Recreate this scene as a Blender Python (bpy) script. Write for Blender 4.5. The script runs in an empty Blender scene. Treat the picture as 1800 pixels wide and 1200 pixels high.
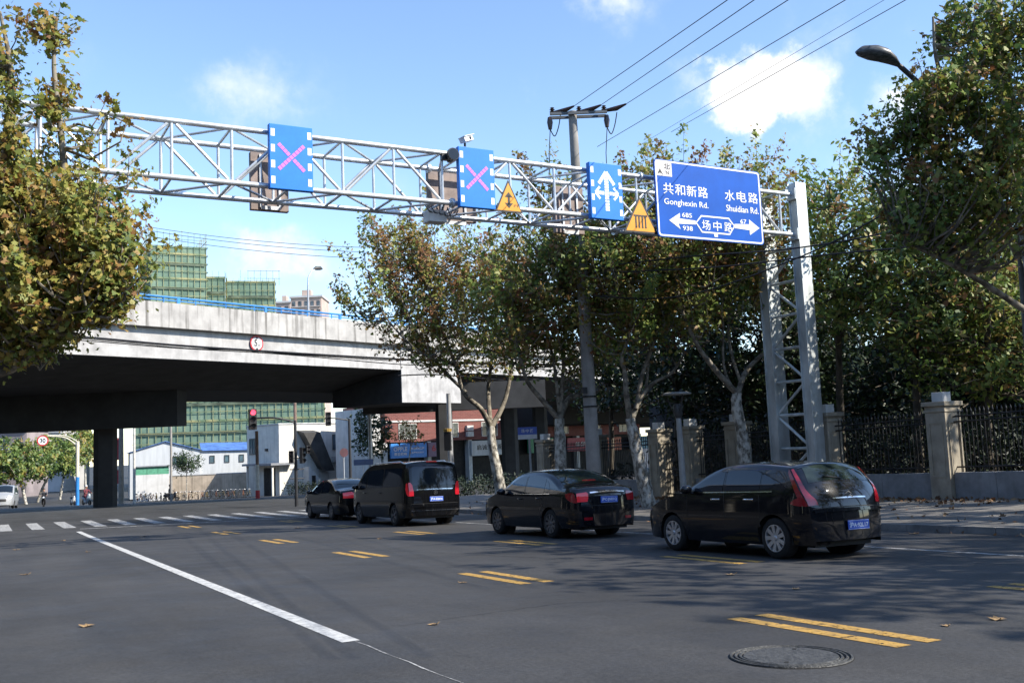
import bpy, bmesh, math, random
import numpy as np
from mathutils import Vector, Matrix

random.seed(7)
rng = np.random.default_rng(11)
R = math.radians
SC = bpy.context.scene
COL = SC.collection

# ------------------------------------------------------------------ camera
F_PX, YAW, PITCH, ROLL, CAM_H = 1713.67, 0.497021, 0.105540, -0.041820, 1.4149
cy, sy, cp, sp, cr, sr = math.cos(YAW), math.sin(YAW), math.cos(PITCH), math.sin(PITCH), math.cos(ROLL), math.sin(ROLL)
FW = np.array([sy * cp, cy * cp, sp])
_r = np.array([cy, -sy, 0.0])
_u = np.cross(_r, FW)
RT = _r * cr + _u * sr
UP = -_r * sr + _u * cr
EYE = np.array([0, 0, CAM_H])

cam = bpy.data.cameras.new("camera")
cam.sensor_width = 36
cam.lens = 36 * F_PX / 1800
cam.clip_start = 0.1
cam.clip_end = 6000
cam_o = bpy.data.objects.new("camera", cam)
COL.objects.link(cam_o)
M = Matrix.Identity(4)
for i in range(3):
    M[i][0], M[i][1], M[i][2], M[i][3] = RT[i], UP[i], -FW[i], EYE[i]
cam_o.matrix_world = M
SC.camera = cam_o

# ------------------------------------------------------------------ daylight
SUN_EL, SUN_AZ = 39.0, 140.0          # elevation, and bearing clockwise from the road direction (+Y)
SUN_STRENGTH, SKY_STRENGTH, EXPOSURE = 4.4, 0.15, 0.95
sd = np.array([math.sin(R(SUN_AZ)) * math.cos(R(SUN_EL)), math.cos(R(SUN_AZ)) * math.cos(R(SUN_EL)), math.sin(R(SUN_EL))])
sun = bpy.data.lights.new("sun", 'SUN')
sun.energy = SUN_STRENGTH
sun.angle = R(0.5)
sun.color = (1.0, 0.93, 0.82)
sun_o = bpy.data.objects.new("sun", sun)
COL.objects.link(sun_o)
sun_o.rotation_euler = Vector(-sd).to_track_quat('-Z', 'Y').to_euler()
sun_o.location = (20, -40, 60)

W = bpy.data.worlds.new("World")
SC.world = W
W.use_nodes = True
nt = W.node_tree
for n in list(nt.nodes):
    nt.nodes.remove(n)
wo = nt.nodes.new('ShaderNodeOutputWorld')
sky = nt.nodes.new('ShaderNodeTexSky')
sky.sky_type = 'NISHITA'
sky.sun_disc = False
sky.sun_elevation = R(SUN_EL)
sky.sun_rotation = R(SUN_AZ)
sky.air_density = 1.0
sky.dust_density = 0.15
sky.ozone_density = 1.4
bg = nt.nodes.new('ShaderNodeBackground')
bg.inputs['Strength'].default_value = SKY_STRENGTH
skm = nt.nodes.new('ShaderNodeMix'); skm.data_type = 'RGBA'; skm.blend_type = 'MULTIPLY'; skm.inputs[0].default_value = 1
skm.inputs[7].default_value = (.92, .965, 1.03, 1)
nt.links.new(sky.outputs[0], skm.inputs[6]); nt.links.new(skm.outputs[2], bg.inputs[0])
# clouds: soft white patches placed by direction in the sky, broken up by noise
def wn(t, **kw):
    n = nt.nodes.new(t)
    for k, v in kw.items():
        setattr(n, k, v)
    return n
def wmath(op, a, b=None, clamp=False):
    n = wn('ShaderNodeMath', operation=op, use_clamp=clamp)
    for i, v in enumerate((a, b)):
        if v is None: continue
        if isinstance(v, (int, float)): n.inputs[i].default_value = v
        else: nt.links.new(v, n.inputs[i])
    return n.outputs[0]
tc = wn('ShaderNodeTexCoord')
def ray(x, y):
    return FW + RT * (x - 900) / F_PX - UP * (y - 600) / F_PX
noise = wn('ShaderNodeTexNoise')
noise.inputs['Scale'].default_value = 11.0
noise.inputs['Detail'].default_value = 9.0
noise.inputs['Roughness'].default_value = 0.58
nt.links.new(tc.outputs['Generated'], noise.inputs['Vector'])
big = wn('ShaderNodeTexNoise')
big.inputs['Scale'].default_value = 3.1
big.inputs['Detail'].default_value = 5.0
nt.links.new(tc.outputs['Generated'], big.inputs['Vector'])
warp = wn('ShaderNodeTexNoise'); warp.inputs['Scale'].default_value = 16.0; warp.inputs['Detail'].default_value = 8.0; warp.inputs['Roughness'].default_value = .62
nt.links.new(tc.outputs['Generated'], warp.inputs['Vector'])
w1 = wn('ShaderNodeVectorMath', operation='SUBTRACT'); nt.links.new(warp.outputs['Color'], w1.inputs[0]); w1.inputs[1].default_value = (.5, .5, .5)
w2 = wn('ShaderNodeVectorMath', operation='SCALE'); nt.links.new(w1.outputs[0], w2.inputs[0]); w2.inputs['Scale'].default_value = .10
w3 = wn('ShaderNodeVectorMath', operation='ADD'); nt.links.new(w2.outputs[0], w3.inputs[0]); nt.links.new(tc.outputs['Generated'], w3.inputs[1])
total = None
CLOUDS = [(1325, 150, 66, 1.3), (1275, 160, 48, .95), (1388, 168, 54, 1.0), (1330, 195, 42, .5), (1345, 105, 30, .4), (1600, 175, 55, .9), (1190, 150, 60, .6), (1480, 60, 90, .42), (1440, 210, 40, .35), (1090, -6, 80, .6),
          (400, 150, 95, .44), (510, 170, 95, .40), (330, 130, 60, .3), (420, 455, 48, .62), (500, 455, 52, .70), (570, 480, 45, .40), (680, 480, 110, .35), (950, 440, 130, .5), (970, 165, 60, .5), (1560, 330, 140, .5), (1050, 5, 40, .25)]
for (x, y, r, a) in CLOUDS:
    d = Vector(ray(x, y)).normalized()
    sub = wn('ShaderNodeVectorMath', operation='DISTANCE')
    nt.links.new(w3.outputs[0], sub.inputs[0])
    sub.inputs[1].default_value = d
    m = wmath('MULTIPLY', wmath('SUBTRACT', 1.0, wmath('DIVIDE', sub.outputs['Value'], r * 1.45 / F_PX), True), a)
    total = m if total is None else wmath('ADD', total, m)
# a thin veil of cloud elsewhere in the sky (seen in reflections)
veil = wmath('MULTIPLY', wmath('SUBTRACT', big.outputs[0], 0.46, True), 1.4)
total = wmath('ADD', total, veil)
dens = wmath('ADD', total, wmath('MULTIPLY', wmath('SUBTRACT', noise.outputs[0], 0.5), 1.7))
mr = wn('ShaderNodeMapRange', interpolation_type='SMOOTHSTEP')
mr.inputs['From Min'].default_value = 0.22
mr.inputs['From Max'].default_value = 1.25
nt.links.new(dens, mr.inputs['Value'])
soft = wmath('MULTIPLY', mr.outputs[0], wmath('MULTIPLY', total, 2.2, True))
cl = wn('ShaderNodeBackground')
clm = wn('ShaderNodeMix'); clm.data_type = 'RGBA'; clm.inputs[6].default_value = (.74, .82, .90, 1); clm.inputs[7].default_value = (1, .985, .97, 1)
nt.links.new(wmath('MULTIPLY', wmath('SUBTRACT', dens, .35), 1.3, True), clm.inputs[0]); nt.links.new(clm.outputs[2], cl.inputs['Color'])
cl.inputs['Strength'].default_value = 0.70
mix = wn('ShaderNodeMixShader')
nt.links.new(soft, mix.inputs[0])
nt.links.new(bg.outputs[0], mix.inputs[1])
nt.links.new(cl.outputs[0], mix.inputs[2])
nt.links.new(mix.outputs[0], wo.inputs[0])

SC.view_settings.view_transform = 'Standard'
SC.view_settings.look = 'None'
SC.view_settings.gamma = 1
SC.view_settings.exposure = EXPOSURE
SC.view_settings.use_curve_mapping = False
SC.cycles.max_bounces = 6
SC.cycles.diffuse_bounces = 3
SC.cycles.transparent_max_bounces = 8
SC.cycles.use_denoising = True

# ------------------------------------------------------------------ measuring: the photo's pixel -> a place in the street
GX = -0.019676
PROFILE = [(-80, 1.93), (0, 0.0), (38, -0.919), (50, -1.10), (62, -1.20), (75, -1.45), (95, -2.15), (115, -2.85), (140, -3.3), (220, -4.2), (3000, -9.0)]
_px, _pz = np.array([p[0] for p in PROFILE]), np.array([p[1] for p in PROFILE])
KERB_X = 16.55
FENCE_X = 22.5
def road_z(X, Y):
    zs = sum(np.interp(Y + o, _px, _pz) for o in (-6, -3, 0, 3, 6)) / 5
    z0 = sum(np.interp(o, _px, _pz) for o in (-6, -3, 0, 3, 6)) / 5
    return zs - z0 * np.exp(-abs(Y) / 10.0) + GX * np.clip(X, -14, 24)
def kerb_x(Y):
    return KERB_X if Y < 33 else KERB_X + 0.03 * (Y - 33) ** 1.6
def pave_z(X, Y):
    # the footway: a kerb's height above the gutter, rising gently to the fence
    return road_z(KERB_X, Y) + 0.13 + 0.028 * max(0.0, min(X, 24) - KERB_X)
def zg(X, Y):
    return pave_z(X, Y) if X > kerb_x(Y) and Y < 48 else float(road_z(X, Y))
def at(x, y, dep):
    return EYE + ray(x, y) * dep
def on_y(x, y, Y):
    d = ray(x, y); return EYE + d * (Y / d[1])
def on_x(x, y, X):
    d = ray(x, y); return EYE + d * (X / d[0])
def gp(x, y, f=zg, tmax=400):
    d = ray(x, y); t = 2.0; prev = None
    while t < tmax:
        P = EYE + d * t
        h = P[2] - f(P[0], P[1])
        if h < 0:
            a, b = prev, t
            for _ in range(30):
                m = (a + b) / 2; P = EYE + d * m
                if P[2] - f(P[0], P[1]) < 0: b = m
                else: a = m
            return EYE + d * b
        prev = t; t *= 1.01
    return EYE + d * tmax
def px(P):
    v = np.array(P) - EYE; z = v @ FW
    return 900 + F_PX * (v @ RT) / z, 600 - F_PX * (v @ UP) / z, z

# ------------------------------------------------------------------ materials
MATS = {}
def mat(name, col, rough=0.6, metal=0.0, var=0.12, scale=3.0, bump=0.0, bscale=None, coat=0.0, spec=0.5, dark=None, streak=0.0, tint=None, emit=None, estr=1.0, translucent=0.0, detail=6.0, contrast=(0.35, 0.65), trans=0.0, vstretch=1.0, chip=0.0):
    if name in MATS: return MATS[name]
    m = bpy.data.materials.new(name); m.use_nodes = True
    t = m.node_tree; L = t.links
    b = t.nodes['Principled BSDF']
    b.inputs['Roughness'].default_value = rough
    b.inputs['Metallic'].default_value = metal
    b.inputs['Specular IOR Level'].default_value = spec
    b.inputs['Coat Weight'].default_value = coat
    b.inputs['Coat Roughness'].default_value = 0.04
    c0 = (*col, 1)
    tcn = t.nodes.new('ShaderNodeTexCoord')
    mp = t.nodes.new('ShaderNodeMapping')
    mp.inputs['Scale'].default_value = (1, 1, vstretch)
    L.new(tcn.outputs['Object'], mp.inputs[0])
    nz = t.nodes.new('ShaderNodeTexNoise')
    nz.inputs['Scale'].default_value = scale
    nz.inputs['Detail'].default_value = detail
    nz.inputs['Roughness'].default_value = 0.62
    L.new(mp.outputs[0], nz.inputs['Vector'])
    rp = t.nodes.new('ShaderNodeMapRange')
    rp.inputs['From Min'].default_value, rp.inputs['From Max'].default_value = contrast
    L.new(nz.outputs[0], rp.inputs['Value'])
    mx = t.nodes.new('ShaderNodeMix'); mx.data_type = 'RGBA'
    d = dark if dark is not None else tuple(c * (1 - 2 * var) for c in col)
    mx.inputs[6].default_value = (*d, 1)
    mx.inputs[7].default_value = c0 if dark is not None else (*[min(1, c * (1 + var)) for c in col], 1)
    L.new(rp.outputs[0], mx.inputs[0])
    out = mx.outputs[2]
    if streak:
        w = t.nodes.new('ShaderNodeTexNoise'); w.inputs['Scale'].default_value = 1.0; w.inputs['Detail'].default_value = 5
        m2 = t.nodes.new('ShaderNodeMapping'); m2.inputs['Scale'].default_value = (3.5, 3.5, 0.22)
        L.new(tcn.outputs['Object'], m2.inputs[0]); L.new(m2.outputs[0], w.inputs['Vector'])
        r2 = t.nodes.new('ShaderNodeMapRange'); r2.inputs['From Min'].default_value = .5; r2.inputs['From Max'].default_value = .72
        r2.inputs['To Max'].default_value = streak
        L.new(w.outputs[0], r2.inputs['Value'])
        x2 = t.nodes.new('ShaderNodeMix'); x2.data_type = 'RGBA'
        x2.inputs[7].default_value = (.06, .055, .045, 1)
        L.new(r2.outputs[0], x2.inputs[0]); L.new(out, x2.inputs[6]); out = x2.outputs[2]
    if tint is not None:
        # every leaf has a colour of its own, picked along the list by the leaf's number
        at_ = t.nodes.new('ShaderNodeAttribute'); at_.attribute_name = 'tint'
        cr_ = t.nodes.new('ShaderNodeValToRGB')
        el = cr_.color_ramp.elements
        for i, c in enumerate(tint):
            e = el[0] if i == 0 else el.new(i / (len(tint) - 1)) if i < len(tint) - 1 else el[-1]
            e.position = i / (len(tint) - 1); e.color = (*c, 1)
        L.new(at_.outputs['Fac'], cr_.inputs[0]); out = cr_.outputs[0]
    L.new(out, b.inputs['Base Color'])
    if bump:
        n2 = t.nodes.new('ShaderNodeTexNoise'); n2.inputs['Scale'].default_value = bscale or scale * 8; n2.inputs['Detail'].default_value = 4
        L.new(tcn.outputs['Object'], n2.inputs['Vector'])
        bp = t.nodes.new('ShaderNodeBump'); bp.inputs['Strength'].default_value = bump; bp.inputs['Distance'].default_value = 0.02
        L.new(n2.outputs[0], bp.inputs['Height']); L.new(bp.outputs[0], b.inputs['Normal'])
    if emit is not None:
        b.inputs['Emission Color'].default_value = (*emit, 1); b.inputs['Emission Strength'].default_value = estr
    if trans:
        b.inputs['Transmission Weight'].default_value = trans
    if translucent:
        tr = t.nodes.new('ShaderNodeBsdfTranslucent'); L.new(out, tr.inputs[0])
        ms = t.nodes.new('ShaderNodeMixShader'); ms.inputs[0].default_value = translucent
        L.new(b.outputs[0], ms.inputs[1]); L.new(tr.outputs[0], ms.inputs[2])
        L.new(ms.outputs[0], t.nodes['Material Output'].inputs[0])
    if chip:
        # worn-off flakes: the road shows through
        n3 = t.nodes.new('ShaderNodeTexNoise'); n3.inputs['Scale'].default_value = 16; n3.inputs['Detail'].default_value = 9; n3.inputs['Roughness'].default_value = .7
        L.new(tcn.outputs['Object'], n3.inputs['Vector'])
        r3 = t.nodes.new('ShaderNodeMapRange'); r3.inputs[1].default_value = chip; r3.inputs[2].default_value = chip + .03; L.new(n3.outputs[0], r3.inputs[0])
        tp = t.nodes.new('ShaderNodeBsdfTransparent'); m3 = t.nodes.new('ShaderNodeMixShader')
        L.new(r3.outputs[0], m3.inputs[0]); L.new(tp.outputs[0], m3.inputs[1]); L.new(b.outputs[0], m3.inputs[2]); L.new(m3.outputs[0], t.nodes['Material Output'].inputs[0])
    MATS[name] = m
    return m

# ------------------------------------------------------------------ object bookkeeping
LABELS = set()
def tag(o, label, cat, group=None, kind=None):
    if label in LABELS and not group: print('DUPLICATE LABEL', label)
    LABELS.add(label)
    o['label'] = label; o['category'] = cat
    if group: o['group'] = group
    if kind: o['kind'] = kind
    return o
def thing(name, label, cat, loc=(0, 0, 0), rotz=0.0, group=None):
    o = bpy.data.objects.new(name, None); o.empty_display_size = 0.2
    COL.objects.link(o); o.location = tuple(float(v) for v in loc); o.rotation_euler = (0, 0, rotz)
    return tag(o, label, cat, group)
def copy_thing(src, loc, rotz, label, group=None):
    c = src.copy(); COL.objects.link(c); c.location = tuple(float(v) for v in loc); c.rotation_euler = (0, 0, rotz)
    tag(c, label, src['category'], group or src.get('group'))
    for ch in list(src.children):
        k = ch.copy(); COL.objects.link(k); k.parent = c
        for g in list(ch.children):
            s = g.copy(); COL.objects.link(s); s.parent = k
    return c

class MB:
    """collects faces for one mesh object"""
    def __init__(self): self.v = []; self.f = []; self.m = []; self.cur = 0
    def add(self, vs, fs):
        o = len(self.v); self.v.extend([tuple(map(float, p)) for p in vs])
        for f in fs: self.f.append(tuple(i + o for i in f)); self.m.append(self.cur)
        return self
    def box(self, c, s, rz=0.0, rot=None):
        x, y, z = [d / 2 for d in s]
        p = [(-x, -y, -z), (x, -y, -z), (x, y, -z), (-x, y, -z), (-x, -y, z), (x, -y, z), (x, y, z), (-x, y, z)]
        if rot is not None: p = [tuple(rot @ Vector(q)) for q in p]
        elif rz: ca, sa = math.cos(rz), math.sin(rz); p = [(a * ca - b * sa, a * sa + b * ca, d) for a, b, d in p]
        p = [(a + c[0], b + c[1], d + c[2]) for a, b, d in p]
        return self.add(p, [(0, 3, 2, 1), (4, 5, 6, 7), (0, 1, 5, 4), (1, 2, 6, 5), (2, 3, 7, 6), (3, 0, 4, 7)])
    def span(self, a, b):
        return self.box([(a[i] + b[i]) / 2 for i in range(3)], [abs(b[i] - a[i]) for i in range(3)])
    def path(self, pts, rad, n=8, cap=True):
        pts = [Vector([float(q) for q in p]) for p in pts]; k = len(pts)
        if not hasattr(rad, '__len__'): rad = [rad] * k
        rings = []; up = None
        for i, p in enumerate(pts):
            t = (pts[min(i + 1, k - 1)] - pts[max(i - 1, 0)]).normalized()
            if up is None: up = Vector((0, 0, 1)) if abs(t.z) < .9 else Vector((1, 0, 0))
            s = t.cross(up)
            if s.length < 1e-4: s = t.orthogonal()
            s.normalize(); up = s.cross(t).normalized()
            rings.append([p + (s * math.cos(2 * math.pi * j / n) + up * math.sin(2 * math.pi * j / n)) * rad[i] for j in range(n)])
        vs = [q for r in rings for q in r]; fs = []
        for i in range(k - 1):
            for j in range(n):
                fs.append((i * n + j, i * n + (j + 1) % n, (i + 1) * n + (j + 1) % n, (i + 1) * n + j))
        if cap: fs.append(tuple(range(n - 1, -1, -1))); fs.append(tuple((k - 1) * n + j for j in range(n)))
        return self.add(vs, fs)
    def tube(self, a, b, r, r2=None, n=8): return self.path([a, b], [r, r if r2 is None else r2], n)
    def lathe(self, prof, c=(0, 0, 0), n=24, axis='z'):
        vs = []; fs = []; k = len(prof)
        for j in range(n):
            a = 2 * math.pi * j / n
            for (r, h) in prof:
                if axis == 'z': q = (r * math.cos(a), r * math.sin(a), h)
                elif axis == 'y': q = (r * math.cos(a), h, r * math.sin(a))
                else: q = (h, r * math.cos(a), r * math.sin(a))
                vs.append((q[0] + c[0], q[1] + c[1], q[2] + c[2]))
        for j in range(n):
            for i in range(k - 1):
                a, b, c_, d = j * k + i, ((j + 1) % n) * k + i, ((j + 1) % n) * k + i + 1, j * k + i + 1
                fs.append((a, b, c_, d))
        return self.add(vs, fs)
    def prism(self, poly, h0, h1, plane='xz', c=(0, 0, 0)):
        """poly (2D) extruded between h0 and h1 along the third axis"""
        def P(a, b, h): return {'xz': (a, h, b), 'yz': (h, a, b), 'xy': (a, b, h)}[plane]
        n = len(poly); vs = [tuple(q + w for q, w in zip(P(a, b, h), c)) for h in (h0, h1) for a, b in poly]
        fs = [tuple(range(n)), tuple(range(2 * n - 1, n - 1, -1))] + [(i, i + n, (i + 1) % n + n, (i + 1) % n) for i in range(n)]
        return self.add(vs, fs)
    def quad(self, a, b, c, d): return self.add([a, b, c, d], [(0, 1, 2, 3)])
    def build(self, name, mats, parent=None, smooth=None, world=False, bevel=0.0, fix=True, weld=False):
        me = bpy.data.meshes.new(name)
        v = self.v
        if world and parent is not None:
            l = parent.location; a = -parent.rotation_euler.z; ca, sa = math.cos(a), math.sin(a)
            q = [(x - l[0], y - l[1], z - l[2]) for x, y, z in v]
            v = [(x * ca - y * sa, x * sa + y * ca, z) for x, y, z in q]
        me.from_pydata(v, [], self.f)
        for m in (mats if isinstance(mats, (list, tuple)) else [mats]): me.materials.append(m)
        if isinstance(mats, (list, tuple)): me.polygons.foreach_set('material_index', self.m)
        if fix or weld:
            b = bmesh.new(); b.from_mesh(me)
            if weld: bmesh.ops.remove_doubles(b, verts=b.verts, dist=0.0008)
            if fix: bmesh.ops.recalc_face_normals(b, faces=b.faces)
            if bevel:
                es = [e for e in b.edges if len(e.link_faces) == 2 and e.calc_face_angle(0) > 0.6]
                bmesh.ops.bevel(b, geom=es, offset=bevel, segments=2, affect='EDGES', profile=0.6, clamp_overlap=True)
            b.to_mesh(me); b.free()
        if smooth is not None:
            me.shade_smooth(); me.set_sharp_from_angle(angle=R(smooth))
        o = bpy.data.objects.new(name, me); COL.objects.link(o)
        if parent is not None: o.parent = parent
        return o
def structure(o): o['kind'] = 'structure'; return o

# ------------------------------------------------------------------ lettering (the default font covers Latin and Chinese)
_tc = {}
def glyphs(s, bold=0.012):
    if (s, bold) in _tc: return _tc[(s, bold)]
    cu = bpy.data.curves.new('lettering', 'FONT'); cu.body = s; cu.offset = bold; cu.resolution_u = 3
    o = bpy.data.objects.new('lettering', cu)
    me = o.to_mesh()
    vs = [(v.co.x, v.co.y) for v in me.vertices]; fs = [tuple(p.vertices) for p in me.polygons]
    o.to_mesh_clear(); bpy.data.objects.remove(o); bpy.data.curves.remove(cu)
    _tc[(s, bold)] = (vs, fs); return vs, fs
def letter(mb, s, cx, cz, w, h, fn, bold=0.012):
    """lettering s fitted into a w x h box centred at (cx, cz); fn maps (x, z) to a point on the sign"""
    vs, fs = glyphs(s, bold)
    x0, x1 = min(v[0] for v in vs), max(v[0] for v in vs); z0, z1 = min(v[1] for v in vs), max(v[1] for v in vs)
    mb.add([fn(cx + ((x - x0) / (x1 - x0) - .5) * w, cz + ((z - z0) / (z1 - z0) - .5) * h) for x, z in vs], fs)
# ================================================================== ROAD, FOOTWAY, MARKINGS
def asphalt():
    m = bpy.data.materials.new('asphalt'); m.use_nodes = True; t = m.node_tree; L = t.links; b = t.nodes['Principled BSDF']
    tcn = t.nodes.new('ShaderNodeTexCoord')
    def nz(scale, det, stretch=(1, 1, 1)):
        mp = t.nodes.new('ShaderNodeMapping'); mp.inputs['Scale'].default_value = stretch; L.new(tcn.outputs['Object'], mp.inputs[0])
        n = t.nodes.new('ShaderNodeTexNoise'); n.inputs['Scale'].default_value = scale; n.inputs['Detail'].default_value = det; n.inputs['Roughness'].default_value = .65
        L.new(mp.outputs[0], n.inputs['Vector']); return n.outputs[0]
    def ramp(o, a, b_, c0, c1):
        r = t.nodes.new('ShaderNodeMapRange'); r.inputs[1].default_value = a; r.inputs[2].default_value = b_; r.inputs[3].default_value = c0; r.inputs[4].default_value = c1
        L.new(o, r.inputs[0]); return r.outputs[0]
    def mul(a, b_):
        n = t.nodes.new('ShaderNodeMath'); n.operation = 'MULTIPLY'; L.new(a, n.inputs[0]); L.new(b_, n.inputs[1]); return n.outputs[0]
    patches = ramp(nz(.35, 7), .32, .68, .70, 1.28)
    tracks = ramp(nz(1.0, 4, (.9, .035, 1)), .35, .7, 1.12, .84)      # worn wheel tracks run along the street
    stone = mul(ramp(nz(34, 5), .28, .72, .58, 1.45), ramp(nz(120, 3), .25, .75, .6, 1.45))
    pale = ramp(nz(260, 2), .68, .78, 1.0, 2.1)
    v = mul(mul(patches, tracks), mul(stone, pale))
    mx = t.nodes.new('ShaderNodeMix'); mx.data_type = 'RGBA'; mx.blend_type = 'MULTIPLY'; mx.inputs[0].default_value = 1
    mx.inputs[6].default_value = (.037, .0365, .0365, 1); L.new(v, mx.inputs[7]); L.new(mx.outputs[2], b.inputs['Base Color'])
    L.new(ramp(nz(1.3, 4), .3, .7, .62, .86), b.inputs['Roughness'])
    b.inputs['Specular IOR Level'].default_value = .42
    bp = t.nodes.new('ShaderNodeBump'); bp.inputs['Strength'].default_value = .35; bp.inputs['Distance'].default_value = .012
    L.new(nz(95, 3), bp.inputs['Height']); L.new(bp.outputs[0], b.inputs['Normal'])
    return m
ASPH = asphalt()
PAINT_W = mat('road_paint_white', (.52, .52, .50), .7, dark=(.27, .27, .27), scale=9, contrast=(.32, .56), bump=.2, bscale=90, chip=.36)
PAINT_WORN = mat('road_paint_worn', (.42, .42, .41), .75, dark=(.16, .16, .16), scale=7, contrast=(.36, .60), bump=.2, bscale=90, chip=.43)
PAINT_Y = mat('road_paint_yellow', (.45, .265, .055), .7, dark=(.24, .15, .05), scale=11, contrast=(.32, .58), bump=.2, bscale=90, chip=.40)
CONC = mat('concrete', (.36, .355, .34), .85, var=.14, scale=2.2, bump=.15, bscale=40)
KERBST = mat('kerb_stone', (.19, .185, .175), .85, var=.2, scale=3, bump=.2, bscale=50)
def pavement_mat():
    m = bpy.data.materials.new('footway_paving'); m.use_nodes = True; t = m.node_tree; L = t.links; b = t.nodes['Principled BSDF']
    tcn = t.nodes.new('ShaderNodeTexCoord')
    br = t.nodes.new('ShaderNodeTexBrick'); br.inputs['Scale'].default_value = 1.0
    br.inputs['Color1'].default_value = (.19, .175, .155, 1); br.inputs['Color2'].default_value = (.145, .135, .122, 1); br.inputs['Mortar'].default_value = (.06, .055, .05, 1)
    br.inputs['Mortar Size'].default_value = .006; br.inputs['Brick Width'].default_value = .4; br.inputs['Row Height'].default_value = .2
    L.new(tcn.outputs['Object'], br.inputs['Vector'])
    n = t.nodes.new('ShaderNodeTexNoise'); n.inputs['Scale'].default_value = 1.1; n.inputs['Detail'].default_value = 6; L.new(tcn.outputs['Object'], n.inputs['Vector'])
    r = t.nodes.new('ShaderNodeMapRange'); r.inputs[1].default_value = .3; r.inputs[2].default_value = .7; r.inputs[3].default_value = .6; r.inputs[4].default_value = 1.2; L.new(n.outputs[0], r.inputs[0])
    mx = t.nodes.new('ShaderNodeMix'); mx.data_type = 'RGBA'; mx.blend_type = 'MULTIPLY'; mx.inputs[0].default_value = 1
    L.new(br.outputs[0], mx.inputs[6]); L.new(r.outputs[0], mx.inputs[7]); L.new(mx.outputs[2], b.inputs['Base Color']); b.inputs['Roughness'].default_value = .85
    return m
PAVE = pavement_mat()
SOIL = mat('soil', (.05, .042, .03), .95, var=.3, scale=2, bump=.4, bscale=30)

def sheet(name, xs, ys, zf, m):
    mb = MB(); nx, ny = len(xs), len(ys)
    vs = [(x, y, zf(x, y)) for y in ys for x in xs]
    mb.add(vs, [(j * nx + i, j * nx + i + 1, (j + 1) * nx + i + 1, (j + 1) * nx + i) for j in range(ny - 1) for i in range(nx - 1)])
    return structure(mb.build(name, m, smooth=60, fix=False))
ys_ = list(np.arange(-60, 130, 2.0)) + [140, 160, 190, 220, 300, 500, 900, 1600, 2600]
sheet('road', [-900, -300, -100, -40, -14, -10, -5, 0, 5, 10, 15, 20, 24, 30, 60, 120, 300, 900, 2000], ys_, lambda X, Y: float(road_z(X, Y)), ASPH)
def ribbon(name, f0, f1, ys, z0, m, lift=.004, thick=0.0):
    mb = MB()
    for a, b in zip(ys[:-1], ys[1:]):
        mb.quad((f0(a), a, z0(f0(a), a) + lift), (f1(a), a, z0(f1(a), a) + lift), (f1(b), b, z0(f1(b), b) + lift), (f0(b), b, z0(f0(b), b) + lift))
    return structure(mb.build(name, m, fix=False))
# footway between kerb and fence, planted ground behind the fence, kerb stones
mb = MB(); yk = list(np.arange(-40, 47, 1.0))
for a, b in zip(yk[:-1], yk[1:]):
    cols = [0, .25, .5, .75, 1]
    for c0, c1 in zip(cols[:-1], cols[1:]):
        def P(c, Y):
            x0 = kerb_x(Y) + .15; X = x0 + (FENCE_X + .3 - x0) * c if x0 < FENCE_X - .5 else x0 + c * .5
            return (X, Y, pave_z(X, Y))
        mb.quad(P(c0, a), P(c1, a), P(c1, b), P(c0, b))
structure(mb.build('footway', PAVE, fix=False))
sheet('planted_ground', [FENCE_X + .3, 26, 32, 45, 90], list(np.arange(-40, 47, 3.0)), lambda X, Y: pave_z(24, Y) + .02, SOIL)
mb = MB()
for i, (a, b) in enumerate(zip(yk[:-1], yk[1:])):
    x0, x1 = kerb_x(a), kerb_x(b); za, zb = pave_z(KERB_X, a), pave_z(KERB_X, b); g = .006
    A0, A1, B0, B1 = (x0, a + g), (x0 + .149, a + g), (x1, b - g), (x1 + .149, b - g)
    v = [(*A0, za - .3), (*A1, za - .3), (*B1, zb - .3), (*B0, zb - .3), (A0[0] + .02, A0[1], za + .005), (*A1, za + .005), (*B1, zb + .005), (B0[0] + .02, B0[1], zb + .005)]
    mb.add(v, [(0, 3, 2, 1), (4, 5, 6, 7), (0, 1, 5, 4), (1, 2, 6, 5), (2, 3, 7, 6), (3, 0, 4, 7)])
structure(mb.build('kerb', KERBST))

rz_ = lambda X, Y: float(road_z(X, Y))
XA, DS, XB, XE, S0A, S0B, PER, DL = 6.2587, .347, 9.8766, 13.1916, 5.4055, 5.3145, 6.0206, 1.9685
def dash_pair(name, x, y):
    mb = MB()
    for j in range(2):
        a, b = x + j * DS - .085, x + j * DS + .085
        for y0, y1 in ((y, y + DL / 2), (y + DL / 2, y + DL)):
            mb.quad((a, y0, rz_(a, y0) + .004), (b, y0, rz_(b, y0) + .004), (b, y1, rz_(b, y1) + .004), (a, y1, rz_(a, y1) + .004))
    return structure(mb.build(name, PAINT_Y, fix=False))
for k in range(-2, 6):
    dash_pair('yellow_lane_marking', XA, S0A + k * PER)
    dash_pair('yellow_lane_marking', XB, S0B + k * PER)
near = gp(617, 1127); far = gp(154, 933)
ribbon('white_lane_line', lambda Y: near[0] - .085, lambda Y: near[0] + .085, list(np.linspace(near[1], far[1], 26)), rz_, PAINT_W)
ribbon('faint_joint_line', lambda Y: near[0] + .03 + .01 * math.sin(Y * 7), lambda Y: near[0] + .042 + .01 * math.sin(Y * 7 + 1), list(np.linspace(1.5, near[1] - .02, 24)), rz_, PAINT_WORN)
ribbon('white_edge_line', lambda Y: XE - .06, lambda Y: XE + .06, list(np.linspace(-6, 38, 40)), rz_, PAINT_WORN)
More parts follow.
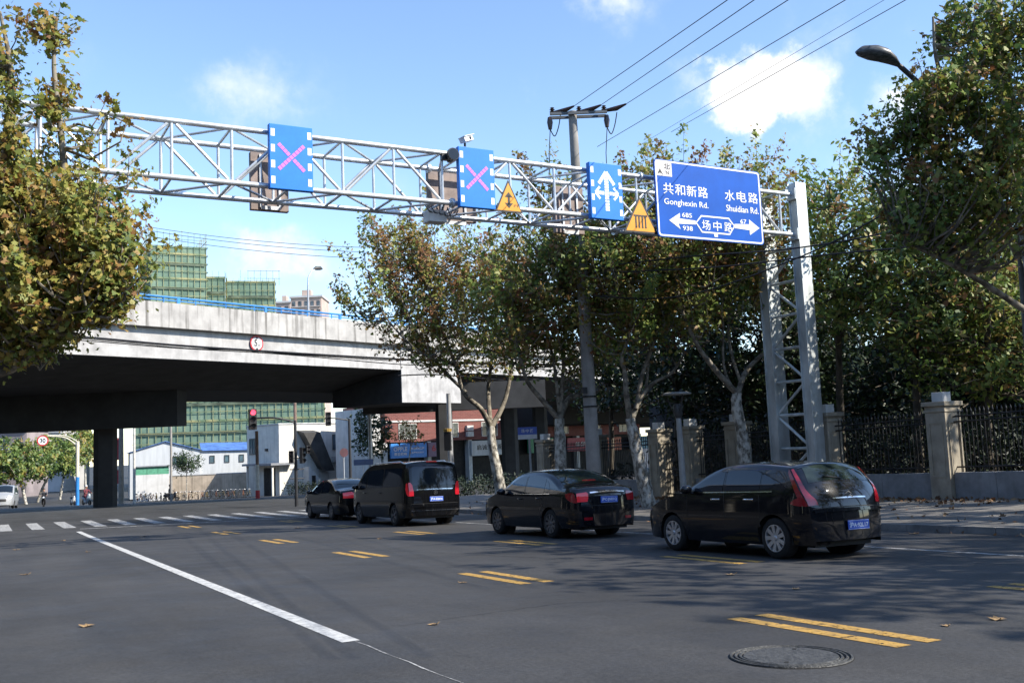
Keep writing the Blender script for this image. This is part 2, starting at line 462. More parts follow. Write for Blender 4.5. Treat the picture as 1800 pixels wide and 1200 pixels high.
CWP = [((51, 920.7), (79.3, 935.3)), ((101, 917.6), (137, 929.7)), ((148, 915), (183.6, 926)), ((190, 912.6), (233, 922)), ((239.6, 909.5), (284.7, 918.8)), ((286, 908), (331, 915.7)), ((327, 905.8), (379.6, 912.6)), ((367, 904), (426, 910.8))]
cf = [gp(*a) for a, b in CWP]; cn = [gp(*b) for a, b in CWP]
print('crosswalk far', np.round([(p[0], p[1]) for p in cf], 1).tolist(), 'near', np.round([(p[0], p[1]) for p in cn], 1).tolist())
y0c, y1c = np.median([p[1] for p in cn]), np.median([p[1] for p in cf])
xk = np.polyfit(range(8), [(a[0] + b[0]) / 2 for a, b in zip(cf, cn)], 1)
print('crosswalk', y0c, y1c, xk)
mb = MB()
for k in range(-3, 13):
    x = xk[1] + xk[0] * k
    if x > 15.8: break
    for a, b in zip(np.linspace(y0c, y1c, 5)[:-1], np.linspace(y0c, y1c, 5)[1:]):
        mb.quad((x - .22, a, rz_(x - .22, a) + .004), (x + .22, a, rz_(x + .22, a) + .004), (x + .22, b, rz_(x + .22, b) + .004), (x - .22, b, rz_(x - .22, b) + .004))
structure(mb.build('zebra_crossing', mat('zebra_paint', (.40, .40, .39), .75, dark=(.15, .15, .15), scale=5, contrast=(.30, .56), bump=.2, bscale=90, chip=.42), fix=False))
ys_stop = y0c - 1.6
mb = MB()
for xa in np.arange(3.1, 13.0, 1.0):
    mb.quad((xa, ys_stop, rz_(xa, ys_stop) + .004), (xa + .98, ys_stop, rz_(xa + .98, ys_stop) + .004), (xa + .98, ys_stop + .3, rz_(xa + .98, ys_stop + .3) + .004), (xa, ys_stop + .3, rz_(xa, ys_stop + .3) + .004))
structure(mb.build('stop_line', PAINT_WORN, fix=False))
# hairline cracks and tar seams
TAR = mat('tar_seam', (.010, .010, .011), .55, var=.3, chip=.40)
def crack(pts, w):
    P = [gp(*q) for q in pts]; P = smooth_path_(P, 14); mb = MB(); L = []
    for i, p in enumerate(P):
        a = P[max(i - 1, 0)]; b = P[min(i + 1, len(P) - 1)]; d = np.array([b[0] - a[0], b[1] - a[1]]); d /= np.linalg.norm(d); n = np.array([-d[1], d[0]])
        c = np.array(p[:2]) + n * rng.normal() * .018; ww = w * rng.uniform(.4, 1.3)
        L.append([(*(c + n * s * ww), rz_(*(c + n * s * ww)) + .0032) for s in (-1, 1)])
    for a, b in zip(L[:-1], L[1:]): mb.quad(a[0], a[1], b[1], b[0])
    structure(mb.build('tar_seam', TAR, fix=False))
def smooth_path_(P, n):
    out = []
    for a, b in zip(P[:-1], P[1:]): out += [a + (b - a) * k / n for k in range(n)]
    return out + [P[-1]]
for pts, w in (([(700, 1100), (980, 1060), (1300, 1045), (1799, 1062)], .005), ([(300, 960), (700, 968), (1050, 985)], .009), ([(0, 951), (45, 946), (92, 939)], .03)): crack(pts, w)
# manhole cover with its raised rings
IRON = mat('cast_iron', (.085, .085, .082), .55, metal=.3, var=.3, scale=30, bump=.6, bscale=70)
IRON_D = mat('cast_iron_gap', (.012, .012, .012), .9)
c = gp(1390, 1154)
mh = thing('manhole_cover', 'round grey iron manhole cover set in the road beside the largest yellow dashes', 'manhole cover', c)
RT_ = .44; slope = [GX, (road_z(c[0], c[1] + 1) - road_z(c[0], c[1] - 1)) / 2]
def tilt(o):
    for v in o.data.vertices: v.co.z += slope[0] * v.co.x + slope[1] * v.co.y
    return o
mb = MB(); mb.lathe([(0, .012), (RT_ * .78, .012), (RT_ * .79, .004)], n=48); tilt(mb.build('lid', IRON, mh, smooth=40, fix=False))
mb = MB()
for q in (.84, .92, 1.0): mb.lathe([(RT_ * (q - .026), .004), (RT_ * (q - .02), .014), (RT_ * (q + .008), .014), (RT_ * (q + .014), .004)], n=48)
tilt(mb.build('rim', IRON, mh, smooth=40, fix=False))
mb = MB(); mb.lathe([(0, .003), (RT_ * 1.03, .003)], n=48); tilt(mb.build('seat_ring', IRON_D, mh, fix=False))
mb = MB()
for a in (.7, 3.84): mb.box((RT_ * .62 * math.cos(a), RT_ * .62 * math.sin(a), .0125), (.05, .03, .004), rz=a)
tilt(mb.build('lifting_slot', IRON_D, mh))

# ================================================================== SIGN GANTRY
GAL = mat('galvanised_steel', (.62, .65, .67), .38, metal=.55, var=.12, scale=2.5, bump=.05, bscale=40)
GAL2 = mat('galvanised_column', (.60, .64, .64), .45, metal=.35, var=.16, scale=1.6, bump=.06, bscale=30, vstretch=.5)
DARKM = mat('dark_metal', (.035, .036, .04), .45, metal=.3, var=.2)
YF, YB, ZT, ZB = 21.2629, 22.6058, 8.6578, 7.4111
GROT = .0117
gz0 = float(pave_z(20, 21.5))
g = thing('sign_gantry', 'silver steel truss gantry spanning the road on a lattice column by the fence', 'gantry', (0, 0, 0), GROT)
_n0 = [2.16 + 1.27 * k for k in range(-8, 7)] + [10.36 + 1.31 * k for k in range(0, 9)]
_gx = lambda x: (x + .249) / (1 - x * .00055)
nodes = [_gx(x) for x in _n0]
XL, XR = nodes[0], 21.85
RC = .066; RB = .034
for Y, Z, nm in ((YF, ZT, 'top_chord'), (YB, ZT, 'top_chord'), (YF, ZB, 'bottom_chord'), (YB, ZB, 'bottom_chord')):
    mb = MB()
    mb.tube((XL, Y, Z), (XR, Y, Z), RC, n=12)
    for xf in (_gx(10.02), _gx(15.75), 3.9 - 8.0):                               # bolted flange joints
        mb.lathe([(RC * .9, xf - .035), (.125, xf - .035), (.125, xf + .035), (RC * .9, xf + .035)], c=(0, Y, Z), n=14, axis='x')
        for k in range(6):
            a = k * math.pi / 3; mb.tube((xf - .06, Y + .1 * math.cos(a), Z + .1 * math.sin(a)), (xf + .06, Y + .1 * math.cos(a), Z + .1 * math.sin(a)), .012, n=5)
    mb.build(nm, GAL, g, smooth=40)
for Y in (YF, YB):
    mb = MB()
    for i, x in enumerate(nodes):
        mb.tube((x, Y, ZB + RC * .8), (x, Y, ZT - RC * .8), RB, n=8)
        if i + 1 < len(nodes):
            # diagonals meet the chords in a W, the top nodes at every second panel
            up = (i % 2 == 0)
            if abs(_n0[i] - 10.36) < .01 or i >= 15: up = ((i - 15) % 2 == 0)
            if i == 14: continue
            za, zb_ = (ZB + RC, ZT - RC) if up else (ZT - RC, ZB + RC)
            xa, xb = x + .09, nodes[i + 1] - .09
            mb.tube((xa, Y, za), (xb, Y, zb_), RB * 1.05, n=8)
    mb.build('side_bracing', GAL, g, smooth=40)
for Z, nm in ((ZT, 'top_bracing'), (ZB, 'bottom_bracing')):
    mb = MB()
    for i, x in enumerate(nodes):
        mb.tube((x, YF + RC * .8, Z), (x, YB - RC * .8, Z), RB * .9, n=8)
        if i + 1 < len(nodes):
            a, b_ = (YF + RC, YB - RC) if i % 2 == 0 else (YB - RC, YF + RC)
            mb.tube((x + .06, a, Z), (nodes[i + 1] - .06, b_, Z), RB * .9, n=8)
    mb.build(nm, GAL, g, smooth=40)
# right-hand column: two box legs with channel faces, laced together
LX = 22.10
def leg(Y, ztop, w=.40, d=.30, x=LX):
    mb = MB(); zb_ = gz0 - .1
    mb.span((x - w / 2, Y - d / 2, zb_ + .45), (x + w / 2, Y + d / 2, ztop))
    mb.span((x - w / 2 - .05, Y - d / 2 - .022, zb_ + .45), (x - w / 2 + .03, Y - d / 2 - .001, ztop))      # flange lips
    mb.span((x - w / 2 - .05, Y + d / 2 + .001, zb_ + .45), (x - w / 2 + .03, Y + d / 2 + .022, ztop))
    o = mb.build('column_leg', GAL2, g, smooth=30, bevel=.012)
    mb = MB(); mb.span((x - .34, Y - .34, zb_ + .3), (x + .34, Y + .34, zb_ + .33))
    for k in range(4):
        a = math.pi / 2 * k
        mb.box((x + .26 * math.cos(a), Y + .22 * math.sin(a), zb_ + .45), (.16 if k % 2 == 0 else .02, .02 if k % 2 == 0 else .16, .24))
    mb.build('base_plate', GAL2, g)
leg(YF - .02, 9.02); leg(YB + .1, 9.02, w=.46, d=.34)
mb = MB(); z = gz0 + .55; k = 0; ya, yb = YF + .10, YB - .02
while z < 7.2:
    for xx in (LX - .13,):
        mb.tube((xx, ya, z), (xx, yb, z), .046, n=8)
        z2 = z + 1.02
        if z2 < 7.6: mb.tube((xx, ya if k % 2 else yb, z + .05), (xx, yb if k % 2 else ya, z2 - .05), .044, n=8)
    z += 1.02; k += 1
mb.build('column_lacing', GAL2, g, smooth=40)
mb = MB(); mb.tube((LX - .13, ya, 8.9), (LX - .13, yb, 8.9), .04, n=8); mb.build('column_tie', GAL2, g, smooth=40)
for Y in (YF, YB):
    for Z in (ZT, ZB):
        mb = MB(); mb.box((LX - .27, Y, Z), (.05, .36, .34)); mb.box((LX - .40, Y, Z), (.22, .02, .26))
        mb.build('bracket', GAL2, g)
mb = MB(); mb.span((LX - .5, YF - .5, gz0 - .3), (LX + .5, YB + .6, gz0 + .2)); mb.build('footing', CONC, g)
for Y in (YF, YB):                                                    # the far end's legs, beyond the left edge
    mb = MB(); mb.span((XL - .2, Y - .15, -1), (XL + .15, Y + .15, 9)); mb.build('column_leg', GAL2, g)
def on_gantry(x, y, Y=None):
    """point of the gantry's front plane seen at pixel (x, y), in the gantry's own frame"""
    n = np.array([-math.sin(GROT), math.cos(GROT), 0]); d = ray(x, y)
    t = (YF if Y is None else Y) / (d @ n); P = EYE + d * t
    return P[0] * math.cos(GROT) + P[1] * math.sin(GROT), P[2]
def gworld(X, Y, Z):
    return (X * math.cos(GROT) - Y * math.sin(GROT), X * math.sin(GROT) + Y * math.cos(GROT), Z)

# ------------------------------------------------------------------ lane signals, warning signs, direction sign
BLUE_L = mat('signal_blue', (.025, .20, .70), .5, spec=.25, var=.05, scale=2)
BLUE_S = mat('sign_blue', (.004, .085, .42), .5, spec=.2, var=.06, scale=1.5)
WHITE_S = mat('sign_white', (.78, .80, .82), .5, var=.05)
WHITE_W = mat('sign_white_dull', (.62, .60, .60), .55, var=.10, scale=6)
BLACK_S = mat('sign_black', (.015, .015, .015), .5)
YEL_S = mat('sign_yellow', (.72, .30, .012), .45, var=.06)
PINK = mat('signal_lamp_red', (.50, .14, .55), .5, emit=(.62, .10, .62), estr=.22)
WHITELED = mat('signal_lamp_white', (.70, .78, .88), .5, emit=(.6, .75, 1), estr=.18)
BACKM = mat('board_back', (.27, .21, .185), .7, var=.2, scale=2, streak=.35)
YS = YF - .30
def signal(tl, tr, br, bl, label, kind):
    a, b, c_, d = [on_gantry(*p, Y=YS) for p in (tl, tr, br, bl)]
    x0, x1 = (a[0] + d[0]) / 2, (b[0] + c_[0]) / 2; z0, z1 = (c_[1] + d[1]) / 2, (a[1] + b[1]) / 2
    w, h = x1 - x0, z1 - z0
    o = thing('lane_signal', label, 'lane signal', gworld((x0 + x1) / 2, YS, z0), GROT, 'lane control signals on the gantry')
    mb = MB(); mb.span((-w / 2, 0, 0), (w / 2, .16, h)); mb.build('panel', BLUE_L, o, bevel=.012)
    mb = MB()
    for s in (-1, 1):
        for k in range(4):
            zc = h * (.13 + .245 * k); xc = s * (w / 2 - .075)
            mb.quad((xc - .045, -.004, zc - .085), (xc + .045, -.004, zc - .085), (xc + .045, -.004, zc + .085), (xc - .045, -.004, zc + .085))
    mb.build('border_dash', WHITE_S, o, fix=False)
    mb = MB(); f = lambda x, z: (x, -.006, z)
    def bar(xa, za, xb, zb_, t, n=9, gap=.0):
        L_ = math.hypot(xb - xa, zb_ - za); ux, uz = (xb - xa) / L_, (zb_ - za) / L_
        for i in range(n):
            p, q = L_ * i / n + gap, L_ * (i + 1) / n - gap
            mb.quad(f(xa + ux * p - uz * t, za + uz * p + ux * t), f(xa + ux * q - uz * t, za + uz * q + ux * t), f(xa + ux * q + uz * t, za + uz * q - ux * t), f(xa + ux * p + uz * t, za + uz * p - ux * t))
    if kind == 'x':
        r = .30 * w
        bar(-r, h * .5 - r, r, h * .5 + r, .042, 9, .006); bar(-r, h * .5 + r, -.045, h * .5 + .045, .042, 4, .006); bar(.045, h * .5 - .045, r, h * .5 - r, .042, 4, .006)
    else:
        bar(0, h * .14, 0, h * .84, .065, 14, .008)
        bar(-.25, h * .62, 0.0, h * .845, .05, 6, .006); bar(.25, h * .62, 0.0, h * .845, .05, 6, .006)
        for s in (-1, 1):
            bar(s * .08, h * .46, s * .34, h * .46, .05, 5, .006); bar(s * .22, h * .57, s * .37, h * .46, .035, 4, .006); bar(s * .22, h * .35, s * .37, h * .46, .035, 4, .006)
    mb.build('lamp_cross' if kind == 'x' else 'lamp_arrow', PINK if kind == 'x' else WHITELED, o, fix=False)
    mb = MB()
    for xx in (-.25, .25):
        mb.box((xx, .185, ZT - z0 + .0), (.06, .05, .2)); mb.box((xx, .185, ZB - z0), (.06, .05, .2)); mb.box((xx, .18, h / 2), (.05, .038, h * .9))
    mb.build('mounting_bar', GAL, o)
signal((474, 217), (550, 225), (550, 337), (474, 330), 'blue lane signal with pink cross against open sky, farthest from the direction sign', 'x')
signal((807, 257), (869, 264), (870, 368), (808, 362), 'blue lane signal with pink cross beneath the roadside camera box', 'x')
signal((1036, 284), (1093, 291), (1096, 388), (1040, 382), 'blue lane signal with white arrows pointing ahead, left and right', 'a')
def back_board(x0, x1, y0, y1, label):
    Yb_ = YB + .28
    a = on_gantry(x0, y0, Y=Yb_); b = on_gantry(x1, y1, Y=Yb_)
    w, h = b[0] - a[0], a[1] - b[1]
    o = thing('sign_board', label, 'sign board', gworld(a[0] + w / 2, Yb_, b[1]), GROT, 'boards facing away behind the truss')
    mb = MB(); mb.span((-w / 2, 0, 0), (w / 2, .16, h)); mb.build('panel', BACKM, o, bevel=.012)
    mb = MB()
    for xx in (-w * .25, w * .25): mb.box((xx, -.025, h / 2), (.05, .045, h * .92))
    mb.box((0, -.055, ZB - b[1] - .09), (w * .5, .012, .09)); mb.build('mounting_bar', GAL, o)
back_board(440, 508, 266, 373, 'brown back of a board behind the lane signal against open sky')
back_board(752, 838, 294, 392, 'grey brown back of a board behind the middle lane signal')
back_board(974, 1028, 326, 412, 'brown back of a board in front of the concrete utility pole')
def triangle_sign(apex, bl, br, label, kind):
    a, b, c_ = [on_gantry(*p, Y=YS) for p in (apex, bl, br)]
    zb_ = (b[1] + c_[1]) / 2; w = c_[0] - b[0]; h = a[1] - zb_; xc = (b[0] + c_[0]) / 2
    o = thing('warning_sign', label, 'warning sign', gworld(xc, YS, zb_), GROT, 'yellow triangular warning signs')
    def tri(s, off=0):
        cz = h / 3
        return [(-w / 2 * s, cz - cz * s), (w / 2 * s, cz - cz * s), (0, cz + (h - cz) * s)]
    mb = MB(); mb.prism(tri(1), 0, .02); mb.build('border', BLACK_S, o)
    mb = MB(); mb.prism(tri(.86), -.003, -.0005); mb.build('face', YEL_S, o)
    mb = MB(); F = lambda x, z: (x, -.006, z)
    def rect(x0, z0, x1, z1): mb.quad(F(x0, z0), F(x1, z0), F(x1, z1), F(x0, z1))
    if kind == 'arrow':
        rect(-.032, h * .22, .032, h * .52)
        mb.add([F(-.12, h * .46), F(.12, h * .46), F(0, h * .62)], [(0, 1, 2)]); mb.add([F(-.12, h * .28), F(0, h * .12), F(.12, h * .28)], [(0, 1, 2)])
        for k in range(3): rect(.14 + k * .05, h * (.17 + .03 * (k % 2)), .16 + k * .05, h * (.25 + .02 * (k % 2)))
    else:
        for s in (-.16, -.055, .055, .16): rect(s - .026, h * .16, s + .026, h * .44)
        rect(-.23, h * .44, .23, h * .485); rect(-.19, h * .13, -.13, h * .16); rect(-.085, h * .13, -.025, h * .16); rect(.025, h * .13, .085, h * .16); rect(.13, h * .13, .19, h * .16)
    mb.build('symbol', BLACK_S, o, fix=False)
    mb = MB(); mb.box((0, .045, h * .3), (.05, .048, h * .6)); mb.box((0, .16, h * .3), (.05, .2, .05)); mb.build('bracket', GAL, o)
triangle_sign((888, 316), (871, 372), (919, 374), 'yellow triangle with black up-down arrow touching a pink cross signal', 'arrow')
triangle_sign((1125, 345), (1097, 406), (1157, 413), 'yellow triangle with black gate symbol touching the blue direction sign', 'gate')
# the large blue direction sign
YD = YF - .38
a, b, c_, d = [on_gantry(*p, Y=YD) for p in ((1149, 278), (1336, 303), (1342, 433), (1157, 413))]
x0, x1 = (a[0] + d[0]) / 2, (b[0] + c_[0]) / 2; z0, z1 = (c_[1] + d[1]) / 2, (a[1] + b[1]) / 2
w, h = x1 - x0, z1 - z0
ds = thing('direction_sign', 'large blue road direction sign with white Chinese street names and two arrows', 'road sign', gworld((x0 + x1) / 2, YD, z0), GROT)
def rrect(w, h, r, n=5):
    out = []
    for cx_, cz_, a0 in ((w / 2 - r, h - r, 0), (-w / 2 + r, h - r, 90), (-w / 2 + r, r, 180), (w / 2 - r, r, 270)):
        for k in range(n + 1):
            t = R(a0 + 90 * k / n); out.append((cx_ + r * math.cos(t), cz_ + r * math.sin(t)))
    return out
mb = MB(); mb.prism(rrect(w, h, .10), 0, .05); mb.build('panel', BLUE_S, ds, bevel=.004)
def UV(u, v): return (-w / 2 + u * w, h - v * h)
mb = MB(); F = lambda x, z: (x, -.004, z)
ro, ri = rrect(w - .05, h - .05, .10), rrect(w - .14, h - .14, .07)
n_ = len(ro); mb.add([F(x, z + .025) for x, z in ro] + [F(x, z + .07) for x, z in ri], [(i, (i + 1) % n_, n_ + (i + 1) % n_, n_ + i) for i in range(n_)])
mb.build('border', WHITE_S, ds, fix=False)
mb = MB(); G = lambda x, z: (x, -.0075, z)
def poly(pts): mb.add([G(*UV(u, v)) for u, v in pts], [tuple(range(len(pts)))])
def txt(s, u0, v0, u1, v1, bold=.008):
    A, B = UV(u0, v1), UV(u1, v0); letter(mb, s, (A[0] + B[0]) / 2, (A[1] + B[1]) / 2, B[0] - A[0], B[1] - A[1], G, bold)
for i, ch in enumerate('共和新路'): txt(ch, .068 + .106 * i, .30, .068 + .106 * i + .092, .445, .006)
for i, ch in enumerate('水电路'): txt(ch, .640 + .115 * i, .30, .640 + .115 * i + .095, .445, .006)
txt('Gonghexin Rd.', .070, .50, .475, .60); txt('Shuidian Rd.', .645, .50, .965, .585)
for i, ch in enumerate('场中路'): txt(ch, .405 + .105 * i, .735, .405 + .105 * i + .078, .865, .006)
txt('685', .225, .665, .315, .725); txt('938', .225, .835, .315, .895); txt('67', .775, .675, .835, .735)
poly([(.105, .78), (.205, .675), (.205, .735), (.345, .755), (.345, .81), (.205, .815), (.205, .89)][:3] + [(.185, .745), (.345, .755), (.345, .805), (.185, .815), (.205, .885)])
poly([(.962, .775), (.862, .67), (.862, .735), (.715, .75), (.715, .805), (.862, .815), (.862, .88)])
hexo = [(.345, .78), (.40, .675), (.665, .675), (.72, .78), (.665, .905), (.40, .905)]; hexi = [(.356, .78), (.405, .695), (.66, .695), (.709, .78), (.66, .885), (.405, .885)]
for i in range(6):
    j = (i + 1) % 6; poly([hexo[i], hexo[j], hexi[j], hexi[i]])
poly([(.515, .905), (.548, .905), (.548, .945), (.515, .945)])
mb.build('lettering', WHITE_S, ds, fix=False)
mb = MB(); A, B = UV(.012, .215), UV(.155, .015); mb.quad(F(A[0], A[1]), F(B[0], A[1]), F(B[0], B[1]), F(A[0], B[1]))
for v in range(len(mb.v)): mb.v[v] = (mb.v[v][0], -.0055, mb.v[v][2])
mb.build('north_panel', WHITE_W, ds, fix=False)
mb = MB(); txt('北', .085, .045, .14, .125, .02); txt('N', .10, .145, .128, .19, .02)
poly([(.048, .12), (.072, .195), (.048, .178), (.024, .195)]); mb.build('north_mark', BLACK_S, ds, fix=False)
mb = MB()
for k in range(4):
    xx = -w / 2 + w * (k + .5) / 4; mb.box((xx, .09, h / 2), (.07, .075, h * .96)); mb.box((xx, .2, ZT - z0), (.07, .2, .16)); mb.box((xx, .2, ZB - z0), (.07, .2, .16))
mb.build('mounting_bar', GAL, ds)

# roadside electronics on the gantry: camera housing, flash lamp, junction boxes
CAMW = mat('camera_housing', (.62, .62, .61), .45, var=.06)
LENS = mat('lens_glass', (.01, .012, .015), .08)
p = on_gantry(817, 248, Y=YF)
cc = thing('traffic_camera', 'white box traffic camera tilted on top of the truss', 'camera', gworld(p[0], YF, ZT + RC), GROT)
rot = Matrix.Rotation(R(-24), 3, 'Y') @ Matrix.Rotation(R(30), 3, 'Z')
mb = MB(); mb.box((.02, -.05, .34), (.44, .17, .13), rot=rot); mb.build('housing', CAMW, cc, bevel=.015)
mb = MB(); mb.box((.02, -.05, .418), (.50, .21, .02), rot=rot); mb.build('sunshade', CAMW, cc)
mb = MB(); q = rot @ Vector((.06, -.088, 0)); mb.tube(Vector((.02, -.05, .34)) + q, Vector((.02, -.05, .34)) + rot @ Vector((.06, -.10, 0)), .04, n=12); mb.build('lens', LENS, cc)
mb = MB(); mb.tube((0, 0, 0), (0, 0, .28), .03); mb.box((0, 0, .01), (.16, .16, .02)); mb.build('stand', DARKM, cc)
p = on_gantry(793, 275, Y=YF - .2)
fl = thing('flash_lamp', 'round dark flash lamp clamped to the truss beside the middle signal', 'flash lamp', gworld(p[0], YF - .14, p[1] + .02), GROT)
mb = MB(); mb.lathe([(0, .0), (.10, .0), (.15, -.10), (.16, -.20), (.15, -.21), (0, -.21)], n=18, axis='y'); mb.build('lamp_body', DARKM, fl, smooth=40)
mb = MB(); mb.lathe([(0, -.214), (.14, -.214)], n=18, axis='y'); mb.build('reflector', LENS, fl)
mb = MB(); mb.box((.02, .06, -.08), (.10, .12, .10)); mb.box((-.12, .05, -.02), (.2, .12, .16)); mb.build('clamp', DARKM, fl)
p = on_gantry(790, 352, Y=YF)
jb = thing('junction_box', 'grey junction box with a bundle of cables under the truss', 'junction box', gworld(p[0] - .15, YF + .55, ZB - .1), GROT)
mb = MB(); mb.box((0, 0, -.15), (.5, .35, .3)); mb.build('box', CAMW, jb, bevel=.02)
mb = MB()
for k in range(5):
    x = -.3 + .15 * k; mb.path([(x, -.1, .1), (x + .05, -.2, -.05 - .03 * k), (x + .2, -.15, -.1), (x + .35, 0, .08)], .016, n=5)
mb.build('cable', DARKM, jb, smooth=60)

# ================================================================== OVERPASS
OTH = R(67.0)
OD = np.array([math.sin(OTH), math.cos(OTH)]); ON = np.array([-OD[1], OD[0]])       # along, and away from the camera
q = at(450, 590, 58); OQ = np.array([q[0], q[1]])
def op(s, t, z): P = OQ + OD * s + ON * t; return (P[0], P[1], z)
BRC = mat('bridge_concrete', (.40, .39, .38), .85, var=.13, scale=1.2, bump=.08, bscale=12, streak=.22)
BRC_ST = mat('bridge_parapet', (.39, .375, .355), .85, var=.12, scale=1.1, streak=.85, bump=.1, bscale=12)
BRC_D = mat('bridge_shaded', (.035, .035, .035), .9, var=.15, scale=1)  # concrete colour darkened to hold the shade beneath the deck
RAILB = mat('blue_rail', (.03, .20, .52), .4, var=.1)
ZG = float(road_z(8, 64))
ov = thing('overpass', 'long grey concrete overpass with stained parapet crossing the whole street', 'overpass')
S0, S1 = -75, 150
def obox(mb, s0, s1, t0, t1, z0, z1):
    v = [op(s, t, z) for z in (z0, z1) for (s, t) in ((s0, t0), (s1, t0), (s1, t1), (s0, t1))]
    mb.add(v, [(0, 3, 2, 1), (4, 5, 6, 7), (0, 1, 5, 4), (1, 2, 6, 5), (2, 3, 7, 6), (3, 0, 4, 7)])
DW = 20.0
def sect(mb, pts, s0, s1):
    n = len(pts); mb.add([op(s0, t, z) for t, z in pts] + [op(s1, t, z) for t, z in pts], [tuple(range(n)), tuple(range(2 * n - 1, n - 1, -1))] + [(i, i + n, (i + 1) % n + n, (i + 1) % n) for i in range(n)])
joints = list(np.arange(S0, S1 + 1, 25))
mb = MB()
for a_, b_ in zip(joints[:-1], joints[1:]): sect(mb, [(0, 8.60), (0, 9.97), (.24, 9.97), (.30, 8.9), (.30, 8.60)], a_ + .02, b_ - .02)
mb.build('parapet', BRC_ST, ov, world=True)
mb = MB(); sect(mb, [(DW - .3, 8.60), (DW, 8.6), (DW, 9.97), (DW - .3, 9.97)], S0, S1); mb.build('parapet', BRC_ST, ov, world=True)
mb = MB(); sect(mb, [(.30, 8.62), (.30, 8.88), (DW - .3, 8.88), (DW - .3, 8.62)], S0, S1); mb.build('deck', BRC_D, ov, world=True)
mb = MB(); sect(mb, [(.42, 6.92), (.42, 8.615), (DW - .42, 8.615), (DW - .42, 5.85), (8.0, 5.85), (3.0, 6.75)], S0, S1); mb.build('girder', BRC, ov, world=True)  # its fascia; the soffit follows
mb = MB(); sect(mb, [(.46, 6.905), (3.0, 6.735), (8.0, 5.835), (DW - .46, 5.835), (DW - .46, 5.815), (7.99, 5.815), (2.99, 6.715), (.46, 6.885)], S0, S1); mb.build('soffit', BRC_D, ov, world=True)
# deep girder from the second pier on
sd0 = None
for s in np.arange(0, 60, .1):
    if px(op(s, .36, 6.4))[0] >= 705: sd0 = s; break
sd1 = next(s for s in np.arange(sd0, 90, .1) if px(op(s, .36, 6.4))[0] >= 808)
zdeep = 1.41 + (px(op(sd0 + 3, .3, 1.41))[1] - 708) * px(op(sd0 + 3, .3, 6))[2] / F_PX
print('deep girder from', sd0, zdeep)
mb = MB(); sect(mb, [(.36, zdeep), (.36, 8.60), (.415, 8.60), (.415, zdeep)], sd0, sd1); mb.build('deep_girder', BRC, ov, world=True)
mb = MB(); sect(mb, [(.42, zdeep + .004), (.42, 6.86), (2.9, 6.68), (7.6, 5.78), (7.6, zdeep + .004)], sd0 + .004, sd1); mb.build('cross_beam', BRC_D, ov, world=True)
mb = MB()
for s in np.arange(S0 + 1, S1, 2.0):
    mb.tube(op(s, .12, 9.98), op(s, .12, 10.30), .035, n=6)
mb.tube(op(S0, .12, 10.30), op(S1, .12, 10.30), .06, n=8); mb.tube(op(S0, .12, 10.12), op(S1, .12, 10.12), .035, n=6)
for s in np.arange(S0 + 5, S1, 5.9): 
    v = op(s, .12, 10.12); mb.box(v, (.18, .10, .42), rz=math.pi / 2 - OTH)
mb.build('railing', RAILB, ov, world=True, smooth=40)
# piers: column and hammerhead
def pier(xp, yb, dep, wpx, cap_px=None, cap_y=(700, 750)):
    P = at(xp, yb, dep); z0 = float(road_z(P[0], P[1])) - .3
    s = (P[:2] - OQ) @ OD; t = (P[:2] - OQ) @ ON
    w_ = wpx / F_PX * dep
    mb = MB(); hw = w_ / 2
    oct_ = [(-hw, -hw * .6), (-hw * .6, -hw), (hw * .6, -hw), (hw, -hw * .6), (hw, hw * .6), (hw * .6, hw), (-hw * .6, hw), (-hw, hw * .6)]
    ca, sa = math.cos(-math.atan2(P[0], P[1])), math.sin(-math.atan2(P[0], P[1]))
    pl = [(P[0] + a_ * ca - b_ * sa, P[1] + a_ * sa + b_ * ca) for a_, b_ in oct_]
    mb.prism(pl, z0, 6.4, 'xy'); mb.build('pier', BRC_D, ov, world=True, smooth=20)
    return P, s, t
P1, s1, t1 = pier(185, 882, 63.5, 39)
print('pier1', P1, s1, t1)
# hammerhead: reaches to the right edge seen at x = 320, level underside
def zcap(y, x, dep): return EYE[2] + (ray(x, y) * dep)[2]
mb = MB(); zc = zcap(751, 260, 63.5); ca_ = math.atan2(P1[0], P1[1])
E1 = at(320, 750, 63.0); E0 = at(-160, 750, 63.0)
dirv = (E1 - E0)[:2] / np.linalg.norm((E1 - E0)[:2]); nv = np.array([-dirv[1], dirv[0]])
def hammer(mb, A, B, z0, z1, th, n_):
    v = [(*(np.array(p) + n_ * o), z) for z in (z0, z1) for p, o in ((A, -th), (B, -th), (B, th), (A, th))]
    mb.add(v, [(0, 3, 2, 1), (4, 5, 6, 7), (0, 1, 5, 4), (1, 2, 6, 5), (2, 3, 7, 6), (3, 0, 4, 7)])
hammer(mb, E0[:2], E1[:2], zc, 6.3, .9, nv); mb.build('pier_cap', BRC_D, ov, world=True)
P2, s2, t2 = pier(785, 872, 74, 30)
print('pier2', P2, s2, t2)
mb = MB(); E1 = at(960, 730, 75.0); E0 = at(640, 712, 75.0); dirv = (E1 - E0)[:2] / np.linalg.norm((E1 - E0)[:2]); nv = np.array([-dirv[1], dirv[0]])
hammer(mb, E0[:2], E1[:2], zcap(722, 785, 75), 6.3, .8, nv); mb.build('pier_cap', BRC_D, ov, world=True)
for (xp, dep, wp) in ((900, 93, 30), (955, 98, 26)): pier(xp, 868, dep, wp)
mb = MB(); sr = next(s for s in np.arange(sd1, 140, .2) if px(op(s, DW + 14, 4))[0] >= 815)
print('ramp from', sr)
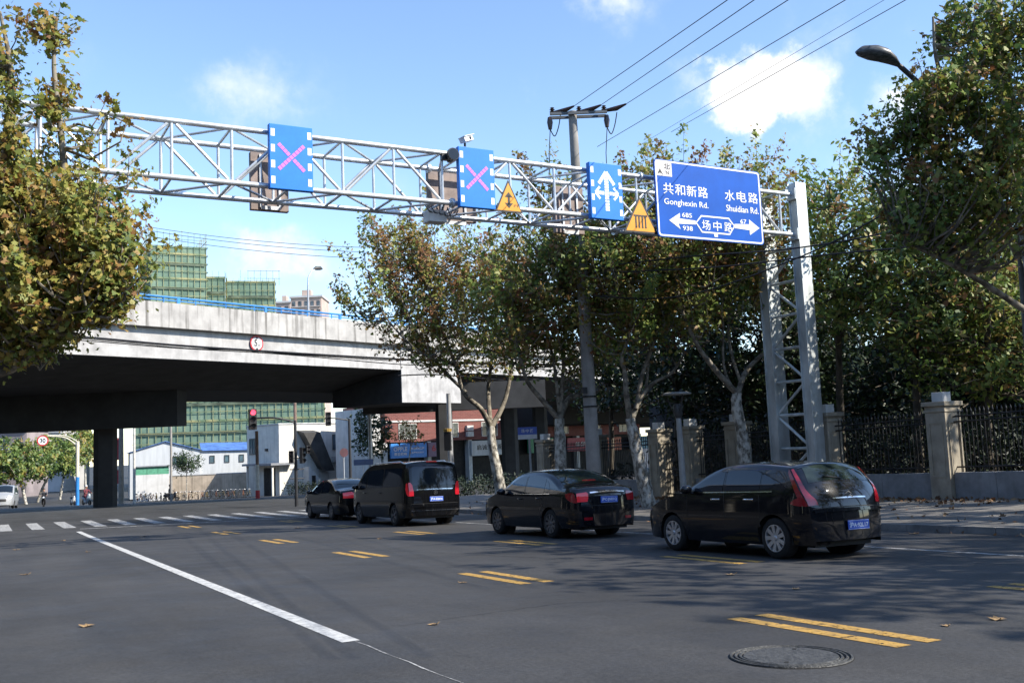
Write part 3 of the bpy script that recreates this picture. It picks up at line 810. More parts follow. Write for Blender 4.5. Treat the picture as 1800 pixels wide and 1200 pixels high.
sect(mb, [(DW + .05, 3.6), (DW + 14, 3.3), (DW + 14, 8.6), (DW + .05, 8.6)], sr, S1); mb.build('ramp_deck', mat('bridge_deep_shade', (.014, .014, .014), .95), ov, world=True)  # ramp colour blackened to paint in the shade it lies in
# height-limit sign on the fascia
RED_S = mat('sign_red', (.45, .02, .03), .5, var=.08)
q = None
for s in np.arange(-10, 10, .02):
    if px(op(s, .4, 8.1))[0] >= 449.5: q = op(s, .30, 8.09); break
hs = thing('height_limit_sign', 'round white height limit sign with red ring reading 5 m on the overpass', 'road sign', q, math.pi / 2 - OTH)
mb = MB(); mb.lathe([(0, 0), (.47, 0), (.47, .03), (0, .03)], n=40, axis='y'); mb.build('ring', RED_S, hs, smooth=30)
mb = MB(); mb.lathe([(0, -.004), (.385, -.004)], n=40, axis='y'); mb.build('face', WHITE_W, hs)
mb = MB(); F = lambda x, z: (x, -.008, z); letter(mb, '5', -.08, .02, .24, .42, F, .03); letter(mb, 'm', .17, -.13, .16, .12, F, .02)
mb.add([F(-.12, .385), F(.12, .385), F(0, .24)], [(0, 1, 2)]); mb.add([F(-.12, -.385), F(0, -.24), F(.12, -.385)], [(0, 1, 2)])
mb.build('lettering', BLACK_S, hs, fix=False)
mb = MB(); mb.box((0, .07, 0), (.5, .07, .06)); mb.build('bracket', GAL, hs)
# street lamp on the overpass
q = None
for s in np.arange(0, 20, .05):
    if px(op(s, .6, 10))[0] >= 542: q = op(s, .6, 8.88); break
dp = px(q)[2]; ztop = EYE[2] + (px((q[0], q[1], EYE[2]))[1] - 470) * dp / F_PX
LAMPG = mat('lamp_grey', (.42, .43, .44), .45, metal=.3, var=.08)
LAMPD = mat('lamp_dark', (.05, .05, .05), .5, var=.1)
bl = thing('bridge_lamp', 'thin grey street lamp standing on the overpass against the sky', 'street lamp', q, math.pi / 2 - OTH)
hh = ztop - 8.88
mb = MB(); mb.path([(0, 0, 0), (0, 0, hh * .7), (.05, 0, hh * .86), (.3, 0, hh * .95), (.62, 0, hh)], [.07, .055, .05, .045, .04], n=8); mb.build('pole', LAMPG, bl, smooth=50)
mb = MB(); mb.path([(.5, 0, hh - .02), (.7, 0, hh + .05), (1.05, 0, hh + .09), (1.22, 0, hh + .06)], [.05, .13, .13, .04], n=10); mb.build('lamp_head', LAMPD, bl, smooth=60)
# ================================================================== TREES
BARK = mat('plane_bark', (.58, .55, .48), .9, dark=(.13, .115, .09), scale=7, contrast=(.40, .58), bump=.3, bscale=25, vstretch=.6)
BARK_T = mat('twig_bark', (.27, .24, .19), .9, dark=(.10, .085, .065), scale=5, contrast=(.42, .58))
BARK_D = mat('dark_bark', (.10, .085, .065), .95, var=.3, scale=6, bump=.4, bscale=25, vstretch=.4)
L_GOLD = mat('leaves_gold', (.1, .1, .03), .55, tint=[(0.0657, 0.1041, 0.0239), (0.1405, 0.1891, 0.0375), (0.2438, 0.2741, 0.0546), (0.3187, 0.2837, 0.0597), (0.3562, 0.2364, 0.0597), (0.2812, 0.1418, 0.0443), (0.1875, 0.085, 0.0341)], translucent=.38)
L_OLIVE = mat('leaves_olive', (.1, .1, .03), .55, tint=[(0.062, 0.1069, 0.0247), (0.1109, 0.1817, 0.0342), (0.1885, 0.2672, 0.0493), (0.2661, 0.2992, 0.0665), (0.3105, 0.2458, 0.0665), (0.2883, 0.1497, 0.0531), (0.1996, 0.0855, 0.0379)], translucent=.38)
L_GREEN = mat('leaves_green', (.1, .1, .03), .5, tint=[(0.0407, 0.0758, 0.0187), (0.0712, 0.1222, 0.0262), (0.1145, 0.179, 0.0337), (0.1908, 0.2316, 0.0487), (0.2798, 0.2527, 0.0562), (0.2545, 0.1475, 0.0468)], translucent=.28)
L_HEDGE_SHADE = mat('leaves_hedge_shade', (.1, .1, .03), .6, tint=[(.006, .013, .005), (.010, .022, .007), (.018, .034, .010)], translucent=.1)  # hedge leaf colours darkened in place of canopy shade
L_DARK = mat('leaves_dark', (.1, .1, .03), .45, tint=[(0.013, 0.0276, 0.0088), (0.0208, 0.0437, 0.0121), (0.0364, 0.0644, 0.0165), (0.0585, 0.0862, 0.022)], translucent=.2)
_half = [(0, -.5), (.20, -.44), (.50, -.26), (.27, -.06), (.47, .20), (.16, .16), (0, .56)]
PLANE_LEAF = np.array(_half + [(-x, y) for x, y in _half[-2:0:-1]])
OVAL_LEAF = np.array([(0, -.5), (.26, -.15), (.24, .2), (0, .55), (-.24, .2), (-.26, -.15)])
def leaves(name, P, size, tint, m, parent, shape=PLANE_LEAF, lean=None):
    P = np.asarray(P, float); N = len(P); k = len(shape)
    n = rng.normal(size=(N, 3)) * .62 + np.array([.12, -.18, .55])
    if lean is not None: n += lean * .7
    n /= np.linalg.norm(n, axis=1)[:, None]
    t = np.cross(n, rng.normal(size=(N, 3))); t /= np.linalg.norm(t, axis=1)[:, None]
    b = np.cross(n, t)
    s = np.asarray(size)[:, None, None]
    # no two leaves alike: each outline is nudged, each blade curls and narrows by its own amount
    sx = shape[None, :, 0] * rng.uniform(.55, 1.1, N)[:, None] * (1 + rng.normal(size=(N, k)) * .20)
    sy = shape[None, :, 1] * (1 + rng.normal(size=(N, k)) * .14)
    curl = rng.uniform(-.15, .95, N)[:, None]
    x, y = sx[:, :, None], sy[:, :, None]
    droop = -((np.abs(sx) * .8 + np.maximum(sy, 0) ** 2 * .9) * curl)[:, :, None]
    V = P[:, None, :] + s * (t[:, None, :] * x + b[:, None, :] * y + n[:, None, :] * droop)
    V = V - np.array(parent.location)[None, None, :]
    me = bpy.data.meshes.new(name)
    me.vertices.add(N * k); me.vertices.foreach_set('co', V.reshape(-1).astype(np.float32))
    me.loops.add(N * k); me.loops.foreach_set('vertex_index', np.arange(N * k, dtype=np.int32))
    me.polygons.add(N); me.polygons.foreach_set('loop_start', np.arange(0, N * k, k, dtype=np.int32))
    me.update(calc_edges=True)
    a = me.attributes.new('tint', 'FLOAT', 'FACE'); a.data.foreach_set('value', np.clip(tint, 0, 1).astype(np.float32))
    me.materials.append(m)
    o = bpy.data.objects.new(name, me); COL.objects.link(o); o.parent = parent
    return o
def smooth_path(pts, n=5):
    pts = [np.array(p, float) for p in pts]; out = []
    for i in range(len(pts) - 1):
        p0 = pts[max(i - 1, 0)]; p1, p2 = pts[i], pts[i + 1]; p3 = pts[min(i + 2, len(pts) - 1)]
        for j in range(n):
            t = j / n
            out.append(.5 * ((2 * p1) + (-p0 + p2) * t + (2 * p0 - 5 * p1 + 4 * p2 - p3) * t * t + (-p0 + 3 * p1 - 3 * p2 + p3) * t ** 3))
    out.append(pts[-1]); return out
def tree(name, label, base, trunk, limbs, crowns, leafmat=L_OLIVE, bark=BARK, leaf=.2, per=42, group=None, tint=(.5, .22), shape=PLANE_LEAF, shoot=(.9, 1.9), upness=.9, twigs=True, sides=9, spread=.2, mindep=None):
    """trunk, limbs: [(points, r0, r1)]; crowns: [(centre, radii, shoots)]"""
    T = thing(name, label, 'tree', base, 0, group)
    mb = MB(); skel = []
    for pts, r0, r1 in trunk:
        p = smooth_path(pts); mb.path(p, list(np.linspace(r0, r1, len(p)) * (1 + .06 * rng.normal(size=len(p)))), n=sides); skel += [(q, r1) for q in p[len(p) // 2:]]
    mb.build('trunk', bark, T, smooth=70, world=True)
    bm_ = MB()
    for pts, r0, r1 in limbs:
        p = smooth_path(pts); bm_.path(p, list(np.linspace(r0, r1, len(p))), n=7); skel += [(q, r) for q, r in zip(p, np.linspace(r0, r1, len(p)))]
    SK = np.array([q for q, _ in skel]); SR = np.array([r for _, r in skel])
    LP, LT, LL = [], [], []
    axis = np.mean([c[0] for c in crowns], axis=0)
    for c, rad, ns in crowns:
        c = np.array(c, float); rad = np.array(rad, float)
        for _ in range(ns):
            d = rng.normal(size=3); d /= np.linalg.norm(d); rr = rng.random() ** .42
            s = c + d * rad * rr
            out = d * np.array([1, 1, .35])
            dirn = out * .55 + np.array([0, 0, upness]) + rng.normal(size=3) * .28; dirn /= np.linalg.norm(dirn)
            Ln = rng.uniform(*shoot) * (.65 + .35 * rr)
            e = s + dirn * Ln
            if twigs:
                i = np.argmin(((SK - s) ** 2).sum(1) + np.maximum(0, SK[:, 2] - s[2]) * 3)
                a = SK[i]; mid = (a + s) / 2 + np.array([0, 0, -.12]) * np.linalg.norm(s - a) + rng.normal(size=3) * .1
                kk = max(2, int(per * .28)); tt = rng.uniform(.35, 1, kk)[:, None]
                LP.append(a + (s - a) * tt + rng.normal(size=(kk, 3)) * spread * .9); LT.append(np.clip(rng.normal(tint[0], tint[1], kk), 0, 1)); LL.append(np.repeat(out[None, :], kk, 0))
                bm_.path([a, mid, s, (s + e) / 2 + rng.normal(size=3) * .05, e], [min(.035, SR[i]), .022, .015, .009, .004], n=4, cap=False)
            m = max(5, int(per * Ln / 1.4 * rng.uniform(.6, 1.3)))
            t = rng.random(m) ** .65 * 1.08
            p = s + dirn * (t * Ln)[:, None] + rng.normal(size=(m, 3)) * (spread * (1.1 - .62 * t))[:, None]
            LP.append(p); base_t = np.clip(rng.normal(tint[0], tint[1]), .02, .98); LT.append(np.clip(base_t + rng.normal(size=m) * .14, 0, 1)); LL.append(np.repeat(out[None, :], m, 0))
    bm_.build('branches', BARK_T if bark is BARK else bark, T, smooth=70, world=True, fix=False)
    LP = np.concatenate(LP); LT = np.concatenate(LT); LL = np.concatenate(LL)
    if mindep:
        ok = (LP - EYE) @ FW > mindep; LP, LT, LL = LP[ok], LT[ok], LL[ok]
    leaves('crown', LP, leaf * rng.uniform(.5, 1.35, len(LP)), LT, leafmat, T, shape, LL)
    return T
ROWG = 'plane trees along the footway'
def row_tree(label, dep, trunk_px, limbs_px, crowns, r=.21, **kw):
    P = lambda x, y, dd=0: at(x, y, dep + dd)
    t = [P(*q) for q in trunk_px]
    b = t[0].copy(); b[2] = zg(b[0], b[1]); 
    t[0] = b - np.array([0, 0, .1])
    limbs = [([P(*q) for q in l], r0, .025) for l, r0 in limbs_px]
    cr = [(P(x, y, dd), (rx, ry, rz), n) for x, y, dd, rx, ry, rz, n in crowns]
    return tree('plane_tree', label, b, [(t, r * 1.15, r * .72)], limbs, cr, group=ROWG, **kw)
# four pale-barked plane trees between the kerb and the fence, from far to near
row_tree('pale plane tree behind the black van, its crown over the overpass parapet', 37.5,
         [(884, 905), (876, 840), (866, 790), (862, 748)],
         [([(862, 750), (845, 718, -.5), (815, 690, -1), (800, 640, -1.2), (770, 560, -1.5), (745, 480, -1.5)], .12), ([(862, 750), (858, 690, .4), (862, 650, .6), (872, 560, .8), (868, 460, 1)], .11),
          ([(864, 750), (885, 710, .3), (897, 660, .5), (905, 590, .6), (925, 500, 1)], .12), ([(820, 690, -1), (770, 640, -1.4), (720, 560, -2), (690, 480, -2)], .07), ([(800, 640, -1), (740, 620, -2.4), (680, 560, -2.6), (650, 500, -2.4)], .05)],
         [((710), 520, -1.2, 1.9, 1.9, 1.9, 62), (660, 540, -2, 1.0, 1.2, 1.1, 16), (790, 490, 0, 2.3, 2.3, 2.2, 95), (870, 520, .8, 2.2, 2.2, 2.2, 80), (700, 450, -1, 1.2, 1.3, 1.1, 28), (790, 600, -1, 1.7, 1.6, .9, 36), (880, 600, .5, 1.4, 1.5, .8, 28), (720, 600, -1.6, 1.1, 1.1, .8, 16), (765, 640, -1.2, 1.0, 1.0, .5, 18), (850, 640, -.3, 1.2, 1.2, .45, 18)], leaf=.138, per=46, tint=(.58, .2))
row_tree('pale forked plane tree behind the black saloon car, next to the concrete pole', 33.0,
         [(988, 905), (986, 830), (984, 770), (983, 735)],
         [([(983, 737), (955, 705, -.3), (928, 672, -.6), (918, 640, -.8), (905, 590, -1), (900, 520, -1)], .10), ([(983, 737), (1000, 700, .3), (1020, 690, .6), (1045, 640, 1), (1060, 560, 1.2)], .11),
          ([(984, 735), (978, 670, 0), (968, 610, .2), (955, 590, .3), (945, 520, .4)], .07), ([(984, 735), (990, 650, 0), (992, 560, 0), (985, 470, 0)], .08)],
         [(960, 500, 0, 2.2, 2.2, 2.2, 90), (1010, 470, .6, 1.9, 1.9, 1.9, 66), (900, 560, -.6, 1.3, 1.4, 1.0, 26), (1000, 590, .5, 1.7, 1.6, .9, 36), (985, 385, 0, 1.1, 1.2, .9, 16), (955, 365, 0, .25, .3, .6, 4), (930, 630, -.3, 1.2, 1.2, .5, 20), (1010, 640, .6, 1.2, 1.2, .5, 16)], leaf=.138, per=60, mindep=29.0, tint=(.56, .22))
row_tree('pale leaning plane tree at the kerb between the saloon and the hatchback', 31.6,
         [(1143, 903), (1126, 825), (1113, 762), (1108, 735)],
         [([(1108, 738), (1102, 700, -.2), (1098, 652, -.3), (1093, 630, -.4), (1106, 588, -.5), (1108, 545, -.5), (1100, 470, -.6)], .11), ([(1110, 740), (1125, 702, .2), (1150, 672, .4), (1183, 653, .6), (1215, 600, .9)], .10),
          ([(1118, 718), (1130, 655, .2), (1148, 605, .3), (1160, 540, .4), (1165, 440, .4)], .08), ([(1135, 690, .3), (1140, 640, .6), (1142, 600, .8)], .05)],
         [(1110, 480, 0, 2.1, 2.1, 2.0, 84), (1170, 490, .4, 1.9, 1.9, 1.9, 66), (1180, 355, .3, .9, 1.0, .8, 16), (1115, 335, -.2, .30, .4, .6, 6), (1183, 310, .3, .25, .3, .5, 5), (1120, 400, 0, 1.7, 1.8, 1.2, 44), (1150, 590, .6, 1.5, 1.5, .8, 30), (1090, 590, -.5, 1.0, 1.0, .8, 16)], leaf=.135, per=62, mindep=29.0, tint=(.58, .22))
row_tree('pale wide-forked plane tree beside the silver gantry column', 31.2,
         [(1318, 890), (1311, 820), (1306, 770), (1295, 715), (1296, 690)],
         [([(1296, 692), (1270, 664, -.2), (1245, 634, -.4), (1222, 600, -.6), (1200, 548, -.7), (1190, 500, -.8), (1180, 420, -.8)], .11), ([(1297, 692), (1310, 655, .3), (1335, 627, .5), (1352, 612, .6), (1346, 560, .8), (1352, 480, 1)], .10),
          ([(1285, 678), (1272, 640, 0), (1271, 560, .2), (1265, 480, .2)], .05), ([(1302, 670, .2), (1285, 618, .5), (1281, 560, .8), (1290, 460, 1)], .06)],
         [(1250, 470, 0, 1.9, 1.9, 1.8, 74), (1320, 480, .6, 1.6, 1.7, 1.8, 56), (1330, 375, .6, .5, .6, .7, 10), (1282, 355, .2, .6, .7, .6, 10), (1325, 320, .6, .2, .25, .4, 4), (1240, 560, -.4, 1.2, 1.2, .6, 20), (1330, 380, .6, 1.2, 1.2, .9, 24), (1250, 390, .1, 1.4, 1.4, 1, 26)], leaf=.130, per=60, mindep=29.6, tint=(.54, .2))
# the tree at the left edge: its trunk stands beyond the frame on the other footway
dep = 15.6
tb = at(-190, 950, dep); tb[2] = road_z(tb[0], tb[1])
A = lambda x, y, dd=0: at(x, y, dep + dd)
tree('plane_tree', 'golden brown leaved plane tree hiding the far end of the gantry truss', tb,
     [([tb - [0, 0, .1], A(-170, 800), A(-150, 700), A(-130, 640)], .24, .17)],
     [([A(-130, 640), A(-40, 640), A(30, 600), A(80, 520), A(120, 420), A(110, 260), A(95, 120), A(100, 30)], .14, .02), ([A(-60, 655), A(20, 650), A(110, 570, -.3), A(200, 480, -.3)], .08, .02), ([A(-130, 640), A(-60, 500), A(0, 350), A(20, 150), A(0, 20)], .14, .02), ([A(30, 600), A(60, 560), A(40, 480)], .06, .02)],
     [(A(95, 455), (1.15, 1.3, .62), 92), (A(165, 470, -.2), (.52, .8, .60), 46), (A(20, 545), (1.0, 1.2, .58), 66), (A(150, 535, -.2), (.70, .8, .34), 40), (A(120, 390), (.75, 1.0, .35), 34), (A(10, 370), (.9, 1.1, .5), 44), (A(45, 310), (.32, .6, .2), 10), (A(55, 600), (.7, .8, .25), 26), (A(88, 185), (.14, .3, .40), 9), (A(95, 60), (.10, .15, .38), 6), (A(-5, 110), (.12, .3, .4), 6), (A(15, 270), (.25, .5, .28), 8), (A(158, 235, .1), (.04, .06, .2), 2), (A(140, 300, .1), (.15, .2, .08), 2), (A(212, 250), (.02, .04, .1), 1), (A(222, 330, .1), (.10, .2, .12), 2), (A(222, 440), (.2, .3, .25), 6), (A(-90, 430), (1.3, 1.5, 1.6), 60), (A(225, 535, -.2), (.28, .3, .14), 8), (A(110, 585), (.35, .4, .12), 8)],
     leafmat=L_GOLD, leaf=.105, per=92, tint=(.46, .22), shoot=(.4, 1.0), group='plane trees on the left footway', sides=10, spread=.14)
# the large plane tree at the upper right
dep = 18.0
tb = at(1875, 935, dep); tb[2] = pave_z(tb[0], tb[1])
tree('plane_tree', 'tall plane tree whose leaves hide the street lamp arm', tb,
     [([tb - [0, 0, .1], A(1845, 700, 2.4), A(1808, 400, 2.4), A(1775, 200, 2.4), A(1755, 110, 2.4), A(1745, -60, 2.4)], .25, .13)],
     [([A(1792, 450, 2.4), A(1720, 330, 2.2), A(1650, 260, 2), A(1560, 220, 1.8)], .09, .02), ([A(1780, 300, 2.4), A(1700, 200, 2), A(1650, 120, 1.6), A(1640, 30, 1.6)], .09, .02), ([A(1825, 560, 2.4), A(1700, 480, 1.8), A(1600, 430, 1.4)], .08, .02), ([A(1770, 200, 2.4), A(1850, 100, 2), A(1870, -40, 2)], .09, .02)],
     [(A(1745, 80, 2), (.75, 1.2, 1.0), 46), (A(1830, 60, 2.6), (.9, 1.2, 1.2), 40), (A(1685, 70, 1.8), (.28, .5, .6), 12), (A(1770, 240, 1.2), (.9, 1.0, .8), 40), (A(1690, 340, 1.6), (1.2, 1.4, .7), 56), (A(1600, 300, 1.6), (.7, .9, .45), 26), (A(1560, 245, 1.7), (.22, .4, .25), 6), (A(1790, 380, 1), (.9, 1.0, .8), 36), (A(1715, 200, 1.6), (.45, .8, .4), 18), (A(1655, 175, 1.3), (.42, .6, .35), 26), (A(1640, 240, 1.3), (.45, .6, .35), 20), (A(1900, 100, 2.5), (1.2, 1.4, 1.6), 40), (A(1630, 400, 1.6), (.9, .9, .4), 26)],
     leafmat=L_OLIVE, leaf=.118, per=74, tint=(.42, .2), shoot=(.4, .95), group=ROWG, sides=10, spread=.17)
# trees in the grounds behind the fence
BG_ = 'dense trees in the grounds behind the fence'
def back_tree(label, x, y, dep, rads, top, n, lm=L_GREEN, leaf=.23, trunk_r=.16, per=44, low=760, xt=None):
    c = at(x, (top + low) / 2, dep); rz_c = (low - top) / 2 / F_PX * dep * .8
    b = c.copy(); bx = at(xt if xt else x, low, dep); b[0], b[1] = bx[0], bx[1]; b[2] = pave_z(24, b[1])
    h = c[2] - b[2]
    mid = c + np.array([0, 0, -rz_c * .5])
    limbs = [([mid, c + np.array([math.cos(k * 1.3) * rads * .4, math.sin(k * 1.3) * rads * .4, 0]), c + np.array([math.cos(k * 1.3) * rads * .7, math.sin(k * 1.3) * rads * .7, rz_c * .6])], .07, .02) for k in range(5)]
    return tree('broadleaf_tree', label, b, [([b - [0, 0, .1], b + (mid - b) * .5 + [.1, .1, 0], mid, c + [0, 0, rz_c * .6]], trunk_r, .05)], limbs,
                [(c, (rads, rads, rz_c), n), (c + [0, 0, rz_c * .55], (rads * .6, rads * .6, rz_c * .5), n // 4), (c + [rads * .3, -rads * .3, -rz_c * .5], (rads * .7, rads * .7, rz_c * .4), n // 4)],
                leafmat=lm, bark=BARK_D, leaf=leaf, per=per, group=BG_, shape=OVAL_LEAF, shoot=(.6, 1.5), upness=.5, twigs=True, sides=7, spread=.26, tint=(.42, .22))
back_tree('round topped olive tree behind the fence next to the gantry column', 1465, 0, 33, 2.3, 240, 105, low=640, lm=L_OLIVE, leaf=.19)
back_tree('broad green tree with bare thin trunk behind the beige fence pillar', 1600, 0, 30.5, 2.6, 310, 150, low=700, xt=1606, lm=L_GREEN, leaf=.2)
back_tree('yellow green bushy tree behind the railing at the right edge', 1730, 0, 28.5, 2.3, 340, 140, low=770, lm=L_OLIVE, leaf=.19)
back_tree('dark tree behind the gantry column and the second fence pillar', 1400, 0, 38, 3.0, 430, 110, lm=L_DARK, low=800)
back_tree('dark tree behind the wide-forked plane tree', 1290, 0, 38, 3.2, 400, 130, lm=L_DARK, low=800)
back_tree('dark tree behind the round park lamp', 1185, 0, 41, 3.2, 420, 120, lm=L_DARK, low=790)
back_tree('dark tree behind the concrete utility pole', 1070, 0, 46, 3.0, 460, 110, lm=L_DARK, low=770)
b = np.array([30.5, 20.5, pave_z(24, 20)])  # added tree, placed to shade the fence pillars
tree('broadleaf_tree', 'tall dark tree right behind the railing, between the gantry column and the bare trunk', b, [([b, b + [0, 0, 3], b + [0, 0, 7]], .16, .06)], [([b + [0, 0, 3.5], b + [1.5, 0, 7]], .07, .02), ([b + [0, 0, 3.5], b + [-1.5, .4, 7]], .07, .02)], [(b + [0, 0, 7.3], (2.8, 2.8, 2.4), 120)], leafmat=L_GREEN, bark=BARK_D, leaf=.2, per=44, group=BG_, shape=OVAL_LEAF, shoot=(.6, 1.5), upness=.5, sides=7, spread=.26)
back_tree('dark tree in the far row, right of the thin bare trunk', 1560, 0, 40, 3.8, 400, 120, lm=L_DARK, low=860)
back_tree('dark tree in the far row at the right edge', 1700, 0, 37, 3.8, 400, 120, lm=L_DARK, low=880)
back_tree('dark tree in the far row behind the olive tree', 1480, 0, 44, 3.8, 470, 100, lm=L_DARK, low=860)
# trees behind the camera on the same footway: out of the picture, but their shade lies across the lanes
for i, (x, y, r_, zc_, n) in enumerate([(19.5, 7.6, 2.8, 8.6, 80), (18.6, 1.5, 3.4, 8.4, 100), (18.2, -5.0, 3.6, 8.2, 110), (18.0, -12.5, 3.6, 8.6, 100), (27.5, 8, 3.6, 10, 100), (26.5, 1, 4.4, 11, 120), (27, -8, 4.4, 11.5, 120)]):
    b = np.array([x, y, pave_z(min(x, 24), y)]); c = b + [0, 0, zc_]
    tree('plane_tree', 'plane tree outside the right edge, shading the lanes, %s' % ['nearest the corner tree', 'second from the corner tree', 'third from the corner tree', 'last along the kerb', 'inside the fence, nearest', 'inside the fence, middle', 'inside the fence, last'][i], b, [([b, b + [0, 0, 3], c], .22, .08)], [([b + [0, 0, 3], c + [1.5, 0, -.5]], .1, .03), ([b + [0, 0, 3], c + [-1.5, .3, -.5]], .1, .03)],
         [(c, (r_, r_, r_ * .85), n)], leaf=.30, per=34, twigs=False, group=ROWG, shape=OVAL_LEAF, shoot=(1, 2), spread=.3)
# hedge masses added inside the fence to keep the ground behind it dark
def hedge(name, label, x0, x1, y0, y1, h, n, lm=L_HEDGE_SHADE, leaf=.16):
    b = ((x0 + x1) / 2, (y0 + y1) / 2, pave_z(24, (y0 + y1) / 2) - .02)
    T = thing(name, label, 'hedge', b)
    mb = MB()
    for _ in range(60):
        p = (random.uniform(x0, x1), random.uniform(y0, y1)); z = pave_z(24, p[1]); mb.path([(p[0], p[1], z), (p[0] + .1, p[1] + .1, z + h * .5), (p[0] + random.uniform(-.3, .3), p[1] + random.uniform(-.3, .3), z + h * .9)], [.03, .02, .008], n=4)
    mb.build('stems', BARK_D, T, world=True)['kind'] = 'stuff'
    P = np.stack([rng.uniform(x0, x1, n), rng.uniform(y0, y1, n), rng.random(n) ** .7 * h], 1)
    P[:, 2] *= 1 + .18 * np.sin(P[:, 1] * 2.1) * np.cos(P[:, 0] * 1.7)
    P[:, 2] += np.array([pave_z(24, y) for y in P[:, 1]])
    leaves('foliage', P, leaf * rng.uniform(.7, 1.3, n), np.clip(rng.normal(.4, .25, n), 0, 1), lm, T, OVAL_LEAF)
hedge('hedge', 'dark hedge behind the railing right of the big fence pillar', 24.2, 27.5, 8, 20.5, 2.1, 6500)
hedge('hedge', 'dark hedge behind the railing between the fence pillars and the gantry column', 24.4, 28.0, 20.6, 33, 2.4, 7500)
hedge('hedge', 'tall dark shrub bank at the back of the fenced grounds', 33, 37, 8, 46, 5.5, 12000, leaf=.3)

# the other side of the street, outside the left edge: what the cars' flanks and windows mirror
for i, y in enumerate((-8, 4, 26, 36, 46)):
    b = np.array([-9.5, y, road_z(-9.5, y)]); c = b + [0, 0, 7.0]
    tree('plane_tree', 'plane tree on the left footway outside the picture, %s from the camera' % ['just behind', 'first ahead', 'second ahead', 'third ahead', 'fourth ahead'][i], b, [([b, b + [0, 0, 3], c], .22, .08)], [([b + [0, 0, 3], c + [1.5, 0, -.5]], .1, .03), ([b + [0, 0, 3], c + [-1.5, .3, -.5]], .1, .03)],
         [(c - [0, 0, 1], (3.2, 4.4, 4.2), 150)], leafmat=L_DARK, leaf=.34, per=34, twigs=False, group='plane trees on the left footway', shape=OVAL_LEAF, shoot=(1, 2), spread=.3)
# ================================================================== VEHICLES
PAINT = mat('car_paint_black', (.003, .003, .0035), .3, var=.02, coat=1.0, spec=.08)
PAINT_BL = mat('car_paint_blue_black', (.003, .0035, .006), .3, var=.02, coat=1.0, spec=.08)
GLASS = mat('car_glass', (.012, .018, .026), .03, var=.02, spec=.6)
GLASS_G = mat('car_glass_green', (.02, .03, .027), .03, var=.3, scale=2.5, spec=.5)
TRIM = mat('car_black_trim', (.012, .012, .012), .6, var=.1)
TYRE = mat('tyre_rubber', (.014, .014, .014), .85, var=.2, scale=20)
ALLOY = mat('alloy_rim', (.62, .62, .63), .3, metal=.7, var=.06)
ALLOY_D = mat('alloy_rim_dark', (.16, .16, .165), .35, metal=.6, var=.06)
CHROME = mat('chrome', (.75, .75, .76), .12, metal=1.0, var=.02)
TAIL = mat('tail_lamp', (.30, .006, .014), .15, coat=1, var=.06, scale=14)
TAIL_ON = mat('tail_lamp_lit', (.34, .006, .014), .2, coat=1, var=.04, emit=(1, .03, .05), estr=.08)
PLATE_B = mat('plate_blue', (.02, .09, .48), .4, var=.04)
PLATE_W = mat('plate_white', (.70, .74, .80), .5, var=.04)
def chaikin(p, n=2):
    for _ in range(n):
        q = [p[0]]
        for a, b in zip(p[:-1], p[1:]): q += [(a[0] * .75 + b[0] * .25, a[1] * .75 + b[1] * .25), (a[0] * .25 + b[0] * .75, a[1] * .25 + b[1] * .75)]
        q.append(p[-1]); p = q
    return p
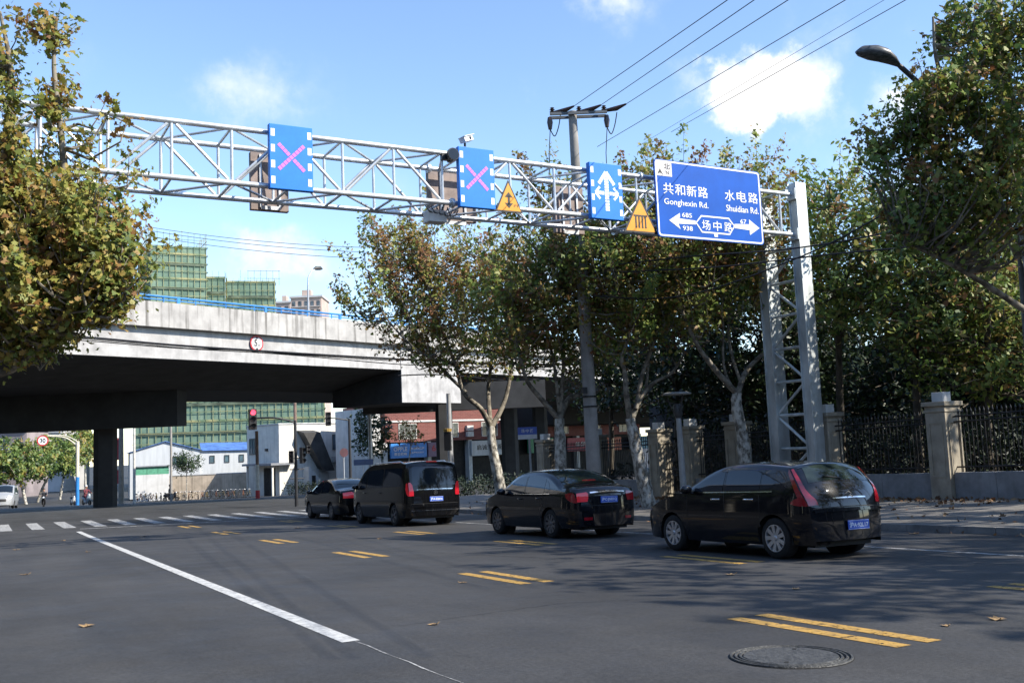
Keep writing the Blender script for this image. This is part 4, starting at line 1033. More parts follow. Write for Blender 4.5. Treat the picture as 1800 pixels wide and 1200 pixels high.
class Car:
    def __init__(s, label, P, spec, paint, group='black cars queueing in the right-hand lane', rz=0.0, name='car', cat='car'):
        s.__dict__.update(spec); s.root = thing(name, label, cat, P, 0, group)
        nx = np.array([1, 0, GX]); ny = np.array([0, 1, (road_z(P[0], P[1] + 1.5) - road_z(P[0], P[1] - 1.5)) / 3])
        yv = Vector(ny).normalized(); zv = Vector(nx).cross(yv).normalized(); yv = Matrix.Rotation(rz, 3, 'Z') @ yv; yv = (yv - zv * yv.dot(zv)).normalized(); xv = yv.cross(zv)
        s.root.rotation_euler = Matrix((xv, yv, zv)).transposed().to_euler()
        s.paint = paint
        p = chaikin(s.sil, 2); p = np.array(p)
        d = np.r_[0, np.cumsum(np.hypot(np.diff(p[:, 0]), np.diff(p[:, 1])))]
        n = int(d[-1] / .027); t = np.linspace(0, d[-1], n)
        s.l = np.maximum.accumulate(np.interp(t, d, p[:, 0]) + np.arange(n) * 1e-5); s.z = np.interp(t, d, p[:, 1])
        dl, dz = np.gradient(s.l), np.gradient(s.z); m = np.hypot(dl, dz); s.nl, s.nz = -dz / m, dl / m
        ks = np.ones(9) / 9
        for a in ('nl', 'nz'): 
            v = getattr(s, a); setattr(s, a, np.convolve(np.pad(v, 4, 'edge'), ks, 'valid'))
        s.n = n
        s.build()
    def W(s, l, z):
        l = np.asarray(l, float); z = np.asarray(z, float)
        plan = 1 - .15 * np.exp(-np.maximum(l, 0) / .13) - .20 * np.exp(-np.maximum(s.L - l, 0) / .22) - .03 * ((l - s.L * .48) / (s.L / 2)) ** 4
        lo = 1 - .07 * np.clip((.60 - z) / .40, 0, 1) ** 2
        hi = 1 - s.tum * np.clip((z - s.belt) / (s.H - s.belt), 0, 1.1) ** 1.2
        sh = 1 - .018 * np.clip((z - .62) / (s.belt - .62), 0, 1) ** 2
        return s.Wd / 2 * plan * lo * hi * sh
    def side(s, l, z, sg, off=0.0): return (sg * (float(s.W(l, z)) + off), l - s.L / 2, z)
    def top(s, i, v, off=0.0):
        i = min(max(i, 0), s.n - 1); l, z, nl, nz = [np.interp(i, np.arange(s.n), a) for a in (s.l, s.z, s.nl, s.nz)]
        b = (s.brear if l < s.L * .5 else s.bfront) * abs(nl) + s.broof * max(nz, 0)
        k = b * (1 - abs(v) ** 2.4) + off
        return (v * float(s.W(l, z)), l + nl * k - s.L / 2, z + nz * k)
    def zlo(s, l):
        z = s.sill + .02 * abs(2 * l / s.L - 1)
        for lw in s.wheels:
            ra = s.r + .045
            if abs(l - lw) < ra: z = max(z, s.r + math.sqrt(ra * ra - (l - lw) ** 2))
        return z
    def ztop(s, l): return float(np.interp(l, s.l, s.z))
    def irear(s, z): 
        j = int(np.argmax(s.z)); return float(np.interp(z, s.z[:j], np.arange(j)))
    def patch_side(s, name, rows, m, off=.004, nz=4, parent=None, both=True):
        """rows: (l, z low, z high) along the car's side"""
        rows = [(r[0] * s.__dict__.get('k', 1), r[1], r[2]) for r in rows]
        out = []
        ls = np.array([r[0] for r in rows]); n = max(6, int((ls[-1] - ls[0]) / .05)); L_ = np.linspace(ls[0], ls[-1], n)
        a, b = np.interp(L_, ls, [r[1] for r in rows]), np.interp(L_, ls, [r[2] for r in rows])
        for sg in ((-1, 1) if both else (-1,)):
            mb = MB(); vs = [s.side(l, p + (q - p) * j / nz, sg, off) for l, p, q in zip(L_, a, b) for j in range(nz + 1)]
            mb.add(vs, [(i * (nz + 1) + j, i * (nz + 1) + j + 1, (i + 1) * (nz + 1) + j + 1, (i + 1) * (nz + 1) + j) for i in range(n - 1) for j in range(nz)])
            out.append(mb.build(name, m, parent or s.root, smooth=60))
        return out
    def patch_top(s, name, i0, i1, v0, v1, m, off=.004, parent=None, n=16, nv=10, e0=0, e1=0):
        """a patch of the strip running over tail, roof and bonnet; e0, e1 narrow it at its two ends"""
        mb = MB(); vs = []
        for a in range(n + 1):
            t = a / n; sh = 1 - e0 * (1 - t) - e1 * t
            for c in range(nv + 1): vs.append(s.top(i0 + (i1 - i0) * t, (v0 + (v1 - v0) * c / nv) * sh, off))
        mb.add(vs, [(a * (nv + 1) + c, a * (nv + 1) + c + 1, (a + 1) * (nv + 1) + c + 1, (a + 1) * (nv + 1) + c) for a in range(n) for c in range(nv)])
        return mb.build(name, m, parent or s.root, smooth=60)
    def patch_rear(s, name, rows, m, off=.005, parent=None, sg=-1):
        """rows: (z, v0, v1) on the tail"""
        mb = MB(); zs = [r[0] for r in rows]; n = 12; vs = []
        for z in np.linspace(zs[0], zs[-1], n + 1):
            a, b = np.interp(z, zs, [r[1] for r in rows]), np.interp(z, zs, [r[2] for r in rows])
            for c in range(7): vs.append(s.top(s.irear(z), sg * (a + (b - a) * c / 6), off))
        mb.add(vs, [(a * 7 + c, a * 7 + c + 1, (a + 1) * 7 + c + 1, (a + 1) * 7 + c) for a in range(n) for c in range(6)])
        return mb.build(name, m, parent or s.root, smooth=60)
    def build(s):
        n = s.n; nv = 14; rows = 12
        mb = MB()
        vs = [s.top(i, -1 + 2 * c / nv) for i in range(n) for c in range(nv + 1)]
        mb.add(vs, [(i * (nv + 1) + c, i * (nv + 1) + c + 1, (i + 1) * (nv + 1) + c + 1, (i + 1) * (nv + 1) + c) for i in range(n - 1) for c in range(nv)])
        for sg in (-1, 1):
            vs = []
            for i in range(n):
                zl = min(s.zlo(s.l[i]), s.z[i])
                for j in range(rows + 1): vs.append(s.side(s.l[i], zl + (s.z[i] - zl) * j / rows, sg))
            mb.add(vs, [(i * (rows + 1) + j, i * (rows + 1) + j + 1, (i + 1) * (rows + 1) + j + 1, (i + 1) * (rows + 1) + j) for i in range(n - 1) for j in range(rows)])
        s.body = mb.build('body', s.paint, s.root, smooth=62, weld=True)
        # floor and wheel-arch liners
        mb = MB(); mb.span((-s.Wd / 2 + .28, -s.L / 2 + .12, s.sill - .02), (s.Wd / 2 - .28, s.L / 2 - .2, s.sill + .12))
        for lw in s.wheels:
            ra = s.r + .044
            for sg in (-1, 1):
                w1 = s.Wd / 2 * .965; w0 = w1 - .34; vs = []
                for k in range(17):
                    a = math.pi * k / 16 * 1.16 - .25
                    for w in (w0, w1): vs.append((sg * w, lw + ra * math.cos(a) - s.L / 2, s.r + ra * math.sin(a)))
                mb.add(vs, [(2 * k, 2 * k + 1, 2 * k + 3, 2 * k + 2) for k in range(16)])
                mb.lathe([(0, 0), (ra * 1.02, 0)], c=(sg * w0, lw - s.L / 2, s.r), n=20, axis='x')
        mb.build('underbody', TRIM, s.root)
        for lw in s.wheels:
            for sg in (-1, 1): s.wheel(lw, sg)
    def wheel(s, lw, sg):
        r = s.r; c = (sg * (s.Wd / 2 * .965 - .11), lw - s.L / 2, r)
        if 'wheel_src' in s.__dict__:
            w = s.wheel_src.copy(); COL.objects.link(w); w.parent = s.root; w.location = c; w.rotation_euler = (0, 0, 0 if sg < 0 else math.pi)
            for ch in s.wheel_src.children:
                k = ch.copy(); COL.objects.link(k); k.parent = w
            return
        rr = r * .66
        mb = MB(); mb.lathe([(rr, -.09), (rr + .012, -.108), (r * .93, -.105), (r * .985, -.085), (r, -.05), (r, .05), (r * .985, .085), (r * .93, .1), (rr, .1)], n=40, axis='x')
        w = mb.build('wheel', TYRE, s.root, smooth=50); w.location = c; w.rotation_euler = (0, 0, 0 if sg < 0 else math.pi)
        mb = MB(); mb.lathe([(rr * .99, -.095), (rr * 1.0, -.112), (rr * .93, -.112), (rr * .90, -.06), (rr * .90, .06)], n=40, axis='x')
        for k in range(s.spokes):
            a = 2 * math.pi * k / s.spokes
            for da in ((-.07, .07) if s.spokes == 5 else (0,)):
                a2 = a + da; wd = .026 if s.spokes == 5 else .030
                u = np.array([math.cos(a2), math.sin(a2)]); p = np.array([-u[1], u[0]])
                A_, B_ = u * rr * .16, u * rr * .95
                q = [(A_ - p * wd * .8), (A_ + p * wd * .8), (B_ + p * wd * 1.15), (B_ - p * wd * 1.15)]
                mb.add([(-.098 if i in (0, 1) else -.108, *v) for i, v in enumerate(q)] + [(-.07, *v) for v in q], [(0, 1, 2, 3), (4, 7, 6, 5), (0, 4, 5, 1), (1, 5, 6, 2), (2, 6, 7, 3), (3, 7, 4, 0)])
        mb.lathe([(0, -.112), (rr * .14, -.112), (rr * .2, -.10), (rr * .2, -.07)], n=16, axis='x')
        mb.build('rim', s.rimmat, w, smooth=35)
        mb = MB(); mb.lathe([(0, -.05), (rr * .9, -.05)], n=24, axis='x'); mb.lathe([(0, -.062), (rr * .62, -.062), (rr * .62, -.05)], n=24, axis='x'); mb.build('brake_disc', DARKM, w)
        s.wheel_src = w
    def plate(s, text, yc, zc, l):
        mb = MB(); mb.box((yc, l - s.L / 2, zc), (.44, .012, .14)); p = mb.build('license_plate', PLATE_B, s.root, bevel=.003)
        mb = MB(); F = lambda x, z: (x, l - s.L / 2 - .0085, z)
        letter(mb, text, yc, zc, .39, .085, F, .03)
        for z0, z1 in ((-.064, -.06), (.06, .064)): mb.quad(F(yc - .21, zc + z0), F(yc + .21, zc + z0), F(yc + .21, zc + z1), F(yc - .21, zc + z1))
        mb.build('lettering', PLATE_W, p, fix=False)
    def mirror(s, l, z):
        l *= s.__dict__.get('k', 1)
        for sg in (-1, 1):
            w = float(s.W(l, z)); mb = MB()
            mb.path([(sg * (w - .02), l - s.L / 2, z - .02), (sg * (w + .08), l - s.L / 2 - .02, z)], .025, n=6)
            vs = []; 
            mb.path([(sg * (w + .04), l - s.L / 2 - .01, z + .05), (sg * (w + .08), l - s.L / 2 - .02, z + .05), (sg * (w + .18), l - s.L / 2 - .03, z + .045), (sg * (w + .235), l - s.L / 2 - .02, z + .035)], [.055, .08, .075, .03], n=12)
            mb.build('mirror', s.paint, s.root, smooth=60)
    def handle(s, l, z, m=None):
        l *= s.__dict__.get('k', 1)
        for sg in (-1, 1):
            w = float(s.W(l, z)); mb = MB(); mb.path([(sg * (w - .002), l - .1 - s.L / 2, z), (sg * (w + .035), l - .07 - s.L / 2, z), (sg * (w + .035), l + .07 - s.L / 2, z), (sg * (w - .002), l + .1 - s.L / 2, z)], .014, n=6); mb.build('door_handle', m or s.paint, s.root, smooth=60)
    def seam(s, rows): s.patch_side('door_seam', rows, TRIM, off=.0015, nz=6)
    def exhaust(s, y, z):
        mb = MB(); mb.lathe([(.035, -.02 - s.L / 2), (.035, .25 - s.L / 2), (.028, .25 - s.L / 2), (.028, -.02 - s.L / 2)], c=(y, 0, z), n=14, axis='y'); mb.build('exhaust_pipe', ALLOY_D, s.root, smooth=40)

def ground_pose(X, Y): return (X, Y, float(road_z(X, Y)))
# --- black hatchback, nearest
HX, HY = 10.64, 11.50
H_ = dict(L=4.26, Wd=1.77, H=1.47, belt=1.0, tum=.20, sill=.20, r=.315, wheels=(.72, 3.33), brear=.13, bfront=.14, broof=.05, spokes=9, rimmat=ALLOY,
          sil=[(.0, .28), (.006, .42), (.012, .60), (.03, .76), (.07, .90), (.13, 1.02), (.24, 1.18), (.36, 1.315), (.40, 1.36), (.46, 1.375), (.8, 1.41), (1.25, 1.445), (1.65, 1.45), (2.05, 1.40), (2.45, 1.255), (2.85, 1.055), (3.05, .985), (3.5, .91), (3.9, .80), (4.14, .66), (4.22, .5), (4.24, .38), (4.26, .28)])
def squeeze(spec, k, kw):
    # the same car a little shorter and narrower
    spec['L'] *= k; spec['Wd'] *= kw; spec['wheels'] = tuple(w * k for w in spec['wheels']); spec['sil'] = [(a * k, b) for a, b in spec['sil']]; spec['k'] = k
squeeze(H_, .968, .98)
h_ = Car('glossy black hatchback with tall curved red tail lamps and bright alloy wheels', ground_pose(HX + .87, HY + H_['L'] / 2 - .70), H_, PAINT_BL)
W_ = [(1.90, 1.035, 1.345), (2.05, 1.03, 1.32), (2.3, 1.03, 1.24), (2.55, 1.03, 1.13), (2.70, 1.03, 1.05)]
h_.patch_side('side_window', W_, GLASS); h_.patch_side('side_window', [(1.0, 1.05, 1.325), (1.2, 1.045, 1.35), (1.5, 1.04, 1.37), (1.83, 1.035, 1.355)], GLASS)
h_.patch_side('quarter_window', [(.66, 1.13, 1.15), (.74, 1.07, 1.22), (.85, 1.06, 1.275), (.95, 1.05, 1.31)], GLASS)
h_.patch_side('belt_trim', [(.7, 1.015, 1.03), (2.72, 1.003, 1.018)], CHROME, off=.008, nz=1)
h_.patch_top('rear_window', h_.irear(1.10), h_.irear(1.325), -.80, .80, GLASS_G, e0=.0, e1=.06)
for sg in (-1, 1):
    tl = h_.patch_rear('taillight', [(.80, .80, 1.0), (.88, .81, 1.0), (.94, .87, 1.0), (1.02, .905, 1.0), (1.2, .925, 1.0), (1.34, .94, 1.0)], TAIL, sg=sg, off=.010)
h_.patch_side('taillight', [(.045, .80, .83), (.09, .80, .92), (.13, .80, .985), (.16, .86, 1.035), (.19, .945, 1.08), (.24, 1.03, 1.155), (.31, 1.14, 1.24), (.38, 1.245, 1.325), (.42, 1.30, 1.355)], TAIL, off=.006)
h_.patch_side('taillight', [(.12, .80, .935), (.18, .805, .925), (.25, .815, .90), (.31, .835, .86)], TAIL, off=.009)
i0, i1 = h_.irear(1.335), h_.irear(1.335) + 9
mb = MB()
vs = [h_.top(i0 + 3, v, .004) for v in np.linspace(-.88, .88, 13)] + [(lambda p: (p[0] * .98, p[1] - .10, p[2] - .035))(h_.top(i0 + 3, v, .004)) for v in np.linspace(-.88, .88, 13)]
vs += [(a, b, c - .028) for a, b, c in vs]
fs = [(i, i + 1, i + 14, i + 13) for i in range(12)] + [(i + 26, i + 39, i + 40, i + 27) for i in range(12)] + [(i + 13, i + 14, i + 40, i + 39) for i in range(12)] + [(0, 13, 39, 26), (12, 38, 51, 25)]
mb.add(vs, fs); mb.build('spoiler', PAINT_BL, h_.root, smooth=40)
h_.patch_top('tailgate_seam', h_.irear(.745), h_.irear(.757), -.93, .93, TRIM, off=.003, n=2); h_.patch_top('bumper_ledge', h_.irear(.69), h_.irear(.73), -.95, .95, PAINT_BL, off=.05, n=3)
h_.patch_top('rear_trim', h_.irear(.855), h_.irear(.872), -.45, .45, CHROME, off=.012, n=2)
h_.plate('沪A·92L17', .06, .50, -.150)
mb = MB()
for k in range(2):
    z0 = .905 + .055 * k; l = -.13 - H_['L'] / 2 + .045 + .03 * k
    mb.add([(-.075, l, z0), (0, l - .006, z0 + .05), (.075, l, z0), (.055, l, z0), (0, l - .006, z0 + .032), (-.055, l, z0)], [(0, 1, 4, 5), (1, 2, 3, 4)])
mb.build('badge', CHROME, h_.root)
mb = MB(); p0 = h_.top(h_.irear(1.11), 0, .02); p1 = h_.top(h_.irear(1.16), -.42, .02); mb.path([p0, p1], .010, n=5); mb.build('rear_wiper', TRIM, h_.root)
h_.mirror(2.74, 1.02); h_.handle(1.25, .90, CHROME); h_.handle(2.08, .90, CHROME); h_.seam([(1.86, .28, 1.37), (1.868, .28, 1.37)]); h_.seam([(1.0, .62, .97), (1.008, .62, .97)]); h_.seam([(2.86, .3, .95), (2.868, .3, .95)])
h_.patch_top('windscreen', np.interp(2.88 * .968, h_.l, np.arange(h_.n)), np.interp(2.12 * .968, h_.l, np.arange(h_.n)), -.88, .88, GLASS); h_.exhaust(-.45, .25)
# --- black saloon
S_ = dict(L=4.64, Wd=1.79, H=1.48, belt=.94, tum=.22, sill=.21, r=.32, wheels=(1.04, 3.69), brear=.12, bfront=.14, broof=.05, spokes=9, rimmat=ALLOY_D,
          sil=[(.0, .27), (.006, .42), (.012, .62), (.022, .84), (.035, .97), (.06, 1.035), (.12, 1.06), (.35, 1.085), (.62, 1.11), (.95, 1.26), (1.25, 1.38), (1.6, 1.455), (2.0, 1.48), (2.4, 1.46), (2.75, 1.37), (3.15, 1.17), (3.42, 1.03), (3.8, .95), (4.2, .86), (4.48, .72), (4.57, .58), (4.61, .42), (4.64, .28)])
SX, SY = 11.04, 19.0
S0_ = dict(S_); squeeze(S_, .968, .98)
s_ = Car('black saloon car with chrome boot strip between the hatchback and the van', ground_pose(SX + .88, SY + S_['L'] / 2 - 1.01), S_, PAINT_BL)
s_.patch_side('side_window', [(2.22, .985, 1.37), (2.45, .98, 1.37), (2.75, .98, 1.30), (3.05, .985, 1.15), (3.25, .99, 1.03)], GLASS); s_.patch_side('side_window', [(1.28, 1.0, 1.30), (1.5, .995, 1.365), (1.8, .99, 1.39), (2.14, .985, 1.385)], GLASS)
s_.patch_side('quarter_window', [(1.02, 1.06, 1.08), (1.12, 1.02, 1.20), (1.21, 1.005, 1.27)], GLASS)
s_.patch_top('rear_window', np.interp(.66 * .968, s_.l, np.arange(s_.n)), np.interp(1.36 * .968, s_.l, np.arange(s_.n)), -.86, .86, GLASS_G, e1=.04)
for sg in (-1, 1): s_.patch_rear('taillight', [(.79, .70, 1.0), (.86, .67, 1.0), (.94, .66, 1.0), (.97, .70, 1.0)], TAIL_ON if sg < 0 else TAIL, sg=sg, off=.010)
s_.patch_side('taillight', [(.015, .77, .80), (.03, .77, .94), (.10, .78, .99), (.25, .84, .985), (.33, .92, .97)], TAIL, off=.006)
s_.patch_top('boot_strip', s_.irear(.945), s_.irear(.965), -.60, .60, CHROME, off=.016, n=3); s_.patch_top('boot_seam', s_.irear(.70), s_.irear(.708), -.75, .75, TRIM, off=.003, n=2)
s_.patch_top('bumper_ledge', s_.irear(.60), s_.irear(.64), -.95, .95, PAINT_BL, off=.03, n=4)
for sg in (-1, 1): s_.patch_rear('reflector', [(.40, .60, .84), (.46, .58, .85)], TAIL, sg=sg, off=.012)
s_.plate('沪C·JN01Q', .0, .83, -.128)
mb = MB(); F = lambda x, z: (x, -.128 - S_['L'] / 2, z); letter(mb, 'EMGRAND', .02, 1.005, .50, .035, F, .03)
for i, v in enumerate(mb.v): mb.v[i] = (v[0], v[1] + .012 + .1 * (v[0] / .8) ** 2, v[2])
mb.build('lettering', CHROME, s_.root, fix=False)
s_.patch_top('brake_lamp', np.interp(.70 * .968, s_.l, np.arange(s_.n)), np.interp(.73 * .968, s_.l, np.arange(s_.n)), -.22, .22, TAIL_ON, off=.012, n=2)
s_.patch_side('belt_trim', [(1.0, .968, .978), (3.25, .965, .975)], CHROME, off=.008, nz=1)
s_.mirror(3.2, .98); s_.handle(1.5, .87); s_.handle(2.4, .86); s_.seam([(2.17, .28, 1.38), (2.178, .28, 1.38)]); s_.seam([(1.3, .62, .98), (1.308, .62, .98)]); s_.seam([(3.28, .3, .97), (3.288, .3, .97)])
s_.patch_top('windscreen', np.interp(3.38 * .968, s_.l, np.arange(s_.n)), np.interp(2.58 * .968, s_.l, np.arange(s_.n)), -.88, .88, GLASS); s_.exhaust(-.5, .25)
# --- black van
V_ = dict(L=5.14, Wd=1.93, H=1.91, belt=1.12, tum=.13, sill=.24, r=.335, wheels=(1.0, 4.2), brear=.09, bfront=.16, broof=.06, spokes=5, rimmat=ALLOY_D,
          sil=[(.0, .30), (.006, .45), (.012, .70), (.03, 1.0), (.07, 1.3), (.13, 1.62), (.17, 1.78), (.24, 1.86), (.5, 1.895), (1.5, 1.91), (3.0, 1.90), (3.5, 1.83), (3.9, 1.62), (4.25, 1.34), (4.5, 1.18), (4.8, 1.07), (5.0, .92), (5.09, .74), (5.12, .5), (5.14, .30)])
vp_ = gp(700, 924)
v_ = Car('black people carrier van with lit red tail lamps, ahead of the saloon', ground_pose(11.02 + .965, vp_[1] + V_['L'] / 2 - 1.0), V_, PAINT, name='van', cat='van')
for rows in ([(3.42, 1.17, 1.70), (3.6, 1.165, 1.66), (3.9, 1.16, 1.48), (4.2, 1.16, 1.28), (4.3, 1.17, 1.2)], [(1.95, 1.19, 1.74), (2.1, 1.18, 1.755), (3.34, 1.17, 1.72)], [(.42, 1.22, 1.70), (.55, 1.2, 1.745), (1.87, 1.19, 1.745)]): v_.patch_side('side_window', rows, GLASS)
v_.patch_top('rear_window', v_.irear(1.20), v_.irear(1.76), -.86, .86, GLASS, e1=.02)
for sg in (-1, 1): v_.patch_rear('taillight', [(.90, .84, 1.0), (1.0, .83, 1.0), (1.22, .86, 1.0), (1.30, .93, 1.0)], TAIL_ON, sg=sg, off=.014)
v_.patch_side('taillight', [(.02, .90, .95), (.05, .90, 1.10), (.09, .95, 1.30), (.14, 1.10, 1.27)], TAIL_ON, off=.006)
v_.patch_top('brake_lamp', v_.irear(1.83), v_.irear(1.855), -.22, .22, TAIL_ON, off=.014, n=2); v_.patch_top('tailgate_strip', v_.irear(1.07), v_.irear(1.09), -.72, .72, CHROME, off=.014, n=2)
v_.patch_top('bumper_strip', v_.irear(.455), v_.irear(.47), -.97, .97, CHROME, off=.03, n=2); v_.patch_top('bumper_ledge', v_.irear(.56), v_.irear(.62), -.97, .97, PAINT, off=.025, n=4); v_.patch_top('tailgate_seam', v_.irear(.66), v_.irear(.668), -.95, .95, TRIM, off=.003, n=2)
v_.plate('沪A·E2816', .02, .80, -.098)
mb = MB(); cz, l = .99, -.098 - V_['L'] / 2 + .006
for k in range(24):
    a, b = 2 * math.pi * k / 24, 2 * math.pi * (k + 1) / 24
    mb.quad((.06 * math.cos(a), l, cz + .06 * math.sin(a)), (.06 * math.cos(b), l, cz + .06 * math.sin(b)), (.05 * math.cos(b), l, cz + .05 * math.sin(b)), (.05 * math.cos(a), l, cz + .05 * math.sin(a)))
for k in range(3):
    a = math.pi / 2 + k * 2.0944; mb.add([(.05 * math.cos(a), l, cz + .05 * math.sin(a)), (.012 * math.cos(a + 1.05), l, cz + .012 * math.sin(a + 1.05)), (.012 * math.cos(a - 1.05), l, cz + .012 * math.sin(a - 1.05))], [(0, 1, 2)])
mb.build('badge', CHROME, v_.root)
v_.mirror(4.2, 1.16); v_.handle(2.1, 1.0); v_.handle(3.5, 1.0); v_.seam([(3.38, .32, 1.75), (3.388, .32, 1.75)]); v_.seam([(1.91, .32, 1.75), (1.918, .32, 1.75)])
v_.patch_top('windscreen', np.interp(4.36, v_.l, np.arange(v_.n)), np.interp(3.58, v_.l, np.arange(v_.n)), -.88, .88, GLASS)
for sg in (-1, 1):
    mb = MB(); mb.path([(sg * .72, -1.9, 1.90), (sg * .74, -1.7, 1.955), (sg * .74, .4, 1.955), (sg * .72, .6, 1.90)], .016, n=6)
    mb.build('roof_rail', ALLOY, v_.root, smooth=60)
# --- dark saloon farthest ahead, half hidden by the van
F_ = dict(S0_); F_.update(L=4.9, Wd=1.84, H=1.47, wheels=(1.1, 3.85), sil=[(a * 4.9 / 4.64, b) for a, b in S0_['sil']], spokes=9, rimmat=ALLOY_D)
fp_ = gp(582, 914)
f_ = Car('dark saloon car half hidden by the black van', ground_pose(11.25 + .92, fp_[1] + 4.9 / 2 - 1.1), F_, PAINT)
k = 4.9 / 4.64
f_.patch_side('side_window', [(2.22 * k, .985, 1.37), (2.45 * k, .98, 1.37), (2.75 * k, .98, 1.30), (3.05 * k, .985, 1.15), (3.25 * k, .99, 1.03)], GLASS); f_.patch_side('side_window', [(1.28 * k, 1.0, 1.30), (1.5 * k, .995, 1.365), (1.8 * k, .99, 1.39), (2.14 * k, .985, 1.385)], GLASS)
f_.patch_top('rear_window', np.interp(.66 * k, f_.l, np.arange(f_.n)), np.interp(1.36 * k, f_.l, np.arange(f_.n)), -.86, .86, GLASS_G, e1=.04)
for sg in (-1, 1): f_.patch_rear('taillight', [(.80, .52, 1.0), (.86, .5, 1.0), (.95, .5, 1.0), (.99, .6, 1.0)], TAIL_ON, sg=sg, off=.010)
f_.patch_top('boot_strip', f_.irear(.78), f_.irear(.795), -.5, .5, CHROME, off=.016, n=3); f_.plate('沪B·08K52', 0, .70, -.128); f_.mirror(3.2 * k, .98)
f_.patch_top('brake_lamp', np.interp(.70, f_.l, np.arange(f_.n)), np.interp(.74, f_.l, np.arange(f_.n)), -.2, .2, TAIL_ON, off=.012, n=2)
f_.patch_top('windscreen', np.interp(3.38 * k, f_.l, np.arange(f_.n)), np.interp(2.58 * k, f_.l, np.arange(f_.n)), -.88, .88, GLASS)
# ================================================================== FENCE
PILLAR = mat('pillar_render', (.37, .325, .25), .85, var=.12, scale=2.5, bump=.15, bscale=30, streak=.35)
WALLC = mat('fence_wall_render', (.26, .265, .27), .85, var=.14, scale=1.8, bump=.1, bscale=30, streak=.45)
IRONB = mat('black_iron', (.012, .012, .013), .5, var=.2)
LAMPBOX = mat('lamp_box_white', (.62, .62, .60), .5, var=.06)
def fpill(Y, label, s=.62):
    z = pave_z(FENCE_X, Y); o = thing('fence_pillar', label, 'pillar', (FENCE_X, Y, z), 0, 'pillars of the street fence'); h = 2.42
    mb = MB(); mb.span((-s / 2, -s / 2, -.1), (s / 2, s / 2, h)); mb.build('shaft', PILLAR, o, bevel=.012)
    mb = MB()
    for n_, t in ((0, 'x'), (1, 'y'), (2, 'x'), (3, 'y')):                    # raised panel mouldings on the four faces
        sg = -1 if n_ < 2 else 1; d0, d1 = sg * (s / 2 + .0005), sg * (s / 2 + .022)
        for a0, a1, z0, z1 in ((-.21, -.175, .55, 2.0), (.175, .21, .55, 2.0), (-.174, .174, 1.965, 2.0), (-.174, .174, .55, .585)):
            if t == 'x': mb.span((d0, a0, z0), (d1, a1, z1))
            else: mb.span((a0, d0, z0), (a1, d1, z1))
    mb.build('moulding', PILLAR, o)
    mb = MB(); mb.span((-s / 2 - .06, -s / 2 - .06, h + .001), (s / 2 + .06, s / 2 + .06, h + .12)); mb.span((-s / 2 - .025, -s / 2 - .025, h - .16), (s / 2 + .025, s / 2 + .025, h - .10)); mb.build('cap', PILLAR, o, bevel=.015)
    mb = MB(); mb.span((-.17, -.17, h + .121), (.17, .17, h + .37)); mb.build('lamp_box', LAMPBOX, o, bevel=.012)
PY = [13.3, 17.55, 21.65, 25.7, 28.2, 30.1, 34.4, 38.7]
PL = ['beige fence pillar outside the right edge', 'sunlit beige fence pillar with white lamp box, standing clear of any tree', 'beige fence pillar half hidden behind the silver gantry column', 'shaded fence pillar behind the wide-forked plane tree trunk', 'shaded gate pillar directly behind the round park lamp', 'shaded gate pillar between the park lamp and the leaning tree', 'shaded fence pillar behind the concrete utility pole', 'far shaded fence pillar behind the saloon car roof']
for y, l in zip(PY, PL): fpill(y, l)
def fence_span(ya, yb, label):
    y0, y1 = ya + .312, yb - .312; ym = (y0 + y1) / 2; z = pave_z(FENCE_X, ym); sl = (pave_z(FENCE_X, y1) - pave_z(FENCE_X, y0)) / (y1 - y0)
    o = thing('iron_fence', label, 'fence', (FENCE_X, ym, z), 0, 'fence panels between the pillars')
    zz = lambda y, h: h + sl * (y - ym)
    mb = MB()
    n = max(2, int((y1 - y0) / 1.2)); e = np.linspace(y0, y1, n + 1)
    for a, b in zip(e[:-1], e[1:]):
        a, b = a - ym + .004, b - ym - .004
        v = [(x, y, zz(y + ym, h)) for h in (-.25, .66) for x, y in ((-.16, a), (.16, a), (.16, b), (-.16, b))]
        mb.add(v, [(0, 3, 2, 1), (4, 5, 6, 7), (0, 1, 5, 4), (1, 2, 6, 5), (2, 3, 7, 6), (3, 0, 4, 7)])
    mb.build('base_wall', WALLC, o, bevel=.01)
    mb = MB(); y = y0 + .08
    while y < y1 - .05:
        q = y - ym; mb.box((0, q, zz(y, .67 + .76)), (.018, .018, 1.52)); mb.path([(0, q, zz(y, 2.19)), (0, q, zz(y, 2.24)), (0, q, zz(y, 2.33))], [.02, .026, .002], n=5); y += .125
    mb.build('railing_bars', IRONB, o)
    mb = MB()
    for h in (.80, 1.98, 2.12): mb.path([(0.0, y0 - ym, zz(y0, h)), (0, y1 - ym, zz(y1, h))], .022, n=4)
    mb.build('rail', IRONB, o)
for i, l in zip((0, 1, 2, 3, 5, 6), ('black iron railing on pale wall beyond the sunlit pillar, away from the gantry', 'black iron railing between the sunlit pillar and the gantry column', 'dark railing panel between the gantry column and the wide-forked tree', 'dark railing panel between the wide-forked tree and the gate pillars', 'dark railing panel between the gate pillars and the utility pole', 'farthest dark railing panel behind the saloon car')):
    fence_span(PY[i], PY[i + 1], l)
y0, y1 = 28.2 + .32, 30.1 - .32
gt = thing('iron_gate', 'narrow dark iron gate between two shaded pillars behind the park lamp', 'gate', (FENCE_X, (y0 + y1) / 2, pave_z(FENCE_X, 29.1)))
mb = MB()
for k in range(9): y = (k - 4) * (y1 - y0) / 9; mb.box((0, y, 1.0), (.018, .018, 1.9))
mb.build('bars', IRONB, gt); mb = MB()
for z in (.1, 1.0, 1.95): mb.box((.001, 0, z), (.03, y1 - y0, .05))
mb.build('frame', IRONB, gt)

